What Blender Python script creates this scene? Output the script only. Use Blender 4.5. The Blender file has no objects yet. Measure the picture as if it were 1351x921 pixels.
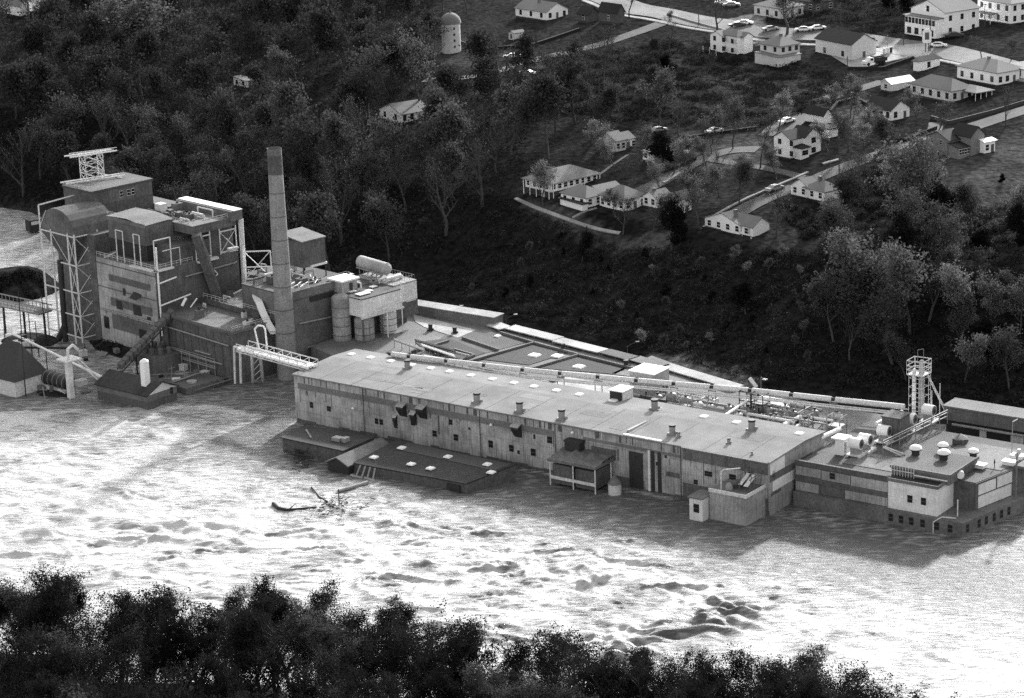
import bpy, math, random
import numpy as np
from mathutils import Vector, Matrix
rnd = random.Random(7)
C = bpy.context.scene.collection
# ------------------------------------------------------------------ camera
F = 3400.0; TH = math.radians(16.3); PH = math.radians(2.0); H = 176.0
_s, _c = math.sin(TH), math.cos(TH)
FW = Vector((0, _c, -_s)); _r0 = Vector((1, 0, 0)); _u0 = Vector((0, _s, _c))
RV = _r0 * math.cos(PH) - _u0 * math.sin(PH)
UV = _u0 * math.cos(PH) + _r0 * math.sin(PH)
cd = bpy.data.cameras.new('camera'); cam = bpy.data.objects.new('camera', cd); C.objects.link(cam)
cam.matrix_world = Matrix(((RV.x, UV.x, -FW.x, 0), (RV.y, UV.y, -FW.y, 0), (RV.z, UV.z, -FW.z, H), (0, 0, 0, 1)))
cd.sensor_width = 36; cd.lens = 36 * F / 1351; cd.clip_start = 5; cd.clip_end = 12000
bpy.context.scene.camera = cam

def ray(px, py): return FW + RV * ((px - 675.5) / F) - UV * ((py - 460.5) / F)
def un(px, py, z=0.0):
    d = ray(px, py); t = (z - H) / d.z
    return Vector((d.x * t, d.y * t, z))
def onplane(fr, px, py, x=None, y=None):
    d = ray(px, py); U = fr.ux if x is not None else fr.uy; v = x if x is not None else y
    t = (v + fr.o.dot(U)) / (d.x * U.x + d.y * U.y); q = Vector((d.x * t, d.y * t, 0)) - fr.o
    return Vector((q.x * fr.ux.x + q.y * fr.ux.y, q.x * fr.uy.x + q.y * fr.uy.y, H + d.z * t))
def prx(p):
    q = Vector((p[0], p[1], p[2] - H)); return 675.5 + F * q.dot(RV) / q.dot(FW)
def pr(p):
    q = Vector((p[0], p[1], p[2] - H)); w = q.dot(FW)
    return (675.5 + F * q.dot(RV) / w, 460.5 - F * q.dot(UV) / w)
def dirv(a): a = math.radians(a); return Vector((math.cos(a), math.sin(a), 0))
def solve(P, d, tx):
    a = (tx - 675.5) / F; q = P - Vector((0, 0, H)); n = RV - FW * a
    return abs(-q.dot(n) / d.dot(n))

# ------------------------------------------------------------------ terrain
BASE = [un(x, y, z) for x, y, z in ((-900, 170, 0), (-300, 245, 0), (0, 262, 1), (60, 272, 1), (140, 300, 2), (300, 350, 4), (430, 375, 4), (545, 392, 4),
        (651, 416, 4), (800, 456, 4), (880, 474, 4), (975, 502, 4), (1240, 526, 4), (1351, 540, 4), (1700, 590, 4), (2600, 700, 4))]
NEAR = [un(x, y, 0) for x, y in ((-1500, 700), (-300, 800), (0, 850), (200, 890), (450, 915), (700, 960), (1000, 985), (1180, 1010), (1351, 1060), (2200, 1260), (3200, 1500))]
def sdist(X, Y, L):
    best = np.full(X.shape, 1e9); sg = np.ones(X.shape)
    for a, b in zip(L[:-1], L[1:]):
        dx, dy = b.x - a.x, b.y - a.y; l2 = dx * dx + dy * dy
        t = np.clip(((X - a.x) * dx + (Y - a.y) * dy) / l2, 0, 1)
        ex, ey = X - a.x - t * dx, Y - a.y - t * dy; d = np.hypot(ex, ey)
        s = np.where(dx * (Y - a.y) - dy * (X - a.x) >= 0, 1.0, -1.0)
        m = d < best; best = np.where(m, d, best); sg = np.where(m, s, sg)
    return best * sg
_W = [(rnd.uniform(0.02, 0.22), rnd.uniform(0, 6.28), rnd.uniform(0, 6.28)) for _ in range(26)]
def bumps(X, Y):
    r = 0
    for k, a, p in _W: r = r + np.sin(X * k * math.cos(a) + Y * k * math.sin(a) + p) * (0.05 / (k + 0.08))
    return r * 0.32
KD = [-3000, -60, -8, -2, 2, 12, 30, 46, 60, 120, 180, 260, 400, 800, 3000, 9000]
KH = [-4, -4, -2.5, 3, 4, 6.2, 13, 20, 22.5, 31, 39, 47, 60, 95, 190, 260]
MOUNDS = []
def hgt(X, Y):
    X = np.asarray(X, float); Y = np.asarray(Y, float)
    d = sdist(X, Y, BASE); n = -sdist(X, Y, NEAR)
    h = np.interp(d, KD, KH) + bumps(X, Y) * np.clip(d / 25, 0, 1)
    hn = np.interp(n, [-1000, -5, 0, 10, 80, 500], [-4, -4, 0.2, 1.6, 3.5, 8])
    h = np.maximum(h, hn)
    for (mx, my, r1, r2, a, z) in MOUNDS:
        u = (X - mx) * math.cos(a) + (Y - my) * math.sin(a); v = -(X - mx) * math.sin(a) + (Y - my) * math.cos(a)
        w = np.exp(-((u / r1) ** 2 + (v / r2) ** 2) ** 2)
        h = np.maximum(h, -4 + (z + 4) * w + bumps(X * 3, Y * 3) * 0.5 * w)
    return h
def mound(px, py, r1, r2, ang, z):
    p = un(px, py, 0); MOUNDS.append((p.x, p.y, r1, r2, math.radians(ang), z))
mound(18, 383, 13, 13, -20, 6)
mound(210, 455, 28, 16, -46, 2.6)
mound(345, 440, 18, 13, -46, 2.0)
mound(40, 450, 12, 9, -40, 1.0)
mound(70, 520, 9, 4, -30, 0.7)
def tg(px, py, off=0.0):
    """point on the ground that stands below the picture point by off metres"""
    d = ray(px, py); t = np.arange(300, 2600, 0.7)
    f = (H + d.z * t - off) - hgt(d.x * t, d.y * t)
    i = int(np.argmax(f < 0)) or len(t) - 1
    a, b = t[i - 1], t[i]
    w = f[i - 1] / (f[i - 1] - f[i] + 1e-9); T = a + (b - a) * w
    return Vector((d.x * T, d.y * T, H + d.z * T - off))

# ------------------------------------------------------------------ materials
MATS = {}
def _new(n):
    m = bpy.data.materials.new(n); m.use_nodes = True; nt = m.node_tree; b = nt.nodes['Principled BSDF']
    b.inputs['Specular IOR Level'].default_value = 0.3
    return m, nt, b
def g(v): return (v, v, v, 1)
def mat(name, base, var=0.25, scale=1.0, rough=0.85, streak=0.0, seam=0.0, bump=0.0, dist=None, metal=0, patch=0.0):
    """grey weathered surface: fine noise, big patches, vertical run-off streaks, plank or sheet seams"""
    if name in MATS: return MATS[name]
    m, nt, b = _new(name); N = nt.nodes; K = nt.links
    tc = N.new('ShaderNodeTexCoord'); src = tc.outputs['Object']
    def noise(sc, det, vec=None, mp=None):
        n = N.new('ShaderNodeTexNoise'); n.inputs['Scale'].default_value = sc; n.inputs['Detail'].default_value = det; n.inputs['Roughness'].default_value = 0.72
        if mp:
            q = N.new('ShaderNodeMapping'); q.inputs['Scale'].default_value = mp; K.new(src, q.inputs['Vector']); K.new(q.outputs[0], n.inputs['Vector'])
        else: K.new(src, n.inputs['Vector'])
        return n.outputs['Fac']
    def mr(s, a, b_, c, d):
        q = N.new('ShaderNodeMapRange'); K.new(s, q.inputs[0])
        for i, v in zip((1, 2, 3, 4), (a, b_, c, d)): q.inputs[i].default_value = v
        return q.outputs[0]
    def mul(a, b_):
        q = N.new('ShaderNodeMath'); q.operation = 'MULTIPLY'; K.new(a, q.inputs[0]); K.new(b_, q.inputs[1]); return q.outputs[0]
    v = mr(noise(scale * 1.6, 8), 0.33, 0.67, base * (1 - var * 1.25), base * (1 + var * 1.25))
    if patch: v = mul(v, mr(noise(0.09, 4), 0.38, 0.62, 1 - patch, 1 + patch * 0.5))
    if streak:
        v = mul(v, mr(noise(1.0, 5, mp=(3.6, 3.6, 0.16)), 0.48, 0.74, 1.0, 1 - streak))
        v = mul(v, mr(noise(1.0, 4, mp=(0.35, 0.35, 0.3)), 0.45, 0.68, 1.04, 1 - streak * 0.45))
    if seam:
        for axis, per, amt in (('Z', 2.7, seam * 0.8), ('Y', 1.3, seam * 0.3), ('X', 1.3, seam * 0.3)):
            sx = N.new('ShaderNodeSeparateXYZ'); K.new(src, sx.inputs[0])
            md = N.new('ShaderNodeMath'); md.operation = 'PINGPONG'; md.inputs[1].default_value = per / 2; K.new(sx.outputs[axis], md.inputs[0])
            if axis != 'Z':     # only on faces that run along this axis
                pass
            v = mul(v, mr(md.outputs[0], 0.0, 0.09, 1 - amt, 1.0))
    cb = N.new('ShaderNodeCombineColor')
    for i in range(3): K.new(v, cb.inputs[i])
    K.new(cb.outputs[0], b.inputs['Base Color']); b.inputs['Roughness'].default_value = rough; b.inputs['Metallic'].default_value = metal
    if bump:
        bp = N.new('ShaderNodeBump'); bp.inputs['Strength'].default_value = bump; bp.inputs['Distance'].default_value = dist or 0.1
        K.new(noise(scale * 3, 5), bp.inputs['Height']); K.new(bp.outputs[0], b.inputs['Normal'])
    MATS[name] = m; return m
M = {}
M['mill_wall'] = mat('mill_wall', 0.47, 0.14, 1.6, streak=0.85, seam=0.45, patch=0.25)
M['mill_band'] = mat('mill_band', 0.16, 0.25, 1.5, patch=0.2)
M['mill_roof'] = mat('mill_roof', 0.2, 0.18, 3.5, patch=0.22, rough=0.95)
M['roof_stain'] = mat('roof_stain', 0.21, 0.2, 3, patch=0.2)
M['end_wall'] = mat('end_wall', 0.37, 0.15, 1.2, streak=0.6, seam=0.3, patch=0.3)
M['dark_wall'] = mat('dark_wall', 0.10, 0.3, 0.9, streak=0.4, seam=0.2)
M['mid_wall'] = mat('mid_wall', 0.13, 0.25, 1.4, streak=0.6, seam=0.25, patch=0.25)
M['light_panel'] = mat('light_panel', 0.72, 0.12, 1.2, streak=0.3, seam=0.25, patch=0.15)
M['white'] = mat('white_paint', 0.8, 0.06, 1.5, rough=0.6)
M['offwhite'] = mat('offwhite_paint', 0.58, 0.3, 1.5, rough=0.7)
M['brick'] = mat('brick', 0.14, 0.3, 1.2, patch=0.35)
M['chimney'] = mat('chimney_brick', 0.25, 0.3, 1.6, patch=0.2, streak=0.3)
M['tar'] = mat('tar_roof', 0.03, 0.35, 0.8, patch=0.35)
M['tar2'] = mat('felt_roof', 0.075, 0.25, 1.2, patch=0.3)
M['gravel'] = mat('gravel_roof', 0.145, 0.25, 1.2, patch=0.3)
M['pale_roof'] = mat('pale_roof', 0.38, 0.2, 1.2, patch=0.3)
M['steel'] = mat('grey_steel', 0.25, 0.25, 1.5, rough=0.55)
M['pale_steel'] = mat('pale_steel', 0.55, 0.2, 1.2, rough=0.5)
M['dark'] = mat('dark_metal', 0.03, 0.4, 1.5, rough=0.6)
M['glass'] = mat('window_glass', 0.02, 0.3, 1.0, rough=0.15)
M['skylight'] = mat('skylight_dome', 0.8, 0.04, 2, rough=0.3)
M['wood'] = mat('weathered_wood', 0.16, 0.35, 1.5)
M['bark'] = mat('bark', 0.055, 0.4, 2)
M['palebark'] = mat('pale_bark', 0.14, 0.4, 2)
M['hw'] = mat('house_siding', 0.88, 0.04, 0.8, patch=0.08)
M['hw2'] = mat('house_siding_grey', 0.6, 0.12, 0.8, patch=0.12)
M['hbrick'] = mat('house_brick', 0.2, 0.2, 2)
M['shingle'] = mat('shingle_pale', 0.17, 0.2, 2.5, patch=0.15)
M['shingle_d'] = mat('shingle_dark', 0.02, 0.3, 2.5, patch=0.2)
M['found'] = mat('foundation_block', 0.05, 0.3, 1.5)
M['asphalt'] = mat('asphalt', 0.15, 0.2, 0.6, patch=0.35)
M['dirtroad'] = mat('gravel_road', 0.06, 0.3, 0.5, patch=0.45)
M['concrete'] = mat('concrete', 0.3, 0.2, 0.7, patch=0.3)
M['lot'] = mat('concrete_lot', 0.36, 0.15, 0.5, patch=0.3)
M['tyre'] = mat('tyre_rubber', 0.02, 0.2, 3)
M['carw'] = mat('car_paint_white', 0.75, 0.03, 2, rough=0.3)
M['card'] = mat('car_paint_dark', 0.05, 0.1, 2, rough=0.3)
M['carg'] = mat('car_paint_grey', 0.3, 0.1, 2, rough=0.3)
M['hedge'] = mat('hedge', 0.018, 0.5, 2, rough=1)
M['cloth'] = mat('dark_cloth', 0.03, 0.3, 3)
M['skin'] = mat('skin', 0.35, 0.1, 3)

def leafmat(name, base, trans=0.35, var=0.5):
    m, nt, b = _new(name); N = nt.nodes; K = nt.links
    n = N.new('ShaderNodeTexNoise'); n.inputs['Scale'].default_value = 0.7; n.inputs['Detail'].default_value = 4
    tc = N.new('ShaderNodeTexCoord'); K.new(tc.outputs['Object'], n.inputs['Vector'])
    oi = N.new('ShaderNodeObjectInfo')
    q = N.new('ShaderNodeMapRange'); K.new(n.outputs['Fac'], q.inputs[0])
    for i, v in zip((1, 2, 3, 4), (0.3, 0.7, base * (1 - var), base * (1 + var))): q.inputs[i].default_value = v
    r = N.new('ShaderNodeMapRange'); K.new(oi.outputs['Random'], r.inputs[0]); r.inputs[3].default_value = 0.7; r.inputs[4].default_value = 1.35
    mu = N.new('ShaderNodeMath'); mu.operation = 'MULTIPLY'; K.new(q.outputs[0], mu.inputs[0]); K.new(r.outputs[0], mu.inputs[1])
    cb = N.new('ShaderNodeCombineColor')
    for i in range(3): K.new(mu.outputs[0], cb.inputs[i])
    d = N.new('ShaderNodeBsdfDiffuse'); t = N.new('ShaderNodeBsdfTranslucent'); mx = N.new('ShaderNodeMixShader'); mx.inputs[0].default_value = trans
    K.new(cb.outputs[0], d.inputs[0]); K.new(cb.outputs[0], t.inputs[0]); K.new(d.outputs[0], mx.inputs[1]); K.new(t.outputs[0], mx.inputs[2])
    K.new(mx.outputs[0], nt.nodes['Material Output'].inputs['Surface']); return m
M['leaf_pale'] = leafmat('leaves_pale_autumn', 0.12)
M['leaf_mid'] = leafmat('leaves_mid', 0.06)
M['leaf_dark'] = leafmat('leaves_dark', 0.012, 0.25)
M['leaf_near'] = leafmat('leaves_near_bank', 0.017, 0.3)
M['leaf_near2'] = leafmat('leaves_near_bank_thin', 0.06, 0.35)
M['scrub'] = leafmat('scrub', 0.03, 0.3, 0.7)
M['scrub_pale'] = leafmat('scrub_pale', 0.08, 0.35, 0.6)

# ------------------------------------------------------------------ mesh builder
SPLIT = {'joint', 'pier', 'downpipe', 'post', 'hoop', 'band', 'tall_slot', 'louvre', 'roof_light', 'support', 'stilt', 'porch_post', 'leg', 'plank', 'wheel', 'bumper', 'mast', 'roof_unit', 'pump', 'panel', 'roof_vent_stack', 'plant_box', 'gallery', 'pilaster', 'chute', 'trailer_box', 'cradle', 'beam', 'brace', 'parapet'}
class MB:
    def __init__(s): s.v = []; s.f = []; s.m = []; s.sm = []
    def add(s, vs, fs, mi=0, smooth=False):
        o = len(s.v); s.v += [tuple(p) for p in vs]
        for f in fs: s.f.append(tuple(i + o for i in f)); s.m.append(mi); s.sm.append(smooth)
        return s
    def box(s, x0, x1, y0, y1, z0, z1, mi=0):
        x0, x1 = min(x0, x1), max(x0, x1); y0, y1 = min(y0, y1), max(y0, y1)
        return s.add([(x0,y0,z0),(x1,y0,z0),(x1,y1,z0),(x0,y1,z0),(x0,y0,z1),(x1,y0,z1),(x1,y1,z1),(x0,y1,z1)],
                     [(3,2,1,0),(4,5,6,7),(0,1,5,4),(1,2,6,5),(2,3,7,6),(3,0,4,7)], mi)
    def cyl(s, p, q, r0, r1=None, n=8, mi=0, caps=True, smooth=True):
        p, q = Vector(p), Vector(q); r1 = r0 if r1 is None else r1; d = q - p
        if d.length < 1e-6: return s
        d.normalize(); a = d.orthogonal().normalized(); b = d.cross(a)
        ang = [2 * math.pi * (i + .5) / n for i in range(n)]
        vs = [p + (a * math.cos(t) + b * math.sin(t)) * r0 for t in ang] + [q + (a * math.cos(t) + b * math.sin(t)) * r1 for t in ang]
        fs = [(i, (i + 1) % n, n + (i + 1) % n, n + i) for i in range(n)]
        s.add(vs, fs, mi, smooth)
        if caps: s.add(vs, [tuple(range(n - 1, -1, -1)), tuple(range(n, 2 * n))], mi)
        return s
    def bar(s, p, q, w=0.2, mi=0): return s.cyl(p, q, w * 0.6, None, 4, mi, smooth=False)
    def tube(s, pts, r, n=8, mi=0):
        for a, b in zip(pts[:-1], pts[1:]): s.cyl(a, b, r, None, n, mi)
        return s
    def prism(s, poly, z0, z1, mi=0):
        n = len(poly); A = sum(poly[i][0]*poly[(i+1)%n][1]-poly[(i+1)%n][0]*poly[i][1] for i in range(n))
        if A < 0: poly = poly[::-1]
        vs = [(p[0], p[1], z0) for p in poly] + [(p[0], p[1], z1) for p in poly]
        return s.add(vs, [(i, (i+1) % n, n + (i+1) % n, n + i) for i in range(n)] + [tuple(range(n-1, -1, -1)), tuple(range(n, 2*n))], mi)
    def extrude(s, prof, axis, a0, a1, mi=0):
        """prof: (u, z) outline; axis 'x' extrudes along x with u = y, axis 'y' along y with u = x"""
        n = len(prof); P = lambda u, z, a: (a, u, z) if axis == 'x' else (u, a, z)
        vs = [P(u, z, a0) for u, z in prof] + [P(u, z, a1) for u, z in prof]
        return s.add(vs, [(i, (i+1) % n, n + (i+1) % n, n + i) for i in range(n)] + [tuple(range(n-1, -1, -1)), tuple(range(n, 2*n))], mi)
    def dome(s, c, r, h, n=12, k=4, mi=0, bottom=0.0):
        vs = []; fs = []
        for j in range(k + 1):
            t = bottom + (math.pi / 2 - bottom) * j / k; rr = r * math.cos(t); z = c[2] + h * math.sin(t)
            for i in range(n): a = 2 * math.pi * i / n; vs.append((c[0] + rr * math.cos(a), c[1] + rr * math.sin(a), z))
        for j in range(k):
            for i in range(n): fs.append((j*n+i, j*n+(i+1) % n, (j+1)*n+(i+1) % n, (j+1)*n+i))
        return s.add(vs, fs, mi, True)
    def mesh(s, name, mats):
        me = bpy.data.meshes.new(name); me.from_pydata(s.v, [], s.f)
        for m in (mats if isinstance(mats, (list, tuple)) else [mats]): me.materials.append(M[m] if isinstance(m, str) else m)
        me.polygons.foreach_set('material_index', s.m); me.polygons.foreach_set('use_smooth', s.sm)
        import bmesh
        bm = bmesh.new(); bm.from_mesh(me); bmesh.ops.recalc_face_normals(bm, faces=bm.faces); bm.to_mesh(me); bm.free()
        return me
    def build(s, name, mats, parent=None, label=None):
        if name in SPLIT and parent is not None:
            pc = s.pieces()
            if 1 < len(pc) <= 60:
                for q in pc: o = q.build_one(name, mats, parent, label)
                return o
        return s.build_one(name, mats, parent, label)
    def pieces(s):
        key = {}; par = {}
        def find(a):
            while par[a] != a: par[a] = par[par[a]]; a = par[a]
            return a
        ids = [key.setdefault((round(v[0], 3), round(v[1], 3), round(v[2], 3)), i) for i, v in enumerate(s.v)]
        for i in ids: par.setdefault(i, i)
        for f in s.f:
            for a in f[1:]: par[find(ids[a])] = find(ids[f[0]])
        gr = {}
        for k, f in enumerate(s.f): gr.setdefault(find(ids[f[0]]), []).append(k)
        out = []
        for ks in gr.values():
            q = MB(); mp = {}
            for k in ks:
                for i in s.f[k]:
                    if i not in mp: mp[i] = len(q.v); q.v.append(s.v[i])
                q.f.append(tuple(mp[i] for i in s.f[k])); q.m.append(s.m[k]); q.sm.append(s.sm[k])
            out.append(q)
        return out
    def build_one(s, name, mats, parent=None, label=None):
        o = bpy.data.objects.new(name, s.mesh(name, mats)); C.objects.link(o)
        if parent: o.parent = parent
        if label: o['label'] = label
        return o
def tag(o, label, cat, group=None, kind=None):
    if label: o['label'] = label
    if cat: o['category'] = cat
    if group: o['group'] = group
    if kind: o['kind'] = kind
    return o
def thing(name, label, cat, loc=(0, 0, 0), rotz=0, group=None):
    o = bpy.data.objects.new(name, None); C.objects.link(o); o.location = loc; o.rotation_euler = (0, 0, rotz)
    o.empty_display_size = 0.5
    return tag(o, label, cat, group)
def copy_tree(o, parent=None):
    c = o.copy(); C.objects.link(c); c.parent = parent
    for ch in [x for x in KIDS.get(o.name, [])] or list(o.children): copy_tree(ch, c)
    return c
KIDS = {}
def bx(name, mats, par, x0, x1, y0, y1, z0, z1): return MB().box(x0, x1, y0, y1, z0, z1).build(name, mats, par)

# unit window facing -x : frame (slot 0) and pane (slot 1); scaled per window
def _win(name, fr, pn):
    b = MB(); b.box(-0.05, 0.02, -0.5, 0.5, 0, 1, 0); b.box(-0.08, 0.0, -0.45, 0.45, 0.06, 0.95, 1)
    b.box(-0.1, 0.0, -0.42, 0.42, 0.47, 0.53, 0)
    return b.mesh(name, [fr, pn])
WINM = {'w': _win('window_white', 'white', 'glass'), 'd': _win('window_dark', 'dark', 'glass'), 'g': _win('window_grey', 'mid_wall', 'glass')}
def win(par, face, x, y, z, w=0.9, h=1.4, kind='w', name='window'):
    o = bpy.data.objects.new(name, WINM[kind]); C.objects.link(o); o.parent = par
    o.location = (x, y, z); o.scale = (1, w, h)
    if face == 'y': o.rotation_euler = (0, 0, math.pi / 2)
    if face == 'X': o.rotation_euler = (0, 0, math.pi)
    return o
EXPOSURE = 1.38
# ------------------------------------------------------------------ ground sheet
def axis(a, b, step, far, grow=1.22):
    v = list(np.arange(a, b + step / 2, step)); s = step; lo = a; hi = b; L = []; R = []
    while hi < far: s *= grow; hi += s; lo -= s; L.append(lo); R.append(hi)
    return np.array(L[::-1] + v + R)
def inpoly(X, Y, poly):
    r = np.zeros(X.shape, bool); n = len(poly)
    for i in range(n):
        (x1, y1), (x2, y2) = poly[i], poly[(i + 1) % n]
        with np.errstate(divide='ignore', invalid='ignore'):
            r ^= ((y1 > Y) != (y2 > Y)) & (X < (x2 - x1) * (Y - y1) / (y2 - y1 + 1e-12) + x1)
    return r
def grid_mesh(name, xs, ys, Z, mat_, attrs=None, DX=None, DY=None):
    X, Y = np.meshgrid(xs, ys); nx, ny = len(xs), len(ys)
    co = np.stack([X if DX is None else X + DX, Y if DY is None else Y + DY, Z], -1).reshape(-1, 3)
    i = np.arange(nx * ny).reshape(ny, nx)
    q = np.stack([i[:-1, :-1], i[:-1, 1:], i[1:, 1:], i[1:, :-1]], -1).reshape(-1, 4)
    me = bpy.data.meshes.new(name); me.vertices.add(len(co)); me.vertices.foreach_set('co', co.ravel())
    me.loops.add(q.size); me.loops.foreach_set('vertex_index', q.ravel().astype(np.int32))
    me.polygons.add(len(q)); me.polygons.foreach_set('loop_start', np.arange(0, q.size, 4, dtype=np.int32)); me.polygons.foreach_set('use_smooth', np.ones(len(q), bool))
    for k, v in (attrs or {}).items():
        at = me.attributes.new(k, 'FLOAT', 'POINT'); at.data.foreach_set('value', v.ravel().astype(np.float32))
    me.update(calc_edges=True); me.validate(); me.materials.append(mat_)
    o = bpy.data.objects.new(name, me); C.objects.link(o); return o
xs = axis(-190, 190, 2.2, 3200); ys = axis(480, 960, 2.2, 5200)
X, Y = np.meshgrid(xs, ys); Z = hgt(X, Y)
dB = sdist(X, Y, BASE)
tone = np.where(dB > 48, 0.03, 0.014)
tone = np.where(dB < -2, 0.03, tone)
def pxpoly(pts): return [tuple(tg(x, y))[:2] for x, y in pts]
LAND = [  # real ground cover: mown grass, meadow, bare earth
 (((1180, 255), (1260, 205), (1351, 165), (1500, 200), (1500, 300), (1351, 285), (1240, 268)), 0.06),
 (((1075, 150), (1140, 132), (1150, 162), (1095, 172)), 0.1),
 (((860, 196), (905, 172), (1000, 175), (1015, 205), (960, 222), (880, 225)), 0.06),
 (((930, 195), (1015, 180), (1025, 215), (960, 222)), 0.09),
 (((560, 45), (690, 60), (760, 90), (640, 95), (560, 80)), 0.045),
 (((620, 110), (700, 105), (720, 140), (660, 150)), 0.065),
 (((700, 262), (735, 270), (830, 315), (900, 300), (880, 330), (820, 335), (730, 300), (680, 275)), 0.055),
 (((850, 478), (975, 516), (1005, 510), (985, 490), (905, 470), (860, 466)), 0.12),
 (((880, 60), (960, 90), (1090, 100), (1150, 110), (1120, 150), (900, 140)), 0.04),
 (((940, 30), (1010, 15), (1010, 60), (950, 50)), 0.2),
 (((1100, 310), (1130, 300), (1150, 315), (1110, 325)), 0.12),
 (((280, 110), (360, 105), (350, 125), (290, 128)), 0.06),
]
for pts, t in LAND: tone = np.where(inpoly(X, Y, pxpoly(pts)), t, tone)
gm, nt, b = _new('grass_and_earth'); N = nt.nodes; K = nt.links
at = N.new('ShaderNodeAttribute'); at.attribute_name = 'tone'
tc = N.new('ShaderNodeTexCoord')
def nz(sc, det, lo, hi, a=0.3, b_=0.7):
    n = N.new('ShaderNodeTexNoise'); n.inputs['Scale'].default_value = sc; n.inputs['Detail'].default_value = det; K.new(tc.outputs['Object'], n.inputs['Vector'])
    q = N.new('ShaderNodeMapRange'); K.new(n.outputs['Fac'], q.inputs[0])
    for i, v in zip((1, 2, 3, 4), (a, b_, lo, hi)): q.inputs[i].default_value = v
    return q.outputs[0], n.outputs['Fac']
v = at.outputs['Fac']
for s_, d_, lo, hi in ((0.06, 5, 0.7, 1.3), (0.6, 6, 0.45, 1.55)):
    q = N.new('ShaderNodeMath'); q.operation = 'MULTIPLY'; K.new(v, q.inputs[0]); K.new(nz(s_, d_, lo, hi)[0], q.inputs[1]); v = q.outputs[0]
cb = N.new('ShaderNodeCombineColor')
for i in range(3): K.new(v, cb.inputs[i])
K.new(cb.outputs[0], b.inputs['Base Color']); b.inputs['Roughness'].default_value = 1; b.inputs['Specular IOR Level'].default_value = 0
bp = N.new('ShaderNodeBump'); bp.inputs['Strength'].default_value = 1; bp.inputs['Distance'].default_value = 0.5; K.new(nz(0.9, 6, 0, 1)[1], bp.inputs['Height']); K.new(bp.outputs[0], b.inputs['Normal'])
tag(grid_mesh('ground', xs, ys, Z, gm, {'tone': tone}), None, None, kind='structure')

# ------------------------------------------------------------------ river
FM_O = un(1015, 611, 11); FM_O.z = 0; FM_R = math.radians(54)
def toM(X, Y):
    dx, dy = X - FM_O.x, Y - FM_O.y
    return dx * math.cos(FM_R) + dy * math.sin(FM_R), -dx * math.sin(FM_R) + dy * math.cos(FM_R)
xs = axis(-175, 135, 0.45, 3200, 1.3); 
ya = np.concatenate([np.arange(385, 480, 0.3), np.arange(480, 560, .5)]); yb = [560]; s = 0.5
while yb[-1] < 3200: s = min(s * 1.02, 1.1) if yb[-1] < 800 else s * 1.3; yb.append(yb[-1] + s)
yl = [385]; s = .5
while yl[-1] > -1500: s *= 1.3; yl.append(yl[-1] - s)
ys = np.array(sorted(yl[1:]) + list(ya) + yb)
X, Y = np.meshgrid(xs, ys)
R = np.random.RandomState(3)
def waves(n, lmin, lmax, spread, a0, X, Y):
    z = 0
    for i in range(n):
        l = lmin * (lmax / lmin) ** R.rand(); k = 2 * math.pi / l; a = a0 + R.randn() * spread; p = R.rand() * 6.28
        z = z + np.sin(k * (X * math.cos(a) + Y * math.sin(a)) + p) * (l ** 0.85)
    return z / math.sqrt(n)
wx = X + waves(8, 12, 40, 2, 0, X, Y) * 0.10; wy = Y + waves(8, 12, 40, 2, 0, X, Y) * 0.10
big = waves(22, 7, 17, 0.5, math.radians(72), wx, wy)
mid = waves(26, 2.6, 6, 0.8, math.radians(70), wx, wy)
big = np.sign(big) * np.abs(big) ** 1.25
patch = waves(10, 30, 90, 3, 0, X, Y); patch = 0.5 + 0.5 * np.tanh(patch / 14)
lx, ly = toM(X, Y)
lee = np.clip((-lx - 12) / 30, 0.0, 1) ; lee = np.where(ly > 130, 1, lee); lee = np.where((ly > 130) & (Y > 565), 0.4, lee)
lee = np.where(lx > 0, 0.3, lee)
c1 = un(640, 745, 0); rap = np.exp(-(((X - c1.x) / 55) ** 2 + ((Y - c1.y) / 38) ** 2))
c2 = un(200, 700, 0); rap = np.maximum(rap, 0.75 * np.exp(-(((X - c2.x) / 60) ** 2 + ((Y - c2.y) / 35) ** 2)))
c3 = un(880, 833, 0); u_ = (X - c3.x) * .8 + (Y - c3.y) * .6; v_ = -(X - c3.x) * .6 + (Y - c3.y) * .8
rap3 = np.exp(-((u_ / 24) ** 2 + (v_ / 7) ** 2))
amp = (0.16 + 0.84 * rap) * (0.25 + 0.75 * lee) * (0.35 + 0.9 * patch)
fade = np.clip((900 - Y) / 100, 0, 1) * np.clip((Y - 370) / 15, 0, 1) * np.clip((180 - np.abs(X)) / 15, 0, 1)
Z = big * amp * 0.03 + mid * (0.2 + 1.3 * rap3 + 0.3 * rap * patch) * (0.3 + 0.7 * lee) * 0.13
def ridged(lmin, lmax, spread, s1, s2):
    f = waves(16, lmin, lmax, spread, math.radians(74), wx, wy); f = f / f.std()
    a = np.where(f > 0, np.exp(-(f / s1) ** 2), np.exp(-(f / s2) ** 2)); return a
rg1 = ridged(11, 26, .45, .10, .45); rg2 = ridged(5, 11, .6, .14, .5); rg3 = ridged(2.4, 5, .8, .25, .6)
pm = waves(12, 12, 34, 3, 0, X, Y); pm = 0.5 + 0.5 * np.tanh(pm / pm.std() * 1.2 - .3); pm2 = waves(12, 6, 18, 3, 0, X, Y); pm2 = 0.5 + 0.5 * np.tanh(pm2 / pm2.std() * 1.3)
act = (.34 + .8 * rap) * (1 - .6 * rap3) * (.15 + .85 * lee)
Z = Z + act * (rg1 * pm * .5 + rg2 * pm2 * .27 * (.4 + pm) + rg3 * (.14 + .22 * rap3) * (.3 + pm2)) * np.where(Y < 560, 1, .4)
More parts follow.
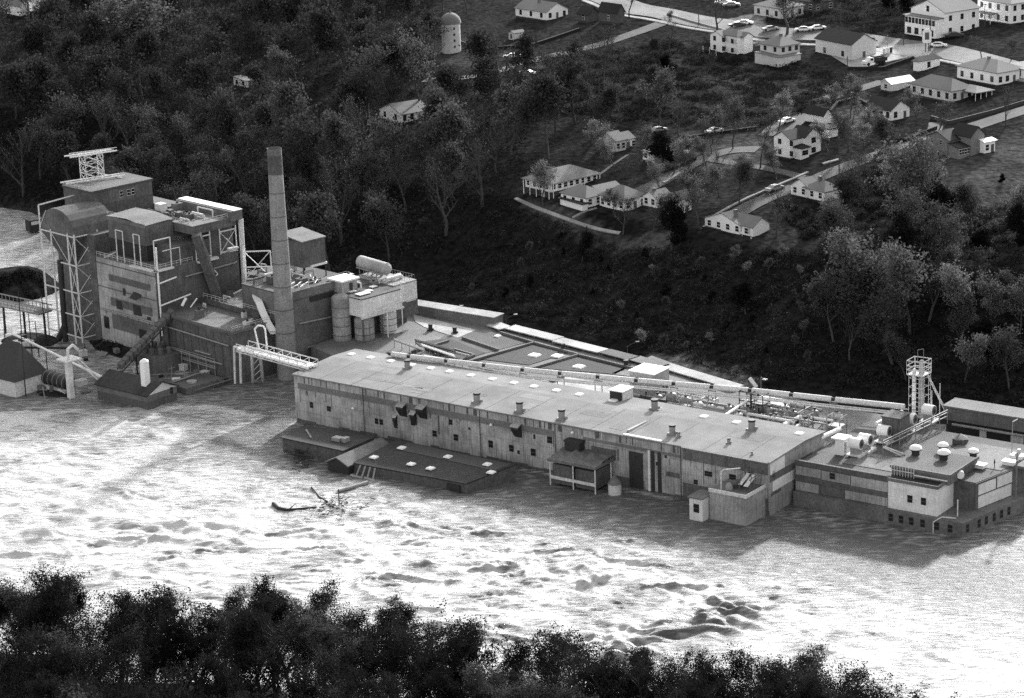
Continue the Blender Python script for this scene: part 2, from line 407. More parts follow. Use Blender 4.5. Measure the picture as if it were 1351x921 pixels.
CR = [(782, 770, 9, 1.5), (640, 753, 11, 1.0), (500, 640, 6, .5), (640, 706, 10, .7), (560, 745, 5, .9), (470, 742, 6, .7), (200, 715, 7, .7), (130, 718, 6, .7), (225, 737, 5, .6), (905, 775, 22, .7), (740, 765, 6, .6), (375, 730, 6, .6), (700, 730, 5, .5), (775, 745, 5, .5), (830, 712, 8, .4)]
for _ in range(70):
    cx_, cy_ = R.normal(560, 260), R.normal(745, 42)
    if cy_ > 655 + max(0, cx_ - 500) * .09 : CR.append((cx_, cy_, R.uniform(4, 11), R.uniform(.12, .38)))
for _ in range(60):
    CR.append((R.uniform(-20, 380), R.uniform(560, 760), R.uniform(3, 8), R.uniform(.1, .25)))
for px, py, ln, ht in CR:
    c = un(px, py, 0); m = (np.abs(xs - c.x) < ln * 1.6 + 3); n_ = (np.abs(ys - c.y) < ln * .6 + 7)
    ix = np.where(m)[0]; iy = np.where(n_)[0]
    if len(ix) < 2 or len(iy) < 2: continue
    sl_ = (slice(iy[0], iy[-1] + 1), slice(ix[0], ix[-1] + 1)); th = math.radians(R.uniform(-6, 22))
    u_ = (X[sl_] - c.x) * math.cos(th) + (Y[sl_] - c.y) * math.sin(th); v_ = -(X[sl_] - c.x) * math.sin(th) + (Y[sl_] - c.y) * math.cos(th)
    v_ = v_ + .07 * ln * np.sin(u_ * 4.2 / ln + px) + .16 * np.sin(u_ * 1.6 + py) + .07 * np.sin(u_ * 4.1)
    ht = ht * .75
    Z[sl_] += ht * np.exp(-(u_ / (ln * .5)) ** 2) * np.where(v_ < 0, np.exp(-(v_ / (.28 + .22 * ht)) ** 2), np.exp(-(v_ / (.9 + .9 * ht)) ** 2)) * (1 + .3 * np.sin(u_ * 2.3))
Z = Z * fade
fn = waves(30, 3, 25, 0.9, math.radians(75), wx, wy); fn = fn / fn.std()
foam_glare = np.clip((0.55 + 0.6 * rap + 0.25 * patch) * (.12 + .88 * lee) * (0.75 + 0.22 * fn), 0, 1)  # rapids foam, plus water glare painted into the same colour mask
foam_glare = np.where((ly > 150) & (Y > 590), np.clip(foam_glare + .45, 0, 1), foam_glare)  # far upstream water whitened in colour to stand for glare
foam_glare = foam_glare + np.clip((-X - 5) / 70, 0, 1) * .36 * lee * (Y < 575) + .3 * np.clip((X - 30) / 40, 0, 1) * lee  # left and right reaches lightened in colour for glare, no extra foam there
foam_glare = foam_glare + .55 * np.exp(-((lx + 1.3) / .9) ** 2) * ((ly > 0) & (ly < 122)) * (fn > -.3)
wm, nt, b = _new('muddy_flood_water'); N = nt.nodes; K = nt.links
tc = N.new('ShaderNodeTexCoord')
def wn(sc, det, mp=(1, 1, 1), rot=0.3):
    q = N.new('ShaderNodeMapping'); q.inputs['Scale'].default_value = mp; q.inputs['Rotation'].default_value = (0, 0, rot); K.new(tc.outputs['Object'], q.inputs['Vector'])
    n = N.new('ShaderNodeTexNoise'); n.inputs['Scale'].default_value = sc; n.inputs['Detail'].default_value = det; n.inputs['Roughness'].default_value = 0.62; K.new(q.outputs[0], n.inputs['Vector']); return n.outputs['Fac']
at = N.new('ShaderNodeAttribute'); at.attribute_name = 'foam_glare'
n1 = wn(0.9, 12, (0.35, 1.1, 1), 0.3)
ad = N.new('ShaderNodeMath'); ad.operation = 'ADD'; K.new(at.outputs['Fac'], ad.inputs[0])
mr_ = N.new('ShaderNodeMapRange'); K.new(n1, mr_.inputs[0])
for i, v in zip((1, 2, 3, 4), (0.36, 0.64, -0.5, 0.42)): mr_.inputs[i].default_value = v
K.new(mr_.outputs[0], ad.inputs[1])
cr = N.new('ShaderNodeValToRGB'); K.new(ad.outputs[0], cr.inputs[0])
e = cr.color_ramp.elements; e[0].position = 0.05; e[0].color = g(0.1); e[1].position = 1.05; e[1].color = g(0.52)
ne = e.new(0.5); ne.color = g(0.23)
K.new(cr.outputs[0], b.inputs['Base Color']); b.inputs['Roughness'].default_value = 0.42; b.inputs['Specular IOR Level'].default_value = 0.3; b.inputs['IOR'].default_value = 1.33
bp = N.new('ShaderNodeBump'); bp.inputs['Strength'].default_value = 1.0; bp.inputs['Distance'].default_value = 0.6; K.new(wn(1.3, 11, (0.4, 1.3, 1), 0.2), bp.inputs['Height']); K.new(bp.outputs[0], b.inputs['Normal'])
tag(grid_mesh('river', xs, ys, Z, wm, {'foam_glare': foam_glare}), None, None, kind='structure')

# ------------------------------------------------------------------ roads
def sheet(name, pts, width, m, off=0.16, label=None, water=False):
    P = [tg(x, y) for x, y in pts]; L = []
    for a, b_ in zip(P[:-1], P[1:]):
        n = max(1, int((b_ - a).length / 2.5))
        for i in range(n): L.append(a.lerp(b_, i / n))
    L.append(P[-1]); L = np.array([[p.x, p.y] for p in L])
    for _ in range(6): L[1:-1] = (L[:-2] + 2 * L[1:-1] + L[2:]) / 4
    T = np.gradient(L, axis=0); T /= np.linalg.norm(T, axis=1)[:, None]; Nn = np.stack([-T[:, 1], T[:, 0]], 1)
    nc = max(3, int(width / 2) + 1); offs = np.linspace(-width / 2, width / 2, nc)
    Q = L[:, None, :] + Nn[:, None, :] * offs[None, :, None]
    zz = hgt(Q[..., 0], Q[..., 1]) + off
    v = []; f = []
    for i in range(len(L)):
        for j in range(nc): v.append((Q[i, j, 0], Q[i, j, 1], zz[i, j]))
    base = len(v)
    for i in range(len(L)):
        for j in (0, nc - 1): v.append((Q[i, j, 0], Q[i, j, 1], zz[i, j] - off - 0.5))
    for i in range(len(L) - 1):
        for j in range(nc - 1): f.append((i * nc + j, (i + 1) * nc + j, (i + 1) * nc + j + 1, i * nc + j + 1))
        for e_, j in ((0, 0), (1, nc - 1)): f.append((i * nc + j, (i + 1) * nc + j, base + 2 * (i + 1) + e_, base + 2 * i + e_))
    o = MB().add(v, f).build(name, m); return tag(o, label, None, kind='structure')
HWY = [(700, -60), (770, -10), (835, 12), (900, 24), (990, 40), (1060, 47), (1130, 50), (1180, 58), (1240, 66), (1310, 84), (1400, 105), (1500, 125)]
sheet('road', HWY, 11, 'asphalt', .2)
sheet('sidewalk', [(p[0], p[1] + 11 + (p[0]-700)*.005) for p in HWY[1:]], 1.5, 'concrete', .32)
sheet('side_road', [(560, 106), (620, 103), (650, 97), (700, 81), (790, 60), (850, 40), (888, 26)], 5.5, 'dirtroad', .17)
sheet('street', [(938, 302), (965, 287), (1000, 266), (1060, 243), (1110, 222), (1190, 195), (1270, 172), (1351, 146), (1450, 118)], 6, 'dirtroad', .18)
sheet('sidewalk', [(940, 287), (985, 262), (1040, 239), (1066, 228)], .8, 'concrete', .34)
sheet('sidewalk', [(1085, 217), (1107, 211)], 1.0, 'concrete', .34)
sheet('street', [(840, 255), (880, 236), (915, 216), (935, 205), (965, 196), (1000, 198)], 5.5, 'dirtroad', .19)
sheet('driveway', [(925, 208), (950, 214), (1000, 220), (1040, 228), (1065, 236)], 3, 'dirtroad', .15)
sheet('parking_lot', [(1112, 84), (1150, 76), (1195, 66), (1232, 66)], 15, 'lot', .24)
sheet('driveway', [(1020, 180), (1035, 165), (1060, 150)], 9, 'dirtroad', .17)
sheet('driveway', [(1092, 130), (1125, 120), (1165, 108)], 5, 'dirtroad', .15)
sheet('path', [(680, 262), (700, 272), (740, 287), (775, 300), (818, 308)], 1.0, 'concrete', .2)
sheet('path', [(876, 242), (905, 224)], 1.0, 'concrete', .3)
sheet('path', [(755, 288), (787, 275)], 0.8, 'concrete', .2)
sheet('path', [(790, 232), (815, 213), (828, 205)], 0.9, 'dirtroad', .2)
sheet('driveway', [(1225, 180), (1240, 172), (1235, 162)], 4, 'dirtroad', .2)

# ------------------------------------------------------------------ main mill (local frame: x away from the river front, y towards upstream end)
mill = thing('mill_building', 'long pale corrugated mill hall with a low gabled roof standing in the flood', 'factory hall', (FM_O.x, FM_O.y, 0), FM_R)
LM, WM_, HM = 121.7, 22.0, 11.0
b = MB(); b.extrude([(0, -3), (WM_, -3), (WM_, HM), (WM_ * .62, HM + .45), (0, HM)], 'y', 0.3, LM); b.build('wall', 'mill_wall', mill)
b = MB(); b.extrude([(0.02, -3), (WM_, -3), (WM_ - .01, HM - .02), (WM_ * .62, HM + .42), (0.02, HM - .02)], 'y', 0.0, 0.29); b.build('end_wall', 'end_wall', mill)
b = MB()
b.extrude([(-.35, HM - .03), (WM_ * .62, HM + .47), (WM_ + .3, HM), (WM_ + .3, HM + .28), (WM_ * .62, HM + .77), (-.35, HM + .25)], 'y', -.35, LM + .3)
roof = b.build('roof', 'mill_roof', mill)
def rz(x): return HM + .28 + (.49 * x / (WM_ * .62) if x < WM_ * .62 else .49 * (WM_ - x) / (WM_ * .38))
bx('window_band', 'mill_band', mill, -.12, .01, 51, 120.6, 8.0, 9.3)
bx('window_band', 'mill_band', mill, -.12, .01, 20.5, 44, 8.6, 9.2)
b = MB()
y = 20.0
while y < 121:
    w = rnd.choice((.15, .25, .5, .9))
    if rnd.random() < .55: b.box(-.07, .01, y, y + w, 9.42, 10.9)
    y += w + rnd.uniform(.3, 1.8)
b.build('eave_board', 'dark_wall', mill)
b = MB()
y = 0.6
while y < 121:
    w = rnd.choice((.12, .2, .35))
    z1 = 7.9; z0 = z1 - rnd.uniform(.5, 5) * rnd.random()
    if y < 20: z1 = 10.8; z0 = rnd.uniform(2, 9)
    if rnd.random() < .5: b.box(-.05, .01, y, y + w, z0, z1)
    y += w + rnd.uniform(.5, 3.0)
b.build('rust_strip', 'mid_wall', mill)
b = MB(); y = 0.05
while y < 121.3:
    w = rnd.uniform(1, 5); b.box(-.1, .01, y, min(y + w, 121.4), -1, rnd.uniform(.35, 1.0)); y += w
b.build('tide_mark', 'dark_wall', mill)
for k in range(15):
    x_ = rnd.uniform(.5, 15); y_ = rnd.uniform(3, 112); dx, dy = rnd.uniform(1, 5), rnd.uniform(2, 8); x2 = min(x_ + dx, 13.4) if x_ < 13 else x_ + 1.5
    rp = MB(); zz = lambda q: HM + .28 + (.49 * q / 13.64 if q < 13.64 else .49 * (22 - q) / 8.36)
    rp.add([(x_, y_, zz(x_) + .012), (x2, y_, zz(x2) + .012), (x2, y_ + dy, zz(x2) + .012), (x_, y_ + dy, zz(x_) + .012)], [(0, 1, 2, 3)]); rp.build('roof_patch', 'gravel' if k % 2 else 'roof_stain', mill)
for y_ in range(6, 120, 9): bx('tar_seam', 'gravel', mill, .1, 13.6, y_, y_ + .12, 11.25, 11.3).rotation_euler = (0, -math.atan(.49 / 13.64), 0)
for y0, y1, z0, z1 in ((0, 20, .5, 3.5), (0, 20, 8.4, 10.7), (20.5, 24, 4.2, 5.2), (29, 48, 0, 2.2)):
    bx('wall_panel', 'mid_wall', mill, -.09, .01, y0 + .3, y1, z0, z1)
for y_, z_, w, h in ((98.6, 3.2, 1, 1.3), (97.3, 3.2, 1, 1.3), (78.2, 6.3, .9, 1.2), (82.7, 2.9, 1.2, 1.4), (77, 2.9, 1.2, 1.5), (67.8, 2.9, 1.2, 1.6), (62.4, 2.9, 1.2, 1.5), (56.8, 2.9, 1.3, 1.6), (52.5, 6.4, 1.3, 1.5), (56.4, 6.7, .5, 1.0), (60.6, 2.7, .6, .8), (73.3, 6, .5, .5), (112, 4, 1.2, 1.2), (117, 4, 1, 1.4), (14, 5.8, 1.8, 1.1), (17, 3.6, 1, 1), (8.4, 6, 1.6, 1.2), (4.5, 7.5, .8, 1.2), (26, 6, .8, .8), (24, 8, .5, 1), (88.5, 4.5, 1.2, 1.4)):
    win(mill, 'x', 0, y_, z_, w, h, 'g')
for y_, w, top, out in ((91.0, 1.9, 9.3, 1.5), (88.0, 1.2, 7.9, 1.1), (85.5, 1.9, 9.7, 1.6), (60.5, 1.9, 9.6, 1.5), (93.2, .8, 6.3, .7)):
    b = MB(); b.extrude([(0, top), (-out, top - .6), (-out, top - 1.1), (-.2, top - 3.0), (0, top - 3.2)], 'y', y_ - w / 2, y_ + w / 2)
    b.build('vent_hood', 'dark', mill); hb = MB(); hb.extrude([(0, top + .12), (-out - .15, top - .5), (-out - .15, top - .62), (0, top)], 'y', y_ - w / 2 - .1, y_ + w / 2 + .1); hb.box(-out - .02, 0, y_ + w / 2, y_ + w / 2 + .06, top - 1.6, top - .55); hb.build('hood_lid', 'mill_wall', mill)
b = MB(); b.box(-2.2, 0, 43.5, 47.5, 8.2, 8.6); b.box(-2.1, -.02, 43.7, 47.3, 4.6, 8.2); b.build('loading_hood', 'dark', mill)
bx('loading_door', 'dark', mill, -.14, .01, 29.5, 32.8, .3, 8.0)
b = MB(); b.box(-.16, .01, 26.7, 27.5, .3, 9.0); b.box(-.16, .01, 25.1, 25.9, .3, 9.0); b.build('tall_slot', 'dark', mill)
bx('door_post', 'light_panel', mill, -.2, .01, 27.7, 28.2, .3, 9.0)
bx('wall_panel', 'dark_wall', mill, -.12, .01, 36, 42, 5.4, 7.6)
b = MB()
for y_ in (102.0, 51.0, 20.4, 70.4): b.cyl((-.18, y_, 0), (-.18, y_, 10.9), .1, None, 6)
b.build('downpipe', 'mid_wall', mill)
for y_, z_ in ((104.5, 6.1), (67, 8.3), (46.2, 10)):
    b = MB(); b.bar((0, y_, z_), (-.8, y_, z_ + .2), .12); b.cyl((-.8, y_, z_ - .1), (-.8, y_, z_ + .25), .35, .2, 8); b.build('wall_lamp', 'white', mill)
b = MB(); b.cyl((-.3, .2, 11.1), (-.3, 20, 11.1), .13); b.build('gutter', 'white', mill)
bx('roof_curb', 'white', mill, -.3, 0.3, 25.0, 34.0, 11.3, 11.55)
bx('roof_seam', 'pale_roof', mill, 2, 9, 34.0, 34.5, 11.25, 11.72).rotation_euler = (0, 0, 0)
# gable end facing downstream
E_ = [(0.3, 6, 8.4, 10.9, 'light_panel'), (.3, 17, 6.9, 8.3, 'mid_wall'), (1.2, 13, 4.7, 6.8, 'light_panel'), (.5, 4.5, 3.9, 4.5, 'mid_wall'), (13.2, 17, 3.6, 6.2, 'dark_wall'), (9.5, 12, .2, 3.5, 'mid_wall')]
for x0, x1, z0, z1, m_ in E_: bx('wall_panel', m_, mill, x0, x1, -.08, .0, z0, z1)
win(mill, 'y', 1.6, 0, 7.4, 1.3, 1.6, 'g')
# skylights
sk = MB(); sk.add([(-.85, -.85, 0), (.85, -.85, 0), (.85, .85, 0), (-.85, .85, 0), (-.7, -.7, .28), (.7, -.7, .28), (.7, .7, .28), (-.7, .7, .28)], [(0, 1, 5, 4), (1, 2, 6, 5), (2, 3, 7, 6), (3, 0, 4, 7), (4, 5, 6, 7)])
SKM = sk.mesh('skylight', 'skylight')
def skylight(par, x, y, z, s=1):
    o = bpy.data.objects.new('skylight', SKM); C.objects.link(o); o.parent = par; o.location = (x, y, z); o.scale = (s, s, 1); return o
for y_ in (119, 113.5, 107.7, 101.8, 96.4, 91.2, 85.3, 79.5, 73.7, 68.4, 62.5, 56.6, 48, 37, 25.5, 17.7, 3):
    skylight(mill, 17.3, y_, rz(17.3) + .02)
def vent(par, x, y, z, s=1, m_='steel'):
    b = MB(); b.box(-.9, .9, -.9, .9, -.5, .3); b.cyl((0, 0, .25), (0, 0, 2.0), .72, None, 14); b.cyl((0, 0, 1.75), (0, 0, 2.15), .8, None, 14, 1); b.cyl((0, -.7, .5), (0, -1.3, .5), .3, .3, 8)
    o = b.build('roof_vent', [m_, 'dark'], par); o.location = (x, y, z); o.scale = (s, s, s); return o
for x_, y_, s in ((2.8, 73.1, 1), (2.2, 61.5, 1), (2.2, 50.8, 1), (16.9, 37.3, 1), (14.6, 12.5, 1), (14.6, 100.9, .9), (5, 25.5, .9), (4, 23.4, .5), (5.5, 12.5, .5), (1.8, 5, .3)):
    vent(mill, x_, y_, rz(x_), s)
b = MB(); b.box(-2, 2, -1.6, 1.6, -.3, 2.0); b.box(-2.4, -2, -1.4, 1.4, .2, 2.0, 1); b.box(-2.3, 2.2, -1.8, 1.8, 2.0, 2.2, 2)
o = b.build('roof_hatch', ['offwhite', 'dark', 'white'], mill); o.location = (20.5, 47.9, rz(20.5))

# ------------------------------------------------------------------ low roofs in front of the mill
t = thing('low_shed', 'small flat black roofed shed at the upstream foot of the mill wall', 'shed', mill.location, FM_R)
MB().prism([(-18.0, 110.3), (-18.5, 93), (-8.2, 92.9), (-9, 111)], -3, 3.3).build('wall', 'dark_wall', t)
rf = MB().prism([(-18.5, 110.6), (-18.9, 92.7), (-7.9, 92.6), (-9.2, 111.4)], 3.3, 3.55).build('roof', 'tar', t)
MB().box(-14.8, -13.2, 97, 99.2, 3.5, 4.3).box(-14.6, -13, 95.6, 96.6, 3.5, 4.5).build('roof_unit', 'steel', t)
t = thing('gabled_annex', 'narrow gabled annex with a pale roof and dark open end in the water', 'shed', mill.location, FM_R)
b = MB(); b.extrude([(88.6, -2), (94.2, -2), (94.2, 1.8), (91.4, 3.2), (88.6, 1.8)], 'x', -22.4, -7.5); b.build('wall', 'dark', t)
b = MB(); b.extrude([(88.3, 1.75), (91.4, 3.25), (94.6, 1.75), (94.6, 2.0), (91.4, 3.5), (88.3, 2.0)], 'x', -22.9, -7.5); b.build('roof', 'gravel', t)
t = thing('flooded_warehouse', 'wide warehouse sunk to its eaves, dark flat roof with white skylights', 'warehouse', mill.location, FM_R)
def slab(a, c, zt, th):   # a: four corners (x, y, z top) of a roof, thickness th
    return MB().add([(x, y, z - th) for x, y, z in a] + [(x, y, z) for x, y, z in a], [(3,2,1,0),(4,5,6,7),(0,1,5,4),(1,2,6,5),(2,3,7,6),(3,0,4,7)])
WC = [(-19.5, 60, 2.15), (-8.0, 55.8, 3.55), (-7.6, 87.3, 3.55), (-20.8, 88.7, 2.15)]
slab([(x * .985 - .1, y, z - .12) for x, y, z in WC], 0, 0, 5).build('wall', 'dark_wall', t); slab(WC, 0, 0, .25).build('roof', 'tar', t)
wz = lambda x: 2.15 + (x + 19.8) * 1.4 / 12
slab([(-12.2, 58.2, wz(-12.2) + .06), (-8.2, 56.6, wz(-8.2) + .06), (-7.8, 84, wz(-7.8) + .06), (-11.5, 84, wz(-11.5) + .06)], 0, 0, .05).build('roof_patch', 'dark', t)
for px, py in ((493.6, 604), (530, 590), (542.6, 613), (568, 618.6), (591, 601.7), (643, 611.7), (648, 623)):
    q = un(px, py, 2.8) ; x_, y_ = toM(q.x, q.y); q = un(px, py, wz(x_) + .1); x_, y_ = toM(q.x, q.y); skylight(t, x_, y_, wz(x_) + .08, .95)
bx('door', 'dark', t, -19.8, -19.35, 61.5, 64.8, -.5, 1.5)
t = thing('broken_frame', 'splintered pale timber frame jammed at the corner of the sunken warehouse', 'debris', mill.location, FM_R)
b = MB()
for k in range(4): b.bar((-20.9, 86.5 - k * 1.3, 2), (-23, 86.2 - k * 1.5, .1), .3)
b.bar((-23, 87.5, .2), (-23.3, 84.2, .2), .5); b.bar((-22.8, 84, .2), (-23.3, 80.8, .2), .5); b.build('beam', 'concrete', t)
t = thing('dock_shelter', 'open loading shelter with a sagging pale roof on thin white posts', 'shelter', mill.location, FM_R)
for x_, y_ in ((-6.6, 48), (-6.6, 42.3), (-6.6, 36.9), (-.3, 37.2), (-.3, 48)): MB().bar((x_, y_, -2), (x_, y_, 5.7), .28).build('post', 'offwhite', t)
b = MB(); rr = random.Random(5); nx, ny = 7, 12; vs = []
for i in range(nx + 1):
    for j in range(ny + 1):
        x_ = -6.9 + 6.7 * i / nx; y_ = 36.6 + 11.8 * j / ny; vs.append((x_, y_, 5.75 + .9 * (i / nx) + rr.uniform(-.16, .16) + (.5 if (3 < i < 6 and j in (3, 4, 8)) else 0)))
b.add(vs, [(i*(ny+1)+j, (i+1)*(ny+1)+j, (i+1)*(ny+1)+j+1, i*(ny+1)+j+1) for i in range(nx) for j in range(ny)])
b.box(-7.0, -6.8, 36.6, 48.4, 5.3, 5.8); b.box(-6.9, -.2, 36.5, 36.65, 5.3, 5.9); b.build('roof', 'gravel', t)
b = MB(); b.box(-6.8, -6.5, 36.9, 48, 1.6, 2.2); b.build('rail', 'offwhite', t)
bx('trailer_box', 'mid_wall', t, -6.2, -.4, 42.8, 47.6, .5, 4.6); bx('trailer_box', 'dark_wall', t, -6.2, -.4, 37.4, 42.0, .5, 4.5)
t = thing('round_bin', 'round corrugated bin with a conical lid beside the dock shelter', 'bin', mill.location, FM_R)
MB().cyl((-4.4, 33.6, -2), (-4.4, 33.6, 2.2), 1.35, None, 16).build('wall', 'offwhite', t); MB().cyl((-4.4, 33.6, 2.2), (-4.4, 33.6, 4.0), 1.5, .2, 16).build('hopper', 'gravel', t)
t = thing('boiler_annex', 'square pale annex at the downstream corner of the mill, machinery on top', 'annex', mill.location, FM_R)
bx('wall', 'end_wall', t, -7.5, -.05, .9, 9.2, -3, 6.0); bx('roof', 'gravel', t, -7.6, -.05, .8, 9.3, 6.0, 6.15)
b = MB(); b.box(-7.7, -7.45, .75, 9.35, 5.8, 6.5); b.box(-7.45, -.1, .75, 1.0, 5.8, 6.5); b.build('parapet', 'offwhite', t)
MB().cyl((-5.3, 6.2, 7.1), (-2.2, 4.2, 7.1), .75, None, 12).build('tank', 'dark_wall', t)
MB().dome((-5.6, 5.9, 6.2), .8, 1.5).build('vessel', 'steel', t)
MB().tube([(-6.4, 7.2, 6), (-6.4, 7.2, 9.8), (-5.9, 6.9, 10.2), (-3.5, 4.5, 10.2)], .13).build('pipe', 'offwhite', t)
b = MB()
for a_ in ((-5, 1.6), (-3.4, 1.6), (-1, 1.6), (-5, 4), (-1, 4)): b.bar((a_[0], a_[1], 6.1), (a_[0] + .8, a_[1], 9.2), .16)
b.bar((-5, 1.6, 8.6), (-.2, 1.6, 9.2), .2); b.bar((-5, 4.4, 8.8), (-.2, 4.4, 9.4), .2); b.build('frame', 'mid_wall', t)
MB().add([(-5, 2, 7.2), (-1.5, 2, 8.6), (-1.5, 3, 8.6), (-5, 3, 7.2)], [(0, 1, 2, 3)]).add([(-4.6, 3.6, 7.2), (-1.2, 3.6, 8.6), (-1.2, 4.4, 8.6), (-4.6, 4.4, 7.2)], [(0, 1, 2, 3)]).build('chute', 'offwhite', t)
t = thing('small_lean_to', 'small pale lean-to box with a dark window hugging the corner annex', 'annex', mill.location, FM_R)
bx('wall', 'light_panel', t, -9.6, -5, 9.6, 12.6, -3, 4.6); bx('roof', 'gravel', t, -9.9, -4.8, 9.5, 12.9, 4.6, 4.8); win(t, 'x', -9.6, 11, 1.7, 1.3, 1.8, 'g')
class Fr:
    def __init__(s, o, deg): s.o = Vector((o[0], o[1], 0)); s.r = math.radians(deg); s.ux = Vector((math.cos(s.r), math.sin(s.r), 0)); s.uy = Vector((-math.sin(s.r), math.cos(s.r), 0))
    def L(s, px, py, z):
        q = un(px, py, z) - s.o; return (q.x * s.ux.x + q.y * s.ux.y, q.x * s.uy.x + q.y * s.uy.y)
    def L3(s, px, py, z): a = s.L(px, py, z); return (a[0], a[1], z)
    def W(s, x, y, z=0): return s.o + s.ux * x + s.uy * y + Vector((0, 0, z))
    def P(s, x, y, z): return pr(s.W(x, y, z))
    def thing(s, name, label, cat, group=None, at=(0, 0, 0)): return thing(name, label, cat, s.W(*at), s.r, group)
FM = Fr(FM_O, 54); FR = Fr((84.9, 462.5), 54.5); FP = Fr((-85.4, 605.6), 44)
# ------------------------------------------------------------------ rear mill halls
t = FM.thing('rear_mill_building', 'wide flat roofed mill halls behind the long hall, roofs split by pale parapets', 'factory hall')
FT = [(22.2, -1), (22.2, 121), (30, 142), (68, 142), (67.5, 113), (64, 94), (60, 78), (57, 63), (51.5, 37.5), (49.5, 12), (49.5, -1)]
b = MB().prism(FT, -3, 6.9); b.build('wall', 'mid_wall', t)
MB().prism([(22.4, -.8), (22.4, 120.8), (30, 141.8), (67.8, 141.8), (67.3, 113), (63.8, 94), (59.8, 78), (56.8, 63), (51.3, 37.5), (49.3, 12), (49.3, -.8)], 6.9, 7.0).build('roof', 'gravel', t)
def patch_(pts, m_, z=7.0, th=.08, z0=7.0): MB().prism([FM.L(x, y, z) for x, y in pts], z0 + .004, z0 + th).build('roof_patch', m_, t)
patch_([(612, 474), (706, 449), (762, 464), (800, 462), (730, 448), (672, 433), (640, 440), (600, 432), (575, 452), (600, 462)], 'tar2')
patch_([(622, 475), (704, 452), (752, 465), (698, 482), (640, 475)], 'tar', th=.12)
patch_([(706, 486), (765, 467), (834, 483), (812, 494), (760, 490)], 'tar', th=.12)
patch_([(545, 415), (628, 436), (604, 446), (560, 432), (548, 425)], 'pale_roof', th=.12)
patch_([(548, 452), (592, 447), (640, 466), (612, 476), (575, 468), (560, 462)], 'tar', th=.12)
patch_([(805, 494), (860, 470), (960, 505), (930, 512), (860, 500)], 'gravel', th=.12)
patch_([(725, 512), (745, 497), (800, 507), (840, 520), (820, 522)], 'pale_roof', th=.12)
b = MB()
for (a, c) in (((617, 475), (705, 449.5)), ((700, 484), (763, 465.5)), ((715, 504), (744, 494)), ((543, 462), (592, 447)), ((610, 443), (657, 459)), ((598, 458), (626, 466)), ((572, 466), (598, 458)), ((606, 474), (626, 466)), ((763, 465.5), (834, 483)), ((660, 436), (706, 450)), ((706, 450), (763, 465))):
    p, q = Vector(FM.L3(*a, 7.8)), Vector(FM.L3(*c, 7.8)); d = (q - p).normalized(); n = Vector((-d.y, d.x, 0)) * .3
    b.prism([tuple((p + n * .7).xy), tuple((p - n * .7).xy), tuple((q - n * .7).xy), tuple((q + n * .7).xy)], 6.95, 7.6)
b.build('parapet', 'gravel', t)
for px, py in ((705, 468), (763.6, 483), (656.6, 443), (735, 469)): x_, y_ = FM.L(px, py, 7.3); skylight(t, x_, y_, 7.12, 1.5 if px > 700 else .9)
for px, py in ((743, 462), (568, 436), (600, 440), (826, 484)): x_, y_ = FM.L(px, py, 7); vent(t, x_, y_, 7.1, .7, 'dark')
# wooden loading shed and canopies along the back
t = FM.thing('monitor_shed', 'long narrow pale shed standing on the far edge of the rear roofs', 'shed')
bx('wall', 'gravel', t, 64.5, 68.5, 113.5, 143, 6.9, 9.3); bx('roof', 'concrete', t, 64.3, 68.7, 113.2, 143.2, 9.3, 9.5)
for i, (a, c, m_) in enumerate((((652, 427), (668, 433), 'pale_roof'), ((674, 431), (738, 447), 'pale_roof'), ((737, 448), (797, 463), 'pale_roof'), ((799, 463), (838, 473), 'tar2'), ((838, 472), (878, 484), 'gravel'), ((878, 482), (975, 511), 'pale_roof'))):
    t = FM.thing('canopy', ('short stub of pale canopy next to the long narrow shed', 'pale canopy roof along the rear wall, second from the long narrow shed', 'pale canopy roof along the rear wall, middle of the row', 'dark grey canopy roof between pale ones on the rear wall', 'grey canopy roof after the dark one on the rear wall', 'long low pale canopy at the downstream end of the rear wall')[i], 'canopy', 'canopies along the rear wall')
    p, q = Vector(FM.L3(*a, 7.6)), Vector(FM.L3(*c, 7.6)); d = (q - p).normalized(); n = Vector((-d.y, d.x, 0)); w0, w1 = (-2.2, 1.6)
    MB().prism([tuple((p + n * w0).xy), tuple((p + n * w1).xy), tuple((q + n * w1).xy), tuple((q + n * w0).xy)], 7.5, 7.75).build('roof', m_, t)
    b = MB(); L_ = (q - p).length; k = 0
    while k < L_:
        for w_ in (w0 + .2, w1 - .2): c_ = p + d * k + n * w_; b.bar((c_.x, c_.y, 3), (c_.x, c_.y, 7.5), .2)
        k += 5
    b.build('post', 'steel', t)
    bx_ = MB().prism([tuple((p + n * -.3).xy), tuple((p + n * .0).xy), tuple((q + n * .0).xy), tuple((q + n * -.3).xy)], 3, 7.5).build('wall', 'dark_wall', t)

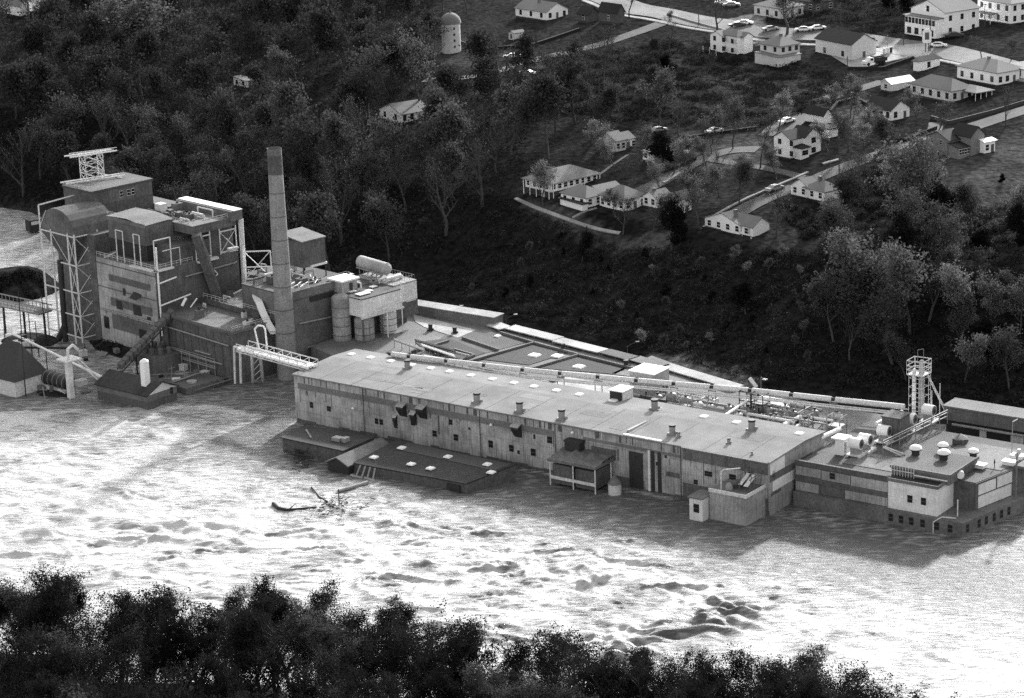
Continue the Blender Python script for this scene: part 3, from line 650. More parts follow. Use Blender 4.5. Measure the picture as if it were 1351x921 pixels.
# the long white pipe on its trestle behind the mill
t = FM.thing('overhead_pipe', 'long white lagged pipe with dark joints running on trestles behind the mill roof', 'pipeline')
PP = [Vector(FM.L3(x, y, 12)) for x, y in ((515, 467), (540, 470.5), (690, 488), (840, 502), (990, 515), (1100, 527), (1196, 537))]
b = MB(); jt = MB(); rl = MB(); ps = MB()
for i, (p, q) in enumerate(zip(PP[:-1], PP[1:])):
    n = max(1, int((q - p).length / 8)); d = (q - p).normalized()
    for k in range(n):
        a = p.lerp(q, k / n); c = p.lerp(q, (k + 1) / n)
        b.cyl(a + d * .45, c - d * .45, .6, None, 10); jt.cyl(a - d * .45, a + d * .45, .4, None, 8)
        ps.bar((a.x, a.y + .9, 7), (a.x, a.y + .9, 11.2), .22); ps.bar((a.x, a.y - .9, 7), (a.x, a.y - .9, 11.2), .22); ps.bar((a.x, a.y - 1, 11.1), (a.x, a.y + 1, 11.1), .22)
    nn = Vector((-d.y, d.x, 0)) * 1.2
    for s_ in (1, -1): rl.bar(p + nn * s_ - Vector((0, 0, .9)), q + nn * s_ - Vector((0, 0, .9)), .25)
    rl.cyl(p - nn * 1.3 - Vector((0, 0, 1.2)), q - nn * 1.3 - Vector((0, 0, 1.2)), .22, None, 6)
b.build('pipe', 'offwhite', t); jt.build('joint', 'dark', t); rl.build('rail', 'offwhite', t); ps.build('trestle', 'steel', t)
t = FM.thing('pump_cabin', 'white boxy cabin with louvres beside the long white pipe', 'cabin')
x_, y_ = FM.L(857, 514, 8); MB().box(x_ - 3, x_ + 3, y_ - 3.2, y_ + 3.2, 6.9, 12.6).build('wall', 'pale_roof', t); MB().box(x_ - 3.2, x_ + 3.2, y_ - 3.4, y_ + 3.4, 12.6, 12.8).build('roof', 'white', t)
for k in range(4): win(t, 'y', x_ - 2 + k * 1.3, y_ - 3.2, 7.6, .8, 1.6, 'g')

# pump yard: pipes, tanks, racks between the mill and the right block
def tank_h(t, a, c, r, m_='offwhite', bands=0):
    a, c = Vector(a), Vector(c); d = (c - a).normalized()
    b = MB(); b.cyl(a, c, r, None, 14)
    for s_, p in ((-1, a), (1, c)): b.cyl(p, p + d * s_ * r * .35, r, r * .62, 14)
    b.build('shell', m_, t)
    if bands:
        jb = MB()
        for k in range(bands): p = a.lerp(c, (k + .5) / bands); jb.cyl(p - d * .08, p + d * .08, r * 1.03, None, 14)
        jb.build('band', 'dark', t)
def cradle(t, a, c, r, z0):
    b = MB()
    for k in (.2, .8):
        p = Vector(a).lerp(Vector(c), k); b.box(p.x - r * .8, p.x + r * .8, p.y - .15, p.y + .15, z0, p.z)
    b.build('cradle', 'steel', t)
YD = FM
lb = ['squat pale drum valve', 'dark upright vessel', 'small round pump', 'upright pale filter pot', 'dull grey mixing pot']
spots = [(975, 553, 'pale_steel'), (987, 542, 'steel'), (1015, 546, 'steel'), (1036, 545, 'pale_steel'), (1047, 550, 'steel'), (921, 537, 'pale_steel'), (938, 538, 'pale_steel'), (962, 541, 'steel'), (1024, 556, 'steel'), (868, 527, 'steel'), (886, 529, 'steel'), (1104, 553, 'pale_steel'), (1094, 564, 'steel'), (1075, 548, 'steel'), (905, 533, 'steel')]
where = ['nearest the mill roof ridge', 'behind the pale crossing pipe', 'beside the pipe rack gap', 'under the white pipe', 'next to the dark trench', 'close behind the white cabin', 'in front of the long trestle', 'between two pipes', 'left of the dark trench', 'at the foot of the white cabin', 'right of the white cabin', 'right of the dark trench', 'beside the pale service pipe', 'at the middle of the trench', 'halfway along the rack']
for i, (px, py, m_) in enumerate(spots):
    x_, y_ = FM.L(px, py, 8); r = .8 + .5 * rnd.random()
    t = FM.thing('process_vessel', lb[i % 5] + ' in the pump yard, ' + where[i], 'vessel', 'vessels in the pump yard', (x_, y_, 7))
    hh = 1.2 + rnd.random() * 1.4
    MB().cyl((0, 0, 0), (0, 0, hh), r, None, 12).dome((0, 0, hh), r, r * .5).build('shell', m_, t)
    MB().cyl((0, 0, hh), (0, 0, hh + .9), .2, None, 6).cyl((0, 0, hh + .8), (0, 0, hh + 1.0), .4, None, 8).build('valve', 'dark', t)
    MB().tube([(0, r * .8, .6), (0, r + 1.2, .6), (0, r + 1.2, -.1)], .18).build('pipe', 'pale_steel', t)
pipes = [((955, 549), (993, 524), 10, .32, 'white', 'pale crossing pipe rising from the mill roof to the trestle'), ((1034, 561), (1056, 550), 8.6, .5, 'white', 'thick pale pipe across the dark trench'), ((1050, 563), (1067, 554), 8.6, .3, 'white', 'thin pale pipe across the dark trench'), ((1082, 578), (1108, 566), 10, .5, 'white', 'thick white pipe leaving the end of the mill ridge'), ((1156, 559), (1190, 543), 10.5, .4, 'white', 'white pipe climbing towards the steel tower'),
         ((1010, 528), (1085, 542), 8.5, .4, 'pale_roof', 'pale pipe lying left of the dark trench edge'), ((1070, 551), (1100, 556), 9, .35, 'white', 'short white pipe right of the dark trench'), ((880, 532), (960, 545), 8.6, .3, 'steel', 'grey pipe running along the pump yard behind the roof'), ((900, 526), (985, 540), 8.6, .3, 'steel', 'grey pipe parallel to the pump yard rack'), ((845, 524), (880, 531), 8.6, .5, 'dark', 'dark pipe at the foot of the white cabin'), ((690, 500), (830, 527), 8.2, .35, 'steel', 'grey pipe lying between the ridge and the pale parapets'), ((640, 487), (725, 505), 8.4, .25, 'pale_roof', 'thin pale conduit just behind the mill skylights'), ((565, 456), (620, 470), 8, .3, 'pale_roof', 'pale conduit crossing the dark upstream rear roof'), ((548, 458), (590, 468), 8, .3, 'dark', 'dark conduit crossing the upstream rear roof')]
for a, c, z, r, m_, l_ in pipes:
    t = FM.thing('service_pipe', l_, 'pipe', 'service pipes behind the mill')
    p, q = Vector(FM.L3(*a, z)), Vector(FM.L3(*c, z)); MB().cyl(p, q, r, None, 8).build('pipe', m_, t)
    b = MB()
    for k in (.08, .5, .92): s_ = p.lerp(q, k); b.bar((s_.x, s_.y, 6.9), (s_.x, s_.y, z - r), .16)
    b.build('support', 'steel', t)
rp = random.Random(17)
ends = ['near the mill ridge', 'by the low rack', 'under the long white pipe', 'toward the drum fans', 'behind the white cabin', 'in the middle of the yard']
for k in range(26):
    px = rp.uniform(860, 1100); py = 520 + (px - 860) * .17 + rp.uniform(-2, 14); x_, y_ = FM.L(px, py, 8); l = rp.uniform(3, 11); al = rp.random() < .5
    q = (x_ + (0 if al else l * .6), y_ + (l if al else 0)); h = rp.uniform(.5, 2.4); r = rp.uniform(.12, .34)
    if not (22.6 < x_ < 47 and 22.6 < q[0] < 47 and y_ > 0): continue
    t = FM.thing('yard_pipe', ('pale', 'grey', 'dull')[k % 3] + (' long' if l > 7 else ' short') + ' raised pipe run ' + ends[k % 6], 'pipe', 'raised pipe runs of the pump yard')
    MB().tube([(x_, y_, 7), (x_, y_, 7 + h), (*q, 7 + h), (*q, 7)], r, 6).build('pipe', rp.choice(('offwhite', 'pale_steel', 'steel', 'steel')), t)
    MB().cyl(((x_ + q[0]) / 2, (y_ + q[1]) / 2, 7 + h), ((x_ + q[0]) / 2, (y_ + q[1]) / 2, 7.9 + h), .12, None, 5).cyl(((x_ + q[0]) / 2, (y_ + q[1]) / 2, 7.85 + h), ((x_ + q[0]) / 2, (y_ + q[1]) / 2, 7.95 + h), .3, None, 8).build('valve', 'dark', t)
for k, (px, py, px2, py2) in enumerate(((548, 449, 600, 463), (556, 455, 600, 470), (520, 448, 560, 462), (610, 480, 690, 496), (560, 470, 640, 484))):
    a, c = Vector(FM.L3(px, py, 9)), Vector(FM.L3(px2, py2, 9)); t = FM.thing('pipe_rack', ('dark', 'pale', 'short', 'long grey', 'low')[k] + ' pipe rack crossing the upstream end of the rear roofs', 'rack', 'pipe racks at the upstream end'); b = MB()
    for s_ in (-.5, 0, .5): b.cyl(a + Vector((s_, s_, 0)), c + Vector((s_, s_, 0)), .16, None, 6)
    b.build_one('pipe', ('dark', 'pale_steel', 'steel', 'steel', 'offwhite')[k], t); b = MB()
    for q in range(5): p = a.lerp(c, q / 4); b.bar((p.x, p.y, 6.9), (p.x, p.y, 9), .16)
    b.build('support', 'steel', t)
x0, y0 = FM.L(1056, 562, 7); 
t = FM.thing('trench', 'dark open trench roof between the pale service pipes', 'pit'); MB().prism([FM.L(1040, 561, 7.1), FM.L(1070, 546, 7.1), FM.L(1094, 550, 7.1), FM.L(1075, 570, 7.1)], 7.1, 7.2).build('cover', 'dark', t)
racks = [(988, 515, 12, 3), (1003, 519, 12, 3), (1064, 545, 11, 2), (1104, 548, 12, 3), (1035, 540, 10, 2.4), (905, 523, 11, 2)]
for i, (px, py, top, w) in enumerate(racks):
    x_, y_ = FM.L(px, py, top)
    t = FM.thing('steel_rack', 'dark steel service rack, ' + ('tall one under the long white pipe by the slide', 'one beside the pale yard box', 'one at the middle of the dark trench', 'one nearest the motor row', 'low one over the round pumps', 'one behind the white cabin')[i], 'rack', 'steel racks of the pump yard')
    b = MB()
    for dx in (-w / 2, w / 2):
        for dy in (-w / 2, w / 2): b.bar((x_ + dx, y_ + dy, 6.9), (x_ + dx, y_ + dy, top), .22)
    for z in (top, top - 2):
        b.bar((x_ - w / 2, y_ - w / 2, z), (x_ + w / 2, y_ - w / 2, z), .2); b.bar((x_ - w / 2, y_ + w / 2, z), (x_ + w / 2, y_ + w / 2, z), .2)
        b.bar((x_ - w / 2, y_ - w / 2, z), (x_ - w / 2, y_ + w / 2, z), .2); b.bar((x_ + w / 2, y_ - w / 2, z), (x_ + w / 2, y_ + w / 2, z), .2)
    b.build('frame', 'dark' if i < 2 else 'steel', t)
    MB().box(x_ - w / 2, x_ + w / 2, y_ - w / 2, y_ + w / 2, top - 2.1, top - 2.0).build('deck', 'steel', t)
t = FM.thing('yard_box', 'pale low equipment box lying beside the tall dark rack', 'box'); x_, y_ = FM.L(1020, 535, 8); MB().box(x_ - 2, x_ + 2, y_ - 4, y_ + 4, 6.9, 9).build('body', 'pale_roof', t); MB().box(x_ - 2.1, x_ + 2.1, y_ - 4.1, y_ + 4.1, 9, 9.1).build('lid', 'white', t)
t = FM.thing('street_lamp', 'lamp post at the foot of the dark slope behind the pump yard', 'lamp')
p = Vector(FM.L3(1004, 512, 4)); b = MB().cyl((p.x, p.y, 3), (p.x, p.y, 6.6), .12, .09, 6); b.bar((p.x, p.y, 6.5), (p.x - 2, p.y - 2.2, 7), .12); b.build('pole', 'steel', t); MB().box(p.x - 2.6, p.x - 1.8, p.y - 2.8, p.y - 1.8, 6.9, 7.1).build('lamp', 'white', t)
for i, (px, py, l_) in enumerate(((597, 409, 'roadside lamp with a pale arm behind the long narrow shed'), (668, 421, 'roadside lamp with a pale arm behind the first canopy'), (828, 458, 'roadside lamp with a pale arm behind the dark canopy'))):
    P = tg(px, py + 18); t = thing('street_lamp', l_, 'lamp', P, 0, 'roadside lamps behind the mill')
    MB().cyl((0, 0, 0), (0, 0, 3.6), .1, .07, 6).bar((0, 0, 3.5), (2.2, .7, 4.4), .1).build('pole', 'mid_wall', t); MB().box(2.0, 2.9, .5, .9, 4.35, 4.5).build('lamp', 'pale_steel', t)
t = FM.thing('slide', 'pale slide plank leaning against the rear slope by the lamp', 'chute'); p = Vector(FM.L3(989, 499, 8)); q = Vector(FM.L3(998, 511, 6)); MB().bar(p, q, .9).build('plank', 'white', t)

# ------------------------------------------------------------------ downstream block (frame FR)
t = FR.thing('downstream_block', 'downstream factory block of pale panels over a brick base with stepped flat roofs', 'factory building')
MB().prism([(0, 0), (0, 36.8), (45, 36.8), (45, -9), (19, -4), (18.4, -4.0)], -3, 2.95).build('brick_base', 'brick', t)
# upper storey, panel walls
UP = [(2.2, 16.4), (2.2, 37), (44, 37), (44, -4), (19.5, -1.2), (8.2, 1.0), (8.2, 5.6)]
MB().prism([(1.2, 16.4), (1.2, 37), (34, 37), (34, -5.3), (19.5, -1.6), (8.0, 1.0), (8.0, 16.4)], 2.95, 8.3).build('wall', 'mid_wall', t)
for y0, y1, z0, z1, m_ in ((16.5, 24.5, 6.0, 8.0, 'end_wall'), (24.7, 31, 6.1, 8.0, 'end_wall'), (31.2, 36.8, 6.3, 8.1, 'end_wall'), (16.5, 36.8, 4.9, 6.0, 'dark_wall'), (16.5, 25.8, 3.05, 4.8, 'end_wall'), (26, 31.5, 3.05, 4.8, 'mid_wall'), (31.7, 36.8, 3.05, 4.8, 'end_wall')):
    bx('wall_panel', m_, t, 1.1, 1.2, y0, y1, z0, z1)
bx('parapet', 'dark_wall', t, 1.0, 1.6, 16.3, 37, 8.3, 9.3)
win(t, 'x', 1.1, 28.6, 6.6, 1.2, 1.3, 'g')
MB().prism([(1.6, 16.6), (1.6, 37), (34, 37), (34, -5.1), (19.7, -1.4), (8.2, 1.2), (8.2, 16.6)], 8.3, 8.4).build('roof', 'tar2', t)
MB().prism([(6, 17.5), (6, 29), (14, 29), (14, 17.5)], 8.4, 8.5).build('roof_patch', 'gravel', t)
MB().prism([(17, 0), (17, 14), (30, 14), (30, -2)], 8.4, 8.5).build('roof_patch', 'gravel', t)
# raised roof section
b = MB().box(4.4, 17, 5, 17.4, 8.3, 10.1); b.build('raised_wall', 'brick', t); bx('raised_roof', 'tar2', t, 4.3, 17.1, 4.9, 17.5, 10.1, 10.25)
b = MB(); b.box(4.1, 4.4, 4.8, 17.6, 10.0, 10.6); b.box(4.4, 17.2, 4.7, 5.0, 10.0, 10.6); b.build('raised_parapet', 'gravel', t)
# white block
bx('white_wall', 'light_panel', t, .9, 8.5, 5.8, 16.3, 2.95, 8.6); bx('white_block_roof', 'tar', t, .8, 8.6, 5.7, 16.4, 8.6, 8.75)
b = MB(); b.box(.7, 1.0, 5.6, 16.5, 8.5, 9.15); b.box(1, 4.3, 5.6, 5.9, 8.5, 9.15); b.build('white_parapet', 'brick', t)
for y_ in (11.6, 8.7): win(t, 'x', .9, y_, 4.8, 1.1, 1.5, 'g')
# corner wing
for x0, x1, z0, z1 in ((8.6, 14, 5.8, 7.9), (14.3, 19, 5.8, 8.0), (8.6, 19, 3.1, 5.5)):
    o = bx('wall_panel', 'light_panel', t, 0, x1 - x0, -.1, 0, z0, z1); k = (-1.6 - 1.0) / 11.5; o.location = (x0, 1.0 + (x0 - 8.0) * k, 0); o.rotation_euler = (0, 0, math.atan(k))
for k, (y_, kd) in enumerate([(15.2, 'g'), (13, 'g'), (10.8, 'g'), (8.4, 'g'), (5.4, 'g'), (2.6, 'g')]): win(t, 'x', 0, y_, .6, 1.0, 1.6, kd)
for x_ in (1.5, 5, 7.2, 9.6, 11.9, 14.2): win(t, 'y', x_, -x_ * 4 / 18.4 - .02, .7, .9, 1.7, 'g').rotation_euler = (0, 0, math.pi / 2 - .21)
bx('far_wing', 'gravel', t, 20, 34, -4.8, -1.7, 8.4, 8.9)
t = FR.thing('downspout', 'thin pale downspout bending over the brick ledge at the downstream corner', 'pipe'); MB().tube([(-.3, 6, -1), (-.3, 6, 2.2), (.3, 4.5, 3.3), (1.2, 2, 3.2)], .12).build('pipe', 'offwhite', t)
t = FR.thing('mast', 'thin pale mast standing on the brick ledge', 'mast'); MB().cyl((3, 2.5, 2.95), (3, 2.5, 6.3), .12).build('pole', 'offwhite', t)
t = FR.thing('ladder_rack', 'pipe and ladder frame leaning on the raised roof edge', 'frame')
b = MB()
for k in range(9): b.bar((3.7, 12.2 + k * .6, 8.75), (3.7, 12.2 + k * .6, 10.9), .12)
b.bar((3.7, 12.2, 10.9), (3.7, 17, 10.9), .14); b.bar((3.7, 12.2, 9.8), (3.7, 17, 9.8), .14); b.build('frame', 'offwhite', t)
b = MB(); b.cyl((3.5, 5, 9.5), (3.5, 12, 9.5), .15); b.build('pipe', 'offwhite', t)
for i, (px, py, z, s, l_) in enumerate(((1208, 600, 10.2, 1.0, 'left one, alone near the roof edge'), (1245, 606, 10.2, 1.05, 'front one of the pair'), (1244, 596, 10.2, .9, 'rear one of the pair'), (1284, 604, 8.5, .9, 'one on the lower right roof'))):
    x_, y_ = FR.L(px, py, z)
    t = FR.thing('mushroom_vent', 'white capped mushroom roof vent on the downstream block, ' + l_, 'roof vent', 'white capped roof vents of the downstream block', (x_, y_, z))
    MB().cyl((0, 0, 0), (0, 0, 1.1), .8 * s, None, 12).cyl((0, 0, 1.1), (0, 0, 1.3), 1.25 * s, None, 14).build('base', 'dark', t); MB().dome((0, 0, 1.3), 1.3 * s, .8 * s, 14).build('cap', 'white', t)
x_, y_ = FR.L(1266, 625, 9.3); t = FR.thing('barrel', 'white barrel tank lying at the corner of the raised roof', 'tank', None, (x_, y_, 9.4)); MB().cyl((-.9, -.6, 0), (.9, .6, 0), .8, None, 12).build('shell', 'white', t); MB().box(-.6, .6, -.6, .6, -1, -.5).build('cradle', 'steel', t)
for i, (px, py) in enumerate(((1332, 612), (1343, 604), (1292, 616))):
    x_, y_ = FR.L(px, py, 8.6); t = FR.thing('roof_box', ('white roof box nearest the man on the roof', 'white roof box at the far right of the low roof', 'small pale roof box left of the man')[i], 'roof unit', 'roof boxes', (x_, y_, 8.5)); MB().box(-.8, .8, -1.2, 1.2, 0, .7).box(-1, 1, -1.4, 1.4, .7, .8).build('body', 'white', t)
# motors on white bases
MT = [(1130, 585), (1142, 579.5), (1167, 568), (1201, 552), (1226, 541)]
ml = ['nearest one of the front pair', 'rear one of the front pair', 'one left of the grey cabin', 'one right of the grey cabin', 'one under the steel tower']
for i, (px, py) in enumerate(MT):
    z = 11; x_, y_ = FR.L(px, py, z); t = FR.thing('drum_fan', 'big white drum fan with a dark open mouth, ' + ml[i], 'fan', 'row of white drum fans', (x_, y_, 8.4))
    b = MB(); b.cyl((0, -1.1, 2.6), (0, 1.3, 2.6), 1.15, None, 18); b.build('drum', 'white', t)
    MB().cyl((0, -1.16, 2.6), (0, -1.1, 2.6), .95, None, 16).build('mouth', 'mid_wall', t); MB().cyl((0, -1.3, 2.6), (0, -1.14, 2.6), .35, None, 10).build('hub', 'dark', t)
    MB().box(-.8, .8, -.8, 1.0, .5, 1.7).build('stand', 'steel', t); MB().box(-1.6, 1.9, -1.5, -1.1, .0, .55).box(-1.6, 1.9, 1.1, 1.5, 0, .55).box(-1.6, 1.9, -1.1, 1.1, .3, .5).build('base', 'offwhite', t)
x_, y_ = FR.L(1110, 592, 9.5); t = FR.thing('control_cabinet', 'narrow white control cabinet with an overhanging top beside the drum fans', 'cabinet', None, (x_, y_, 8.4)); MB().box(-.9, .9, -.9, .9, 0, 3.4).build('body', 'white', t); MB().box(-1.6, 1.6, -1.5, 1.5, 3.4, 3.7).build('top', 'white', t); MB().box(-.4, .4, -1.0, -.9, .4, 2.6).build('door', 'pale_roof', t)
x_, y_ = FR.L(1182, 577, 8.6); t = FR.thing('roof_cabin', 'dark grey corrugated cabin standing between the drum fans', 'cabin', None, (x_, y_, 8.4)); MB().box(-2.4, 2.2, -2.0, 2.0, 0, 5.0).build('wall', 'mid_wall', t); MB().box(-2.6, 2.4, -2.2, 2.2, 5, 5.2).build('roof', 'tar2', t)
t = FR.thing('catwalk', 'long dark pipe catwalk rising from the roof cabin to the right', 'catwalk')
a, c = Vector(FR.L3(1165, 590, 10)), Vector(FR.L3(1250, 549, 10)); b = MB()
for dz in (0, .8, 1.3): b.cyl(a + Vector((0, 0, dz)), c + Vector((0, 0, dz)), .13, None, 5)
for k in range(9): p = a.lerp(c, k / 8); b.bar((p.x, p.y, 8.4), (p.x, p.y, 11.3), .15)
b.build('rail', 'steel', t); MB().bar(a, Vector((a.x + 1, a.y - 3.5, 8.5)), .3).bar(a + Vector((.5, 0, 0)), Vector((a.x + 2, a.y - 4, 8.5)), .3).build('brace', 'offwhite', t)
# steel tower with two columns
x_, y_ = FR.L(1211, 552, 8.4); t = FR.thing('column_tower', 'tall twin column steel tower with a caged platform and side ladder', 'tower', None, (x_, y_, 8.4))
HT = 12.0; t.scale = (.72, .72, 1.0)
MB().cyl((-.9, .9, 0), (-.9, .9, HT - 1.5), .55, None, 12).dome((-.9, .9, HT - 1.5), .55, .5).build('column', 'white', t)
MB().cyl((.7, -.7, 0), (.7, -.7, HT), .85, None, 14).dome((.7, -.7, HT), .85, .7).build('column', 'pale_roof', t)
b = MB()
for k in range(5): b.cyl((-.9, .9, 2 + k * 2), (-.9, .9, 2.15 + k * 2), .6, None, 12); b.cyl((.7, -.7, 2 + k * 2), (.7, -.7, 2.15 + k * 2), .9, None, 12)
b.build('band', 'steel', t)
b = MB(); X4 = [(-2, 2), (2, 2), (2.2, -2.2), (-2, -2)]
for x0, y0 in X4: b.bar((x0, y0, 0), (x0, y0, HT + .8), .14)
for z in range(1, 13, 2):
    for k in range(4): a_, c_ = X4[k], X4[(k + 1) % 4]; b.bar((*a_, z), (*c_, z), .09)
for z in range(0, 12, 1): b.bar((2.2, -2.2, z), (3.1, -2.4, z), .1)
b.bar((3.1, -2.4, 0), (3.1, -2.4, 12), .12); b.build('frame', 'offwhite', t)
b = MB()
for z in (HT - 2.2, HT - 1.2, HT + .8, HT - .3):
    for k in range(4): a_ = (X4[k][0] * 1.25, X4[k][1] * 1.25); c_ = (X4[(k + 1) % 4][0] * 1.25, X4[(k + 1) % 4][1] * 1.25); b.bar((*a_, z), (*c_, z), .16)
for x0, y0 in X4: b.bar((x0 * 1.25, y0 * 1.25, HT - 2.2), (x0 * 1.25, y0 * 1.25, HT + .8), .13)
b.box(-2.4, 2.4, -2.4, 2.4, HT - 2.35, HT - 2.25); b.build('platform', 'offwhite', t)
b = MB(); b.bar((-.6, 0, HT), (-.6, 0, HT + 3), .12); b.bar((1.2, -1, HT), (1.2, -1, HT + 3), .12); b.bar((-.6, 0, HT + 3), (1.2, -1, HT + 3), .1); b.build('mast', 'steel', t)
b = MB()
for d_ in (0, .7): b.cyl((1.5 + d_, -1.8, HT - 2.4), (4.5 + d_, -7.2, .4), .13, None, 6)
for k in range(16): u = k / 15; b.bar((1.5 + 3 * u, -1.8 - 5.4 * u, (HT - 2.4) * (1 - u) + .4 * u), (2.2 + 3 * u, -1.8 - 5.4 * u, (HT - 2.4) * (1 - u) + .4 * u), .08)
b.build('stair', 'offwhite', t)
b = MB(); b.bar((0, -4.3, 0), (0, -4.3, 6.5), .25); b.bar((1.4, -6.2, 0), (1.4, -6.2, 8), .25); b.build('post', 'offwhite', t)
# long raised gallery at the right
t = FR.thing('gallery_building', 'long grey windowless gallery with a pale roof edge at the foot of the wooded slope', 'factory building')
GZ = onplane(FR, 1300, 545, x=41.5).z; GB = onplane(FR, 1300, 562, x=41.5).z
bx('wall', 'mid_wall', t, 41.5, 47, -30, 24, GB, GZ); bx('roof', 'gravel', t, 41.2, 47.3, -30, 24.3, GZ, GZ + .3); bx('lower_wall', 'dark', t, 42.5, 47, -30, 24, -2, GB)
MB().cyl((41.2, -30, GB - .7), (41.2, 22, GB - .7), .3, None, 8).build('pipe', 'steel', t)
for y_, w in ((15.6, 1.5), (8, 2.8), (-6, 3)): bx('panel', 'offwhite', t, 42.3, 42.5, y_ - w / 2, y_ + w / 2, GB - 3.4, GB - 1.3)
t = FR.thing('lower_wing', 'dark lower wing roof in front of the long gallery', 'factory building'); bx('wall', 'dark_wall', t, 34.1, 42.4, -30, 37, -2, min(GB - 3.6, 6.0)); 
x_, y_ = FR.L(1267, 584, 8.5); t = FR.thing('roof_hut', 'small dark pyramid roofed hut on the rear of the low roof', 'hut', None, (x_, y_, 8.5)); MB().box(-1.2, 1.2, -1.2, 1.2, 0, 1).build('wall', 'dark_wall', t); MB().cyl((0, 0, 1), (0, 0, 1.9), 2.0, .1, 4).build('roof', 'gravel', t)
x_, y_ = FR.L(1335, 600, 8.5); t = FR.thing('street_lamp', 'thin lamp post with a short pale arm rising from the downstream roof', 'lamp', None, (x_, y_, 8.4)); MB().cyl((0, 0, 0), (0, 0, 7), .09, .07, 6).build('pole', 'steel', t); MB().bar((0, 0, 7), (1.2, -.5, 7.3), .22).build('lamp', 'white', t)
P = un(1340, 677, 0); t = thing('utility_pole', 'weathered pole standing in the water at the downstream corner', 'pole', P); MB().cyl((0, 0, -3), (0, 0, 12.5), .22, .16, 8).build('pole', 'wood', t); MB().box(-.5, .5, -.1, .1, 11.8, 12.4).cyl((.4, 0, 12.2), (.4, 0, 13.2), .35, None, 8).build('transformer', 'pale_steel', t)

# a man on the roof: one continuous skinned body
def person(label, P, rz_, wave=False, h=1.75, sit=False):
    t = thing('person', label, 'person', P, rz_)
    V = [(0, 0, .93), (0, 0, 1.15), (0, 0, 1.4), (0, 0, 1.5), (0, .01, 1.63), (.09, 0, .88), (.11, .02, .5), (.12, -.01, .08), (.13, .12, .03), (-.09, 0, .88), (-.11, -.04, .5), (-.12, -.1, .08), (-.13, .03, .03), (.19, 0, 1.4), (.25, -.02, 1.13), (.26, .08, .88), (-.19, 0, 1.4), (-.26, -.03, 1.13), (-.25, .07, .88), (0, .01, 1.72)]
    E_ = [(0, 1), (1, 2), (2, 3), (3, 4), (4, 19), (0, 5), (5, 6), (6, 7), (7, 8), (0, 9), (9, 10), (10, 11), (11, 12), (2, 13), (13, 14), (14, 15), (2, 16), (16, 17), (17, 18)]
    Rr = [.15, .14, .15, .06, .095, .1, .07, .045, .04, .1, .07, .045, .04, .07, .05, .035, .07, .05, .035, .08]
    me = bpy.data.meshes.new('body'); me.from_pydata(V, E_, []); o = bpy.data.objects.new('body', me); C.objects.link(o); o.parent = t; me.materials.append(M['cloth'])
    md = o.modifiers.new('skin', 'SKIN'); 
    for i, r in enumerate(Rr): me.skin_vertices[0].data[i].radius = (r, r); 
    me.skin_vertices[0].data[0].use_root = True
    sd = o.modifiers.new('sub', 'SUBSURF'); sd.levels = 1; sd.render_levels = 1
    MB().dome((0, .0, 1.68), .11, .1, 8, 3).build('hair', 'dark', t)
    return t
p = FR.L(1312, 617, 8.5)
person('man in dark clothes standing alone on the flat downstream roof', FR.W(p[0], p[1], 8.5), 1.0)
# ------------------------------------------------------------------ power house group (frame FP)
t = FP.thing('power_house', 'tall pale panelled boiler house with dark window bands and steel galleries on top', 'boiler house')
bx('wall', 'end_wall', t, -3.5, 22, -4, 20, -3, 23)
for z0, z1, m_ in ((17.7, 19.3, 'mid_wall'), (11.4, 13.4, 'mid_wall'), (5.5, 9.2, 'mid_wall')): bx('window_band', m_, t, -3.62, -3.5, -1.8, 15, z0, z1)
bx('side_wall', 'mid_wall', t, -3.4, 22, -4.12, -4, -3, 23)
for z_ in (21.5, 15.5): bx('wall_seam', 'mid_wall', t, -3.58, -3.5, -3.9, 20, z_, z_ + .25)
for y_, z_, w, h in ((11.5, 10.9, 2.4, 2.2), (4.2, 10.6, 3.2, 2.6), (2.5, 5, 3.2, 2.3), (9, 15.2, 1, 1.2), (17.5, 5, 2, 3)): win(t, 'x', -3.6, y_, z_, w, h, 'd')
b = MB(); b.add([(-3.6, 5, 16.5), (-3.6, 2, 16.2), (-5.2, 2, 15), (-5.2, 5, 15.2)], [(0, 1, 2, 3), (3, 2, 1, 0)][:1]); b.build('awning', 'dark', t)
b = MB(); b.box(-3.7, -3.5, 8.8, 9.5, 14.8, 16.6); b.box(-3.7, -3.5, -1, .3, 10, 11); b.build('louvre', 'dark', t)
bx('roof', 'gravel', t, -3.6, 22.1, -4.2, 20.1, 23, 23.2)
# dark upper boiler frame
bx('upper_wall', 'dark_wall', t, 3, 21.5, -3, 19, 23.2, 27.5)
bx('rear_wall', 'dark_wall', t, 14, 21.5, -3, 19, 27.5, 30)
bx('deck_roof', 'mid_wall', t, 8.6, 21.8, -4.2, 4.5, 29.6, 31.6); bx('deck_top', 'gravel', t, 8.5, 21.9, -4.3, 4.6, 31.6, 31.8)
bx('flue_duct', 'gravel', t, 19.8, 23.2, -5.2, 17, 31.0, 33.4); bx('duct_lid', 'white', t, 20.6, 23.3, -5.2, 17.1, 33.4, 33.6)
MB().tube([(22.8, -4.9, 31), (22.8, -4.9, 18.5), (22.4, -5.3, 16), (22.4, -5.3, 12)], .65, 10).build('stack_pipe', 'offwhite', t)
b = MB()
for x0, x1 in ((9, 13.5), (16.5, 21.5)):
    b.bar((x0, -4.3, 23.2), (x0, -4.3, 29.6), .3); b.bar((x1, -4.3, 23.2), (x1, -4.3, 29.6), .3); b.bar((x0, -4.3, 28.8), (x1, -4.3, 28.8), .3); b.bar((x0, -4.3, 23.6), (x1, -4.3, 23.6), .3)
b.bar((16.5, -4.35, 23.6), (21.5, -4.35, 28.8), .15); b.bar((16.5, -4.35, 28.8), (21.5, -4.35, 23.6), .15)
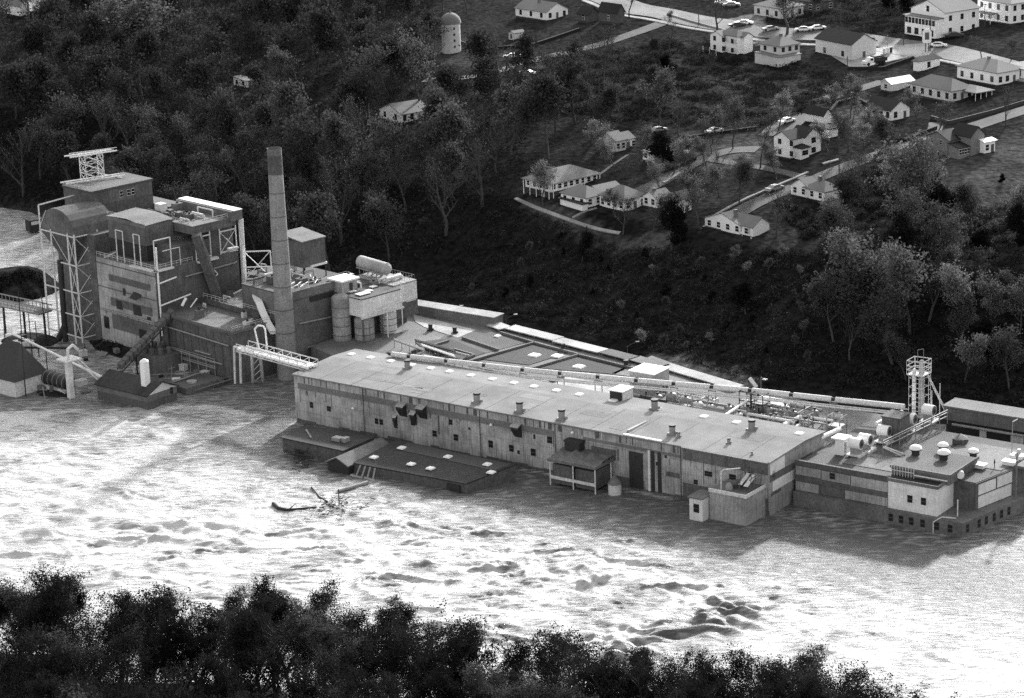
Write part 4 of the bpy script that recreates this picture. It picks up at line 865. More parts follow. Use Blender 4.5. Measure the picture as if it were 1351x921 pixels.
for x0, y0 in ((-3.4, 11), (-3.4, 8.2), (-3.3, 4), (-3.3, 1.6)): b.bar((x0, y0, 23.2), (x0, y0, 31), .28)
b.bar((-3.4, 11, 31), (-3.4, 8.2, 31), .25); b.bar((-3.3, 4, 31), (-3.3, 1.6, 31), .2)
b.bar((-3.4, -4.2, 23.2), (-3.4, -4.2, 30.5), .3); b.bar((1.5, -4.2, 23.2), (1.5, -4.2, 30.5), .3); b.bar((-3.4, -4.2, 30.5), (1.5, -4.2, 30.5), .3)
b.bar((4.2, -4.2, 23.2), (4.2, -4.2, 27.5), .2); b.bar((-1, -4.2, 27.5), (4.2, -4.2, 27.5), .2); b.build('steel_frame', 'offwhite', t)
b = MB(); b.box(-4.4, -3.4, -5.2, 5, 22.9, 23.3); b.box(-4.4, 1.5, -5.2, -4.2, 22.9, 23.3); b.box(9, 15, -5.4, -4.2, 22.6, 23.1); b.box(18.5, 21.5, -5.2, -4.2, 24, 24.4); b.build('gallery', 'offwhite', t)
MB().tube([(-3.4, -5, 29), (-3.4, -5, 14.5), (6, -5, 15.5)], .22, 6).tube([(-3.4, -5, 20), (2, -5, 20.6)], .22, 6).tube([(-3.3, -5, 23), (-3.4, -5, 7)], .2, 6).build('drain_pipe', 'white', t)
MB().tube([(13, -4.5, 21), (15, -4.5, 18.5), (13, -4.5, 18)], .15, 5).build('bracket', 'white', t)
rr = random.Random(9)
b = MB()
for k in range(26): x0, y0 = rr.uniform(4, 20), rr.uniform(5, 18); s = rr.uniform(.4, 1.1); b.box(x0 - s, x0 + s, y0 - s, y0 + s, 30, 30 + rr.uniform(.8, 3)) if k % 3 == 0 else b.cyl((x0, y0, 30), (x0 + rr.uniform(-1, 1), y0, 33), .2, None, 6)
b.build('roof_machinery', 'mid_wall', t)
b = MB(); b.box(11, 13, 11.5, 14, 30, 34.5); b.box(10.5, 16, 9, 11, 30, 32); b.build('plant_box', 'offwhite', t)
t = FP.thing('precipitator', 'dark box precipitator with a pale flat lid beside the penthouse', 'filter house')
bx('wall', 'mid_wall', t, -.5, 8, 3, 18, 27.5, 32.6); bx('legs_wall', 'dark', t, .5, 7.5, 4, 17, 23.2, 27.5); b = MB(); b.add([(-.7, 2.8, 32.6), (8.2, 2.8, 32.9), (8.2, 10, 33.6), (-.7, 10, 33.4), (-.7, 18.2, 33.0), (8.2, 18.2, 33.4)], [(0, 1, 2, 3), (3, 2, 5, 4)]); b.build('lid', 'gravel', t)
MB().box(-.7, -.5, 2.8, 18.2, 32, 33).build('fascia', 'gravel', t)
t = FP.thing('penthouse', 'dark clad boiler penthouse, the highest block of the power house', 'penthouse')
x1 = solve(FP.W(4, 30.5, 36), FP.ux, 200) + 4
bx('wall', 'mid_wall', t, 4, x1, 30.5, 42.5, -2, 36); bx('roof', 'tar2', t, 3.7, x1 + .3, 30.2, 42.8, 36, 36.5)
bx('upper_band', 'dark_wall', t, 3.88, 4, 30.4, 42.5, 33.5, 36); bx('side_band', 'dark_wall', t, 4, x1, 30.38, 30.5, 24, 32.6)
for x_ in (13, 15.2, 16.6): win(t, 'y', x_, 30.5, 33.4, 1.0, 1.6, 'w')
MB().bar(FP.L3(128, 228, 36.6), FP.L3(161, 235, 36.6), .25).build('roof_rail', 'white', t)
bx('low_wing', 'dark_wall', t, x1, x1 + 5, 24, 38, -2, 30)
t = FP.thing('roof_gantry', 'pale lattice gantry with rails standing on the penthouse roof', 'gantry')
b = MB(); cx, cy = 12, 41
for dz, w in ((0, 7.5), (6.6, 6)):
    for s_ in (-1, 1): b.bar((cx - w, cy + s_ * 1.2 + w * .3, 36.8 + dz), (cx + w, cy + s_ * 1.2 - w * .3, 37 + dz), .35)
for k in range(12): b.bar((cx - 6 + k, cy - 1.2 + (6 - k) * .3, 43.4), (cx - 6 + k, cy - 1.2 + (6 - k) * .3, 44.4), .12)
b.bar((cx - 6, cy + .8, 44.4), (cx + 6, cy - 3, 44.4), .12)
b.build('rail', 'white', t); b = MB()
LP_ = [(cx - 2.6, cy + 1.5), (cx + 2.2, cy + .5), (cx + 2.2, cy - 2), (cx - 2.6, cy - 1)]
for k in range(4):
    a_, c_ = LP_[k], LP_[(k + 1) % 4]; b.bar((*a_, 36.6), (*a_, 43.4), .22)
    for z in (36.6, 39, 41.2): b.bar((*a_, z), (*c_, z + 2.2), .13); b.bar((*c_, z), (*a_, z + 2.2), .13); b.bar((*a_, z + 2.2), (*c_, z + 2.2), .13)
b.build('lattice', 'offwhite', t)
t = FP.thing('hopper_tower', 'barrel roofed hopper carried on a tall pale lattice frame in the flood', 'hopper')
x0, x1, y0, y1 = -7, -1, 23.6, 38
bx('silo_wall', 'mid_wall', t, -3, 6, 21, 37, -3, 28)
b = MB(); prof = [(y0 + (y1 - y0) * (0.5 - .5 * math.cos(math.pi * k / 10)), 28.5 + 5.6 * math.sin(math.pi * k / 10)) for k in range(11)]; b.extrude([(y0, 27.8)] + prof[1:-1] + [(y1, 27.8)], 'x', x0 + .2, x1 + 6); b.build('hood', 'mid_wall', t)
b = MB(); b.add([(x0, y0, 27.8), (x1, y0, 27.8), (x1, y1, 27.8), (x0, y1, 27.8), (x0 + 3, 29, 20), (x1, 29, 20), (x1, 33, 20), (x0 + 3, 33, 20)], [(0, 1, 5, 4), (1, 2, 6, 5), (2, 3, 7, 6), (3, 0, 4, 7), (4, 5, 6, 7), (0, 3, 2, 1)]); b.build('hopper', 'dark_wall', t)
b = MB(); ysl = [y0, 26.4, 33.5, y1]
for y_ in ysl: b.bar((x0, y_, -3), (x0, y_, 28.5), .45)
b.bar((x1 + 1, y0, 0), (x1 + 1, y0, 28.5), .4)
for z in (27.8, 20.5, 13.5, 7.5, 2.0):
    b.bar((x0, y0, z), (x0, y1, z), .34); b.bar((x0, y0, z), (x1 + 1, y0, z), .3)
for z0_, z1_ in ((20.5, 27.8), (13.5, 20.5), (7.5, 13.5), (2, 7.5)):
    b.bar((x0, y0, z0_), (x0, 26.4, z1_), .16); b.bar((x0, y0, z1_), (x0, 26.4, z0_), .16); b.bar((x0, y0, z0_), (x1 + 1, y0, z1_), .16); b.bar((x0, y0, z1_), (x1 + 1, y0, z0_), .16)
    if z0_ > 15: b.bar((x0, 26.4, z0_), (x0, 33.5, z1_), .16)
b.bar((x0, y1, 28), (x0, y1, 34), .35); b.bar((x0, y1, 34), (4, y1, 34.5), .35); b.bar((x0, y1, 28.5), (x0, 35, 33), .18)
b.build('lattice', 'offwhite', t)
t = FP.thing('discharge_pipe', 'dark upright pipe running down through the lattice of the hopper', 'pipe')
MB().cyl((x0 - .3, 30.6, -1), (x0 + .2, 30.8, 21), .75, .75, 8).cyl((x0 - 1.5, 33.5, -1.5), (x0 - .3, 30.6, 4), .8, None, 8).build('pipe', 'dark', t)
# lower process buildings
t = FP.thing('pump_house', 'long low striped process building with a flat pale roof below the power house', 'process building')
bx('wall', 'mid_wall', t, -3, 9.5, -32, -4.2, -3, 12.2); bx('roof', 'gravel', t, -3.1, 9.6, -32.1, -4.2, 12.2, 12.4)
b = MB(); b.box(-3.25, -2.9, -32.3, -4.2, 12.2, 12.9); b.box(-2.9, 9.8, -32.3, -32, 12.2, 12.9); b.build('parapet', 'gravel', t)
b = MB()
for y_ in range(-31, -5, 3): b.box(-3.12, -3, y_, y_ + 1.3, 0, 11.6)
b.build('pilaster', 'dark_wall', t)
b = MB(); rr = random.Random(4)
for k in range(9): x_ = rr.uniform(3, 9); y_ = rr.uniform(-31, -27); b.cyl((x_, y_, 12.3), (x_, y_, 12.8 + rr.random()), .4, None, 6)
b.build('roof_clutter', 'dark_wall', t)
t = FP.thing('filter_building', 'stepped process building with a broad pale roof between power house and chimney', 'process building')
bx('wall', 'mid_wall', t, 9.6, 30, -34, -4.2, -3, 13.0); bx('roof', 'gravel', t, 9.5, 30.1, -34.1, -4.2, 13.0, 13.2); b = MB(); b.box(9.3, 9.6, -34.3, -4.2, 12.6, 13.9); b.build('parapet', 'mid_wall', t)
bx('roof_drift', 'white', t, 12, 15, -33, -27, 13.2, 13.35)
t = FP.thing('white_chute', 'curved white chute dropping from the stepped roof beside the chimney', 'chute')
A_ = [onplane(FP, x, y, x=xx) for x, y, xx in ((337, 388, 10.5), (342, 398, 9.0), (347, 411, 8.2), (353, 424, 7.6), (361, 437, 7.0))]
b = MB(); vs = []; 
for p in A_:
    for w in (-.8, .8): vs += [(p.x + w * .7, p.y - w * .7, p.z), (p.x + w * .7, p.y - w * .7, p.z - .7)]
fs = []
for i in range(len(A_) - 1): a = 4 * i; c = 4 * (i + 1); fs += [(a, a + 2, c + 2, c), (a + 1, c + 1, c + 3, a + 3), (a, c, c + 1, a + 1), (a + 2, a + 3, c + 3, c + 2)]
b.add(vs, fs).build('chute', 'white', t)
t = FP.thing('rear_boiler_room', 'low dark roofed room with railings and pipes behind the chimney', 'process building')
bx('wall', 'mid_wall', t, 24, 38, -26, -4, -2, 16.5); bx('roof', 'tar2', t, 23.8, 38.2, -26.2, -3.8, 16.5, 16.9); bx('step_wall', 'dark_wall', t, 23.7, 24, -26, -4, 14, 16.4)
b = MB(); b.box(26, 27.5, -20, -17, 16.9, 18.5); b.cyl((29, -12, 16.9), (29, -12, 20), .6); b.box(30, 34, -12, -8, 16.9, 19); b.build('roof_unit', 'offwhite', t)
t = FP.thing('steel_scaffold', 'pale cross braced steel frame beside the boiler house', 'frame')
b = MB(); 
for z in (14, 16, 19, 23): b.bar((22.3, -6, z), (27, -10.5, z), .3)
b.bar((22.3, -6, 12), (22.3, -6, 23), .3); b.bar((27, -10.5, 12), (27, -10.5, 23), .3); b.bar((22.3, -6, 16), (27, -10.5, 23), .2); b.bar((22.3, -6, 23), (27, -10.5, 16), .2)
b.box(22, 28, -9, -5, 13.9, 14.3); b.build('frame', 'white', t)
# middle brick block
t = FP.thing('brick_block', 'tall dark brick process block right of the chimney with railed flat roof', 'process building')
bx('wall', 'brick', t, 10, 23.8, -38, -20, -3, 19.5); bx('roof', 'tar2', t, 9.9, 23.9, -38.1, -20, 19.5, 19.8)
bx('parapet', 'gravel', t, 9.8, 24, -38.4, -38, 18.6, 20.6); bx('window_band', 'dark', t, 16, 23.5, -38.15, -38.0, 16.9, 18.2)
b = MB()
for k in range(9): b.bar((10 + k * 1.6, -37.5, 20.2), (10 + k * 1.6, -37.5, 21.6), .12); b.bar((10.5 + k * 1.5, -36 + (k % 3) * 2.5, 20.6), (16 + k, -34 + (k % 3) * 2.5, 20.6), .25)
b.bar((10, -37.5, 21.6), (23, -37.5, 21.6), .14); b.build('railing', 'offwhite', t)
o_ = FP.L(440, 377, 20); t = FP.thing('stair_tower', 'white capped stair tower on the corner of the dark brick block', 'stair tower')
bx('wall', 'end_wall', t, 23.8, 28.5, -41, -36.5, -3, 20.6); bx('cap', 'white', t, 23.4, 29, -41.4, -36, 20.6, 21.0); bx('door', 'dark', t, 26, 27, -41.1, -41, 17.5, 20); bx('painted_shade', 'mid_wall', t, 25.5, 28.5, -41.06, -41, -3, 17)  # darker thin panel paints the tower's light-to-dark shading onto its face
t = FP.thing('panel_house', 'pale panelled process house on a dark base with snow white roof patches', 'process building')
NN = FP.L(472, 395, 17.5)
X0, Y0 = 23.5, -48; X1 = X0 + 19
bx('panel_wall', 'light_panel', t, X0, X0 + 12.5, Y0, Y0 + 9, 13.2, 17.5); bx('lower_wall', 'dark_wall', t, X0 + 2.5, X1, Y0 + 5.5, Y0 + 17, -3, 13.2); MB().bar((X0 + .4, Y0 + .3, -3), (X0 + .4, Y0 + .3, 13.2), .5).bar((X0 + 6.5, Y0 + .3, -3), (X0 + 6.5, Y0 + .3, 13.2), .5).build('column', 'mid_wall', t); bx('rear_wall', 'end_wall', t, X0 + 12.5, X1 + 1, Y0 + 2.5, Y0 + 17, 13.2, 18); bx('roof', 'tar2', t, X0 - .1, X1 + 1, Y0 + 9, Y0 + 17.2, 17.6, 17.9); bx('roof', 'tar2', t, X0 - .15, X0 + 12.6, Y0 - .15, Y0 + 8.9, 17.5, 17.75)
bx('side_panel', 'offwhite', t, X0 + 12.6, X1 + .9, Y0 + 2.4, Y0 + 2.5, 13.4, 17.6); bx('dark_panel', 'dark_wall', t, X0 + 12.6, X1 + 1, Y0 + 2.38, Y0 + 2.5, 9.5, 13.1); bx('ledge', 'offwhite', t, X0 - .4, X0 + 13, Y0 - .5, Y0, 12.9, 13.3)
for a_ in ((1.5, 2, 3.4, 2), (5, 3, 1.6, 1.6), (2, 6, 1.8, 1.4), (8.2, 5.2, 1.6, 1.4), (3, 9.5, 1.2, 4)): bx('roof_light', 'white', t, X0 + a_[0], X0 + a_[0] + a_[2], Y0 + a_[1], Y0 + a_[1] + a_[3], 17.92, 18.1)
b = MB(); b.cyl((X0 + 7, Y0 + 9.5, 17.8), (X0 + 7, Y0 + 9.5, 19.2), .9, None, 10); b.cyl((X0 + 4, Y0 + 13, 17.8), (X0 + 4, Y0 + 13, 19), .7, None, 10); b.build('roof_vent', 'dark', t)
b = MB()
for k in range(12): b.bar((X1 - 8 + k * .8, Y0 + 3, 18), (X1 - 8 + k * .8, Y0 + 3, 19.2), .08); b.bar((X1 + .8, Y0 + 3 + k, 18), (X1 + .8, Y0 + 3 + k, 19.2), .08)
b.bar((X1 - 8, Y0 + 3, 19.2), (X1 + .8, Y0 + 3, 19.2), .1); b.bar((X1 + .8, Y0 + 3, 19.2), (X1 + .8, Y0 + 15, 19.2), .1); b.build('railing', 'steel', t)
MB().bar((X0 + 12.4, Y0 - .3, 2), (X0 + 12.4, Y0 - .3, 19.5), .3).bar((X0 + 3, Y0 - 1, 14), (X0 + 12, Y0 - 1, 15), .25).bar((X0 + 7, Y0 - 1, 3), (X0 + 7, Y0 - 1, 14.4), .3).build('pipe', 'offwhite', t)
t = FP.thing('roof_tank', 'long pale horizontal tank on the roof of the panelled process house', 'tank')
a, c = Vector(FP.L3(476, 345, 20.5)), Vector(FP.L3(510, 355, 20.5)); tank_h(t, a, c, 1.55, 'pale_roof', 0)
b = MB()
for k in range(6): p = a.lerp(c, (k + .3) / 6); b.bar((p.x - 1, p.y, 17.8), (p.x - 1, p.y, 20), .25); b.bar((p.x + 1, p.y, 17.8), (p.x + 1, p.y, 20), .25)
b.bar(a + Vector((-1.5, 0, -1.2)), c + Vector((-1.5, 0, -1.2)), .3); b.build('leg', 'steel', t)
for i, (px, py, z, r, h, m_, l_) in enumerate(((481, 436, 5, 2.4, 7, 'end_wall', 'pale round tank at the foot of the panelled process house'), (512, 424, 7.2, 2.1, 6, 'pale_steel', 'domed pale tank with hoops right of the panelled process house'), (450, 412, 10, 2.2, 9, 'end_wall', 'upright pale cylinder between the stair tower and the panelled house'))):
    q_ = onplane(FP, px, py, y=(Y0 + 2.9 if i < 2 else -41.5)); x_, y_, z = q_.x, q_.y, q_.z - h * .6; t = FP.thing('round_tank', l_, 'tank', 'upright process tanks', (x_, y_, 0))
    MB().cyl((0, 0, -2), (0, 0, z + h), r, None, 20).build('shell', m_, t); MB().dome((0, 0, z + h), r, r * .45, 20).build('dome', m_, t)
    b = MB()
    for k in range(4): b.cyl((0, 0, z + k * h / 4), (0, 0, z + k * h / 4 + .15), r * 1.02, None, 20)
    b.build('hoop', 'mid_wall', t)
t = FP.thing('corrugated_hut', 'tall dark corrugated hut with a pale lean roof behind the chimney', 'hut')
c0 = FP.L(402, 320, 27); 
x_, y_ = 31, -17
bx('wall', 'mid_wall', t, x_ - 3.2, x_ + 4, y_ - 5, y_ + 3.5, 20.2, 26.6); MB().add([(x_ - 3.5, y_ - 5.3, 26.6), (x_ + 4.3, y_ - 5.3, 26.6), (x_ + 4.3, y_ + 3.8, 27.6), (x_ - 3.5, y_ + 3.8, 27.6), (x_ - 3.5, y_ - 5.3, 26.9), (x_ + 4.3, y_ - 5.3, 26.9), (x_ + 4.3, y_ + 3.8, 27.9), (x_ - 3.5, y_ + 3.8, 27.9)], [(3,2,1,0),(4,5,6,7),(0,1,5,4),(1,2,6,5),(2,3,7,6),(3,0,4,7)]).build('roof', 'gravel', t)
b = MB()
for dx in (-3, 4):
    for dy in (-4.8, 3.3): b.bar((x_ + dx, y_ + dy, 16.5), (x_ + dx, y_ + dy, 20.3), .35)
b.build('leg', 'dark', t); bx('beam', 'white', t, x_ - 1, x_ + 4.2, y_ - 5.3, y_ - 5.0, 20, 20.5)
# chimney
P = un(380, 498, 0); t = thing('chimney', 'tall tapering brick chimney standing at the water edge', 'chimney', (P.x, P.y, 0))
hc = 53.8; b = MB(); n = 12
for k in range(n): b.cyl((0, 0, -3 + (hc + 3) * k / n), (0, 0, -3 + (hc + 3) * (k + 1) / n), 2.5 - .85 * k / n, 2.5 - .85 * (k + 1) / n, 28, caps=False)
b.build('shaft', 'chimney', t)
b = MB(); b.cyl((0, 0, hc), (0, 0, hc + 1.6), 1.72, 1.72, 28, caps=False); b.cyl((0, 0, hc + 1.59), (0, 0, hc + .6), 1.72, 1.3, 28, caps=False); b.cyl((0, 0, hc + .3), (0, 0, hc + .61), .01, 1.3, 28, caps=False); b.build('crown', 'brick', t)
MB().cyl((0, 0, hc - 4.5), (0, 0, hc + .2), 1.76, 1.7, 28, caps=False).build('soot_collar', 'dark_wall', t)
b = MB()
for k in range(1, 9): z_ = k * 5.6; r_ = 2.5 - .85 * (z_ + 3) / (hc + 3); b.cyl((0, 0, z_), (0, 0, z_ + .22), r_ + .04, r_ + .04, 28)
b.build('hoop', 'mid_wall', t); b = MB()
for k in range(110): b.bar((-2.2 + .9 * k / 110, -2.2 + .9 * k / 110, k * .5), (-1.9 + .9 * k / 110, -2.5 + .9 * k / 110, k * .5), .05)
b.build('ladder', 'mid_wall', t)
P2 = un(392, 488, 0); t = thing('scale_house', 'small gabled pale block at the foot of the chimney', 'hut', (P2.x + 3, P2.y + 2, 0), math.radians(44))
bx('wall', 'gravel', t, 0, 4.5, 0, 6, -3, 8); b = MB(); b.extrude([(-.4, 7.9), (2.2, 9.2), (4.9, 7.9), (4.9, 8.2), (2.2, 9.6), (-.4, 8.2)], 'y', -.3, 6.3); b.build('roof', 'pale_roof', t); bx('door', 'dark', t, 2.6, 3.4, -.05, 0, 5.4, 7)
bx('side_box', 'mid_wall', t, 5, 8.5, .5, 3.5, -3, 7.4)
# pipe bridge to the mill roof
t = thing('pipe_bridge', 'pale trussed pipe bridge crossing the water to the mill roof', 'pipe bridge')
a, c = un(320, 459, 12), un(412, 484, 11.8); d = (c - a).normalized(); nrm = Vector((-d.y, d.x, 0))
b = MB()
for k, (s_, dz, r) in enumerate(((-1.3, 0, .38), (-.4, .1, .3), (.5, 0, .3), (1.3, .1, .25))): b.cyl(a + nrm * s_ + Vector((0, 0, dz)), c + nrm * s_ + Vector((0, 0, dz)), r, None, 8)
b.build('pipe', 'white', t); b = MB()
for s_ in (-1.8, 1.8):
    for dz in (-.5, 1.3): b.bar(a + nrm * s_ + Vector((0, 0, dz)), c + nrm * s_ + Vector((0, 0, dz)), .22)
    for k in range(9): p = a.lerp(c, k / 8); q = a.lerp(c, min(1, (k + 1) / 8)); b.bar(p + nrm * s_ + Vector((0, 0, -.5)), p + nrm * s_ + Vector((0, 0, 1.3)), .13); b.bar(p + nrm * s_ + Vector((0, 0, -.5)), q + nrm * s_ + Vector((0, 0, 1.3)), .1)
b.build('truss', 'offwhite', t)
b = MB(); f1 = un(334, 505, 0); f2 = un(347, 503, 0); tp = a.lerp(c, .18)
b.bar(f1, tp + nrm * -1 + Vector((0, 0, -.5)), .6); b.bar(f2, tp + nrm * 1.4 + Vector((0, 0, -.5)), .6)
for k in range(5): u = k / 5; p = f1.lerp(tp, u); q = f2.lerp(tp + nrm * 1.4, u + .2); b.bar(p, q, .15)
b.build('trestle_leg', 'offwhite', t)
v0 = tp + nrm * 1.4; b = MB().tube([v0, v0 + Vector((-.8, 0, 5)), v0 + Vector((0, 0, 5.8)), v0 + Vector((1.2, 0, 5.6)), v0 + Vector((1.6, 0, 4.8)), v0 + Vector((1.8, 0, 0))], .2); b.build('expansion_loop', 'white', t)
MB().tube([a + nrm * .5, a + nrm * .5 - d * 1.5, a + nrm * .5 - d * 2 + Vector((0, 0, -9))], .3).tube([a - nrm * .6, a - nrm * .6 - d * 2.3, a - nrm * .6 - d * 2.8 + Vector((0, 0, -9))], .25).build('drop_pipe', 'offwhite', t)
# yard gear at the water edge
t = thing('loading_platform', 'steel loading platform with a pale canopy between pump house and pipe bridge', 'platform', un(275, 480, 1), math.radians(44))
b = MB()
for k in range(6): b.bar((-5, -9 + k * 3.2, -3), (-5, -9 + k * 3.2, 4), .2)
for z in (2.2, 3.1, 4): b.bar((-5, -9, z), (-5, 8, z), .16); b.bar((-5, -9, z), (4, -9, z), .16)
b.box(-5, 0, -9, 8, 1.6, 1.9); b.build('deck', 'steel', t)
b = MB()
for x0 in (-4.2, -1): 
    for y0 in (-6.5, -2): b.bar((x0, y0, 1.8), (x0, y0, 4.6), .22)
b.build('post', 'offwhite', t); bx('canopy', 'pale_roof', t, -4.8, -.4, -7.2, -1.4, 4.6, 4.8); bx('cabin', 'dark', t, -3.6, -1.4, -5.8, -2.6, 1.9, 4.2)
for i, (px, py, h, l_) in enumerate(((274, 462, 6, 'left one of the two pale domed tanks before the striped wall'), (287, 470, 6, 'right one of the two pale domed tanks before the striped wall'), (299, 478, 5.5, 'slim pale tank close to the pipe bridge'))):
    P = un(px, py, 2); t = thing('domed_tank', l_, 'tank', (P.x, P.y, 0), 0, 'pale domed tanks'); r = 1.15 if i < 2 else .7; MB().cyl((0, 0, -2), (0, 0, h), r, None, 12).build('shell', 'pale_steel', t); MB().dome((0, 0, h), r, r * .8).build('dome', 'pale_steel', t)
t = thing('conveyor', 'inclined dark conveyor climbing from the rubble to the power house wall', 'conveyor')
a, c = un(158, 487, 2.5), un(228, 413, 13); d = (c - a).normalized(); s_ = d.cross(Vector((0, 0, 1))).normalized()
b = MB(); nn = 13
for k in range(nn):
    p, q = a.lerp(c, k / nn), a.lerp(c, (k + .8) / nn); b.add([p - s_, p + s_, q + s_, q - s_, p - s_ + Vector((0, 0, 1.2)), p + s_ + Vector((0, 0, 1.2)), q + s_ + Vector((0, 0, 1.2)), q - s_ + Vector((0, 0, 1.2))], [(3,2,1,0),(4,5,6,7),(0,1,5,4),(1,2,6,5),(2,3,7,6),(3,0,4,7)])
b.build('belt_cover', 'mid_wall', t); b = MB()
for w in (-1.2, 1.2): b.bar(a + s_ * w - Vector((0, 0, .3)), c + s_ * w - Vector((0, 0, .3)), .3)
for k in (.3, .6, .9): p = a.lerp(c, k); b.bar((p.x, p.y, 0), p, .35)
b.build('truss', 'dark', t)
t = FP.thing('conveyor', 'dark sloping conveyor gallery against the right face of the boiler house', 'conveyor'); a, c = Vector((8.5, -5.5, 30)), Vector((14, -5.5, 12)); MB().bar(a, c, 2.6).build('gallery', 'dark_wall', t)
a = Vector(FP.L3(238, 397, 15)); b = MB(); b.bar((2, -6.5, 13.6), (3.4, -6.5, 15.3), .7); b.bar((4.3, -6.7, 12.8), (6.5, -6.7, 14.6), .35); t = FP.thing('pipe_elbow', 'bright white pipe elbows at the top of the lower conveyor', 'pipe'); b.build('pipe', 'white', t)
P = un(212, 474, 2); t = thing('settling_tank', 'round grey settling tank full of barrels on the rubble bank', 'tank', (P.x, P.y, 0)); MB().cyl((0, 0, -2), (0, 0, 4.2), 5.6, None, 28).build('wall', 'mid_wall', t)
rr = random.Random(2)
for k in range(9):
    a_ = k * .7; r_ = 3.3 if k else 0; t2 = tag(MB().cyl((0, 0, 0), (0, 0, 1.2), .75, None, 10).dome((0, 0, 1.2), .75, .4, 10).build('barrel', 'mid_wall'), 'dull round barrel top standing in the grey settling tank', 'barrel', 'barrels in the settling tank'); t2.location = (P.x + r_ * math.cos(a_), P.y + r_ * math.sin(a_), 4.2)
for i, (px, py, ln, ang, l_) in enumerate(((292, 475, 22, -30, 'rusted pipe lying along the foot of the pump house'), (300, 499, 20, 38, 'long timber ramp lying in the water left of the pipe bridge'))):
    P = un(px, py, 1.2); t = thing('fallen_pipe' if i == 0 else 'timber_ramp', l_, 'pipe' if i == 0 else 'ramp', (P.x, P.y, 0), math.radians(ang))
    b = MB()
    if i == 0: b.cyl((-ln / 2, 0, 2.2), (ln / 2, 0, 1.2), .45, None, 8); b.build('pipe', 'steel', t)
    else:
        b.bar((-ln / 2, -1, .5), (ln / 2, -1, 1.5), .35); b.bar((-ln / 2, 1, .5), (ln / 2, 1, 1.5), .35)
        b.build('beam', 'wood', t); b = MB()
        for k in range(6): b.box(-ln / 2 + 1 + k * 3, -ln / 2 + 2.4 + k * 3, -1, 1, .9 + k * .13, 1.1 + k * .13)
        b.build('plank', 'gravel', t)
# railings, ducts and pipework over the process roofs
def railing(par, pts, z, h=1.1, m_='offwhite'):
    b = MB()
    for p, q in zip(pts[:-1], pts[1:]):
        p, q = Vector((*p, 0)), Vector((*q, 0)); n = max(1, int((q - p).length / 1.6))
        for k in range(n + 1): c_ = p.lerp(q, k / n); b.bar((c_.x, c_.y, z), (c_.x, c_.y, z + h), .07)
        for dz in (h, h * .55): b.bar((p.x, p.y, z + dz), (q.x, q.y, z + dz), .08)
    b.build('railing', m_, par)
HP = {o.get('label', ''): o for o in C.objects if o.get('category')}
def by(s): return next(o for k, o in HP.items() if s in k)
railing(by('tall pale panelled boiler'), [(-3.4, 19.8), (-3.4, -4), (8, -4)], 23.2); railing(by('tall pale panelled boiler'), [(8.8, 4.4), (8.8, -4.1), (19.5, -4.1)], 31.8)
railing(by('dark clad boiler penthouse'), [(4, 42.6), (4, 30.6), (18, 30.6)], 36.5, .9); railing(by('dark box precipitator'), [(-.5, 18), (-.5, 3)], 33.3, .9)
railing(by('stepped process building'), [(9.7, -5), (9.7, -34), (28, -34)], 13.9); railing(by('long low striped process'), [(-2.9, -31.9), (9.4, -31.9)], 12.9)
railing(by('low dark roofed room'), [(24, -5), (24, -26), (38, -26)], 16.9)
rq = random.Random(31)
zones = [('boiler roof', 10, 21, -3, 16, 31.9, 2.2), ('filter roof', 10.5, 22, -30, -8, 13.3, 1.4), ('boiler room roof', 25, 37, -24, -6, 17, 2.0), ('brick block roof', 11, 23, -36, -22, 19.9, 1.6), ('panelled roof', 27, 42, -42, -33, 18.1, 1.4), ('striped roof', 0, 9, -30, -8, 12.5, 1.0)]
adj = ['bent grey', 'straight pale', 'stained', 'short rusted', 'hooped', 'thin']
for zn, xa, xb, ya_, yb_, z, hh in zones:
    for k in range(6 if zn != 'striped roof' else 3):
        p = Vector((rq.uniform(xa, xb), rq.uniform(ya_, yb_), z)); l = rq.uniform(2, 6); ax_ = rq.choice((0, 1)); q = p + (Vector((l, 0, 0)) if ax_ else Vector((0, l, 0)))
        q.x = min(q.x, xb); q.y = min(q.y, yb_); h_ = rq.uniform(.5, hh); t = FP.thing('roof_duct', adj[k] + ' duct lying across the ' + zn + ' of the process plant', 'duct', 'ducts over the process roofs')
        MB().tube([p, p + Vector((0, 0, h_)), q + Vector((0, 0, h_)), q], rq.uniform(.15, .42), 6).build('duct', rq.choice(('steel', 'pale_steel', 'mid_wall', 'offwhite')), t)
    for k in range(3):
        x_, y_ = rq.uniform(xa, xb), rq.uniform(ya_, yb_); t = FP.thing('roof_machine', ('squat', 'tall', 'square')[k] + ' weathered machine housing on the ' + zn + ' of the process plant', 'machine', 'machines over the process roofs', (x_, y_, z - .1)); s_ = rq.uniform(.5, 1.2)
        MB().box(-s_, s_, -s_ * .8, s_ * .8, 0, .8 + k * .5).build('housing', rq.choice(('mid_wall', 'gravel', 'offwhite', 'dark_wall')), t); MB().cyl((0, 0, .7 + k * .5), (0, 0, 1.3 + k * .5), .3, None, 8).build('stub', 'dark', t)
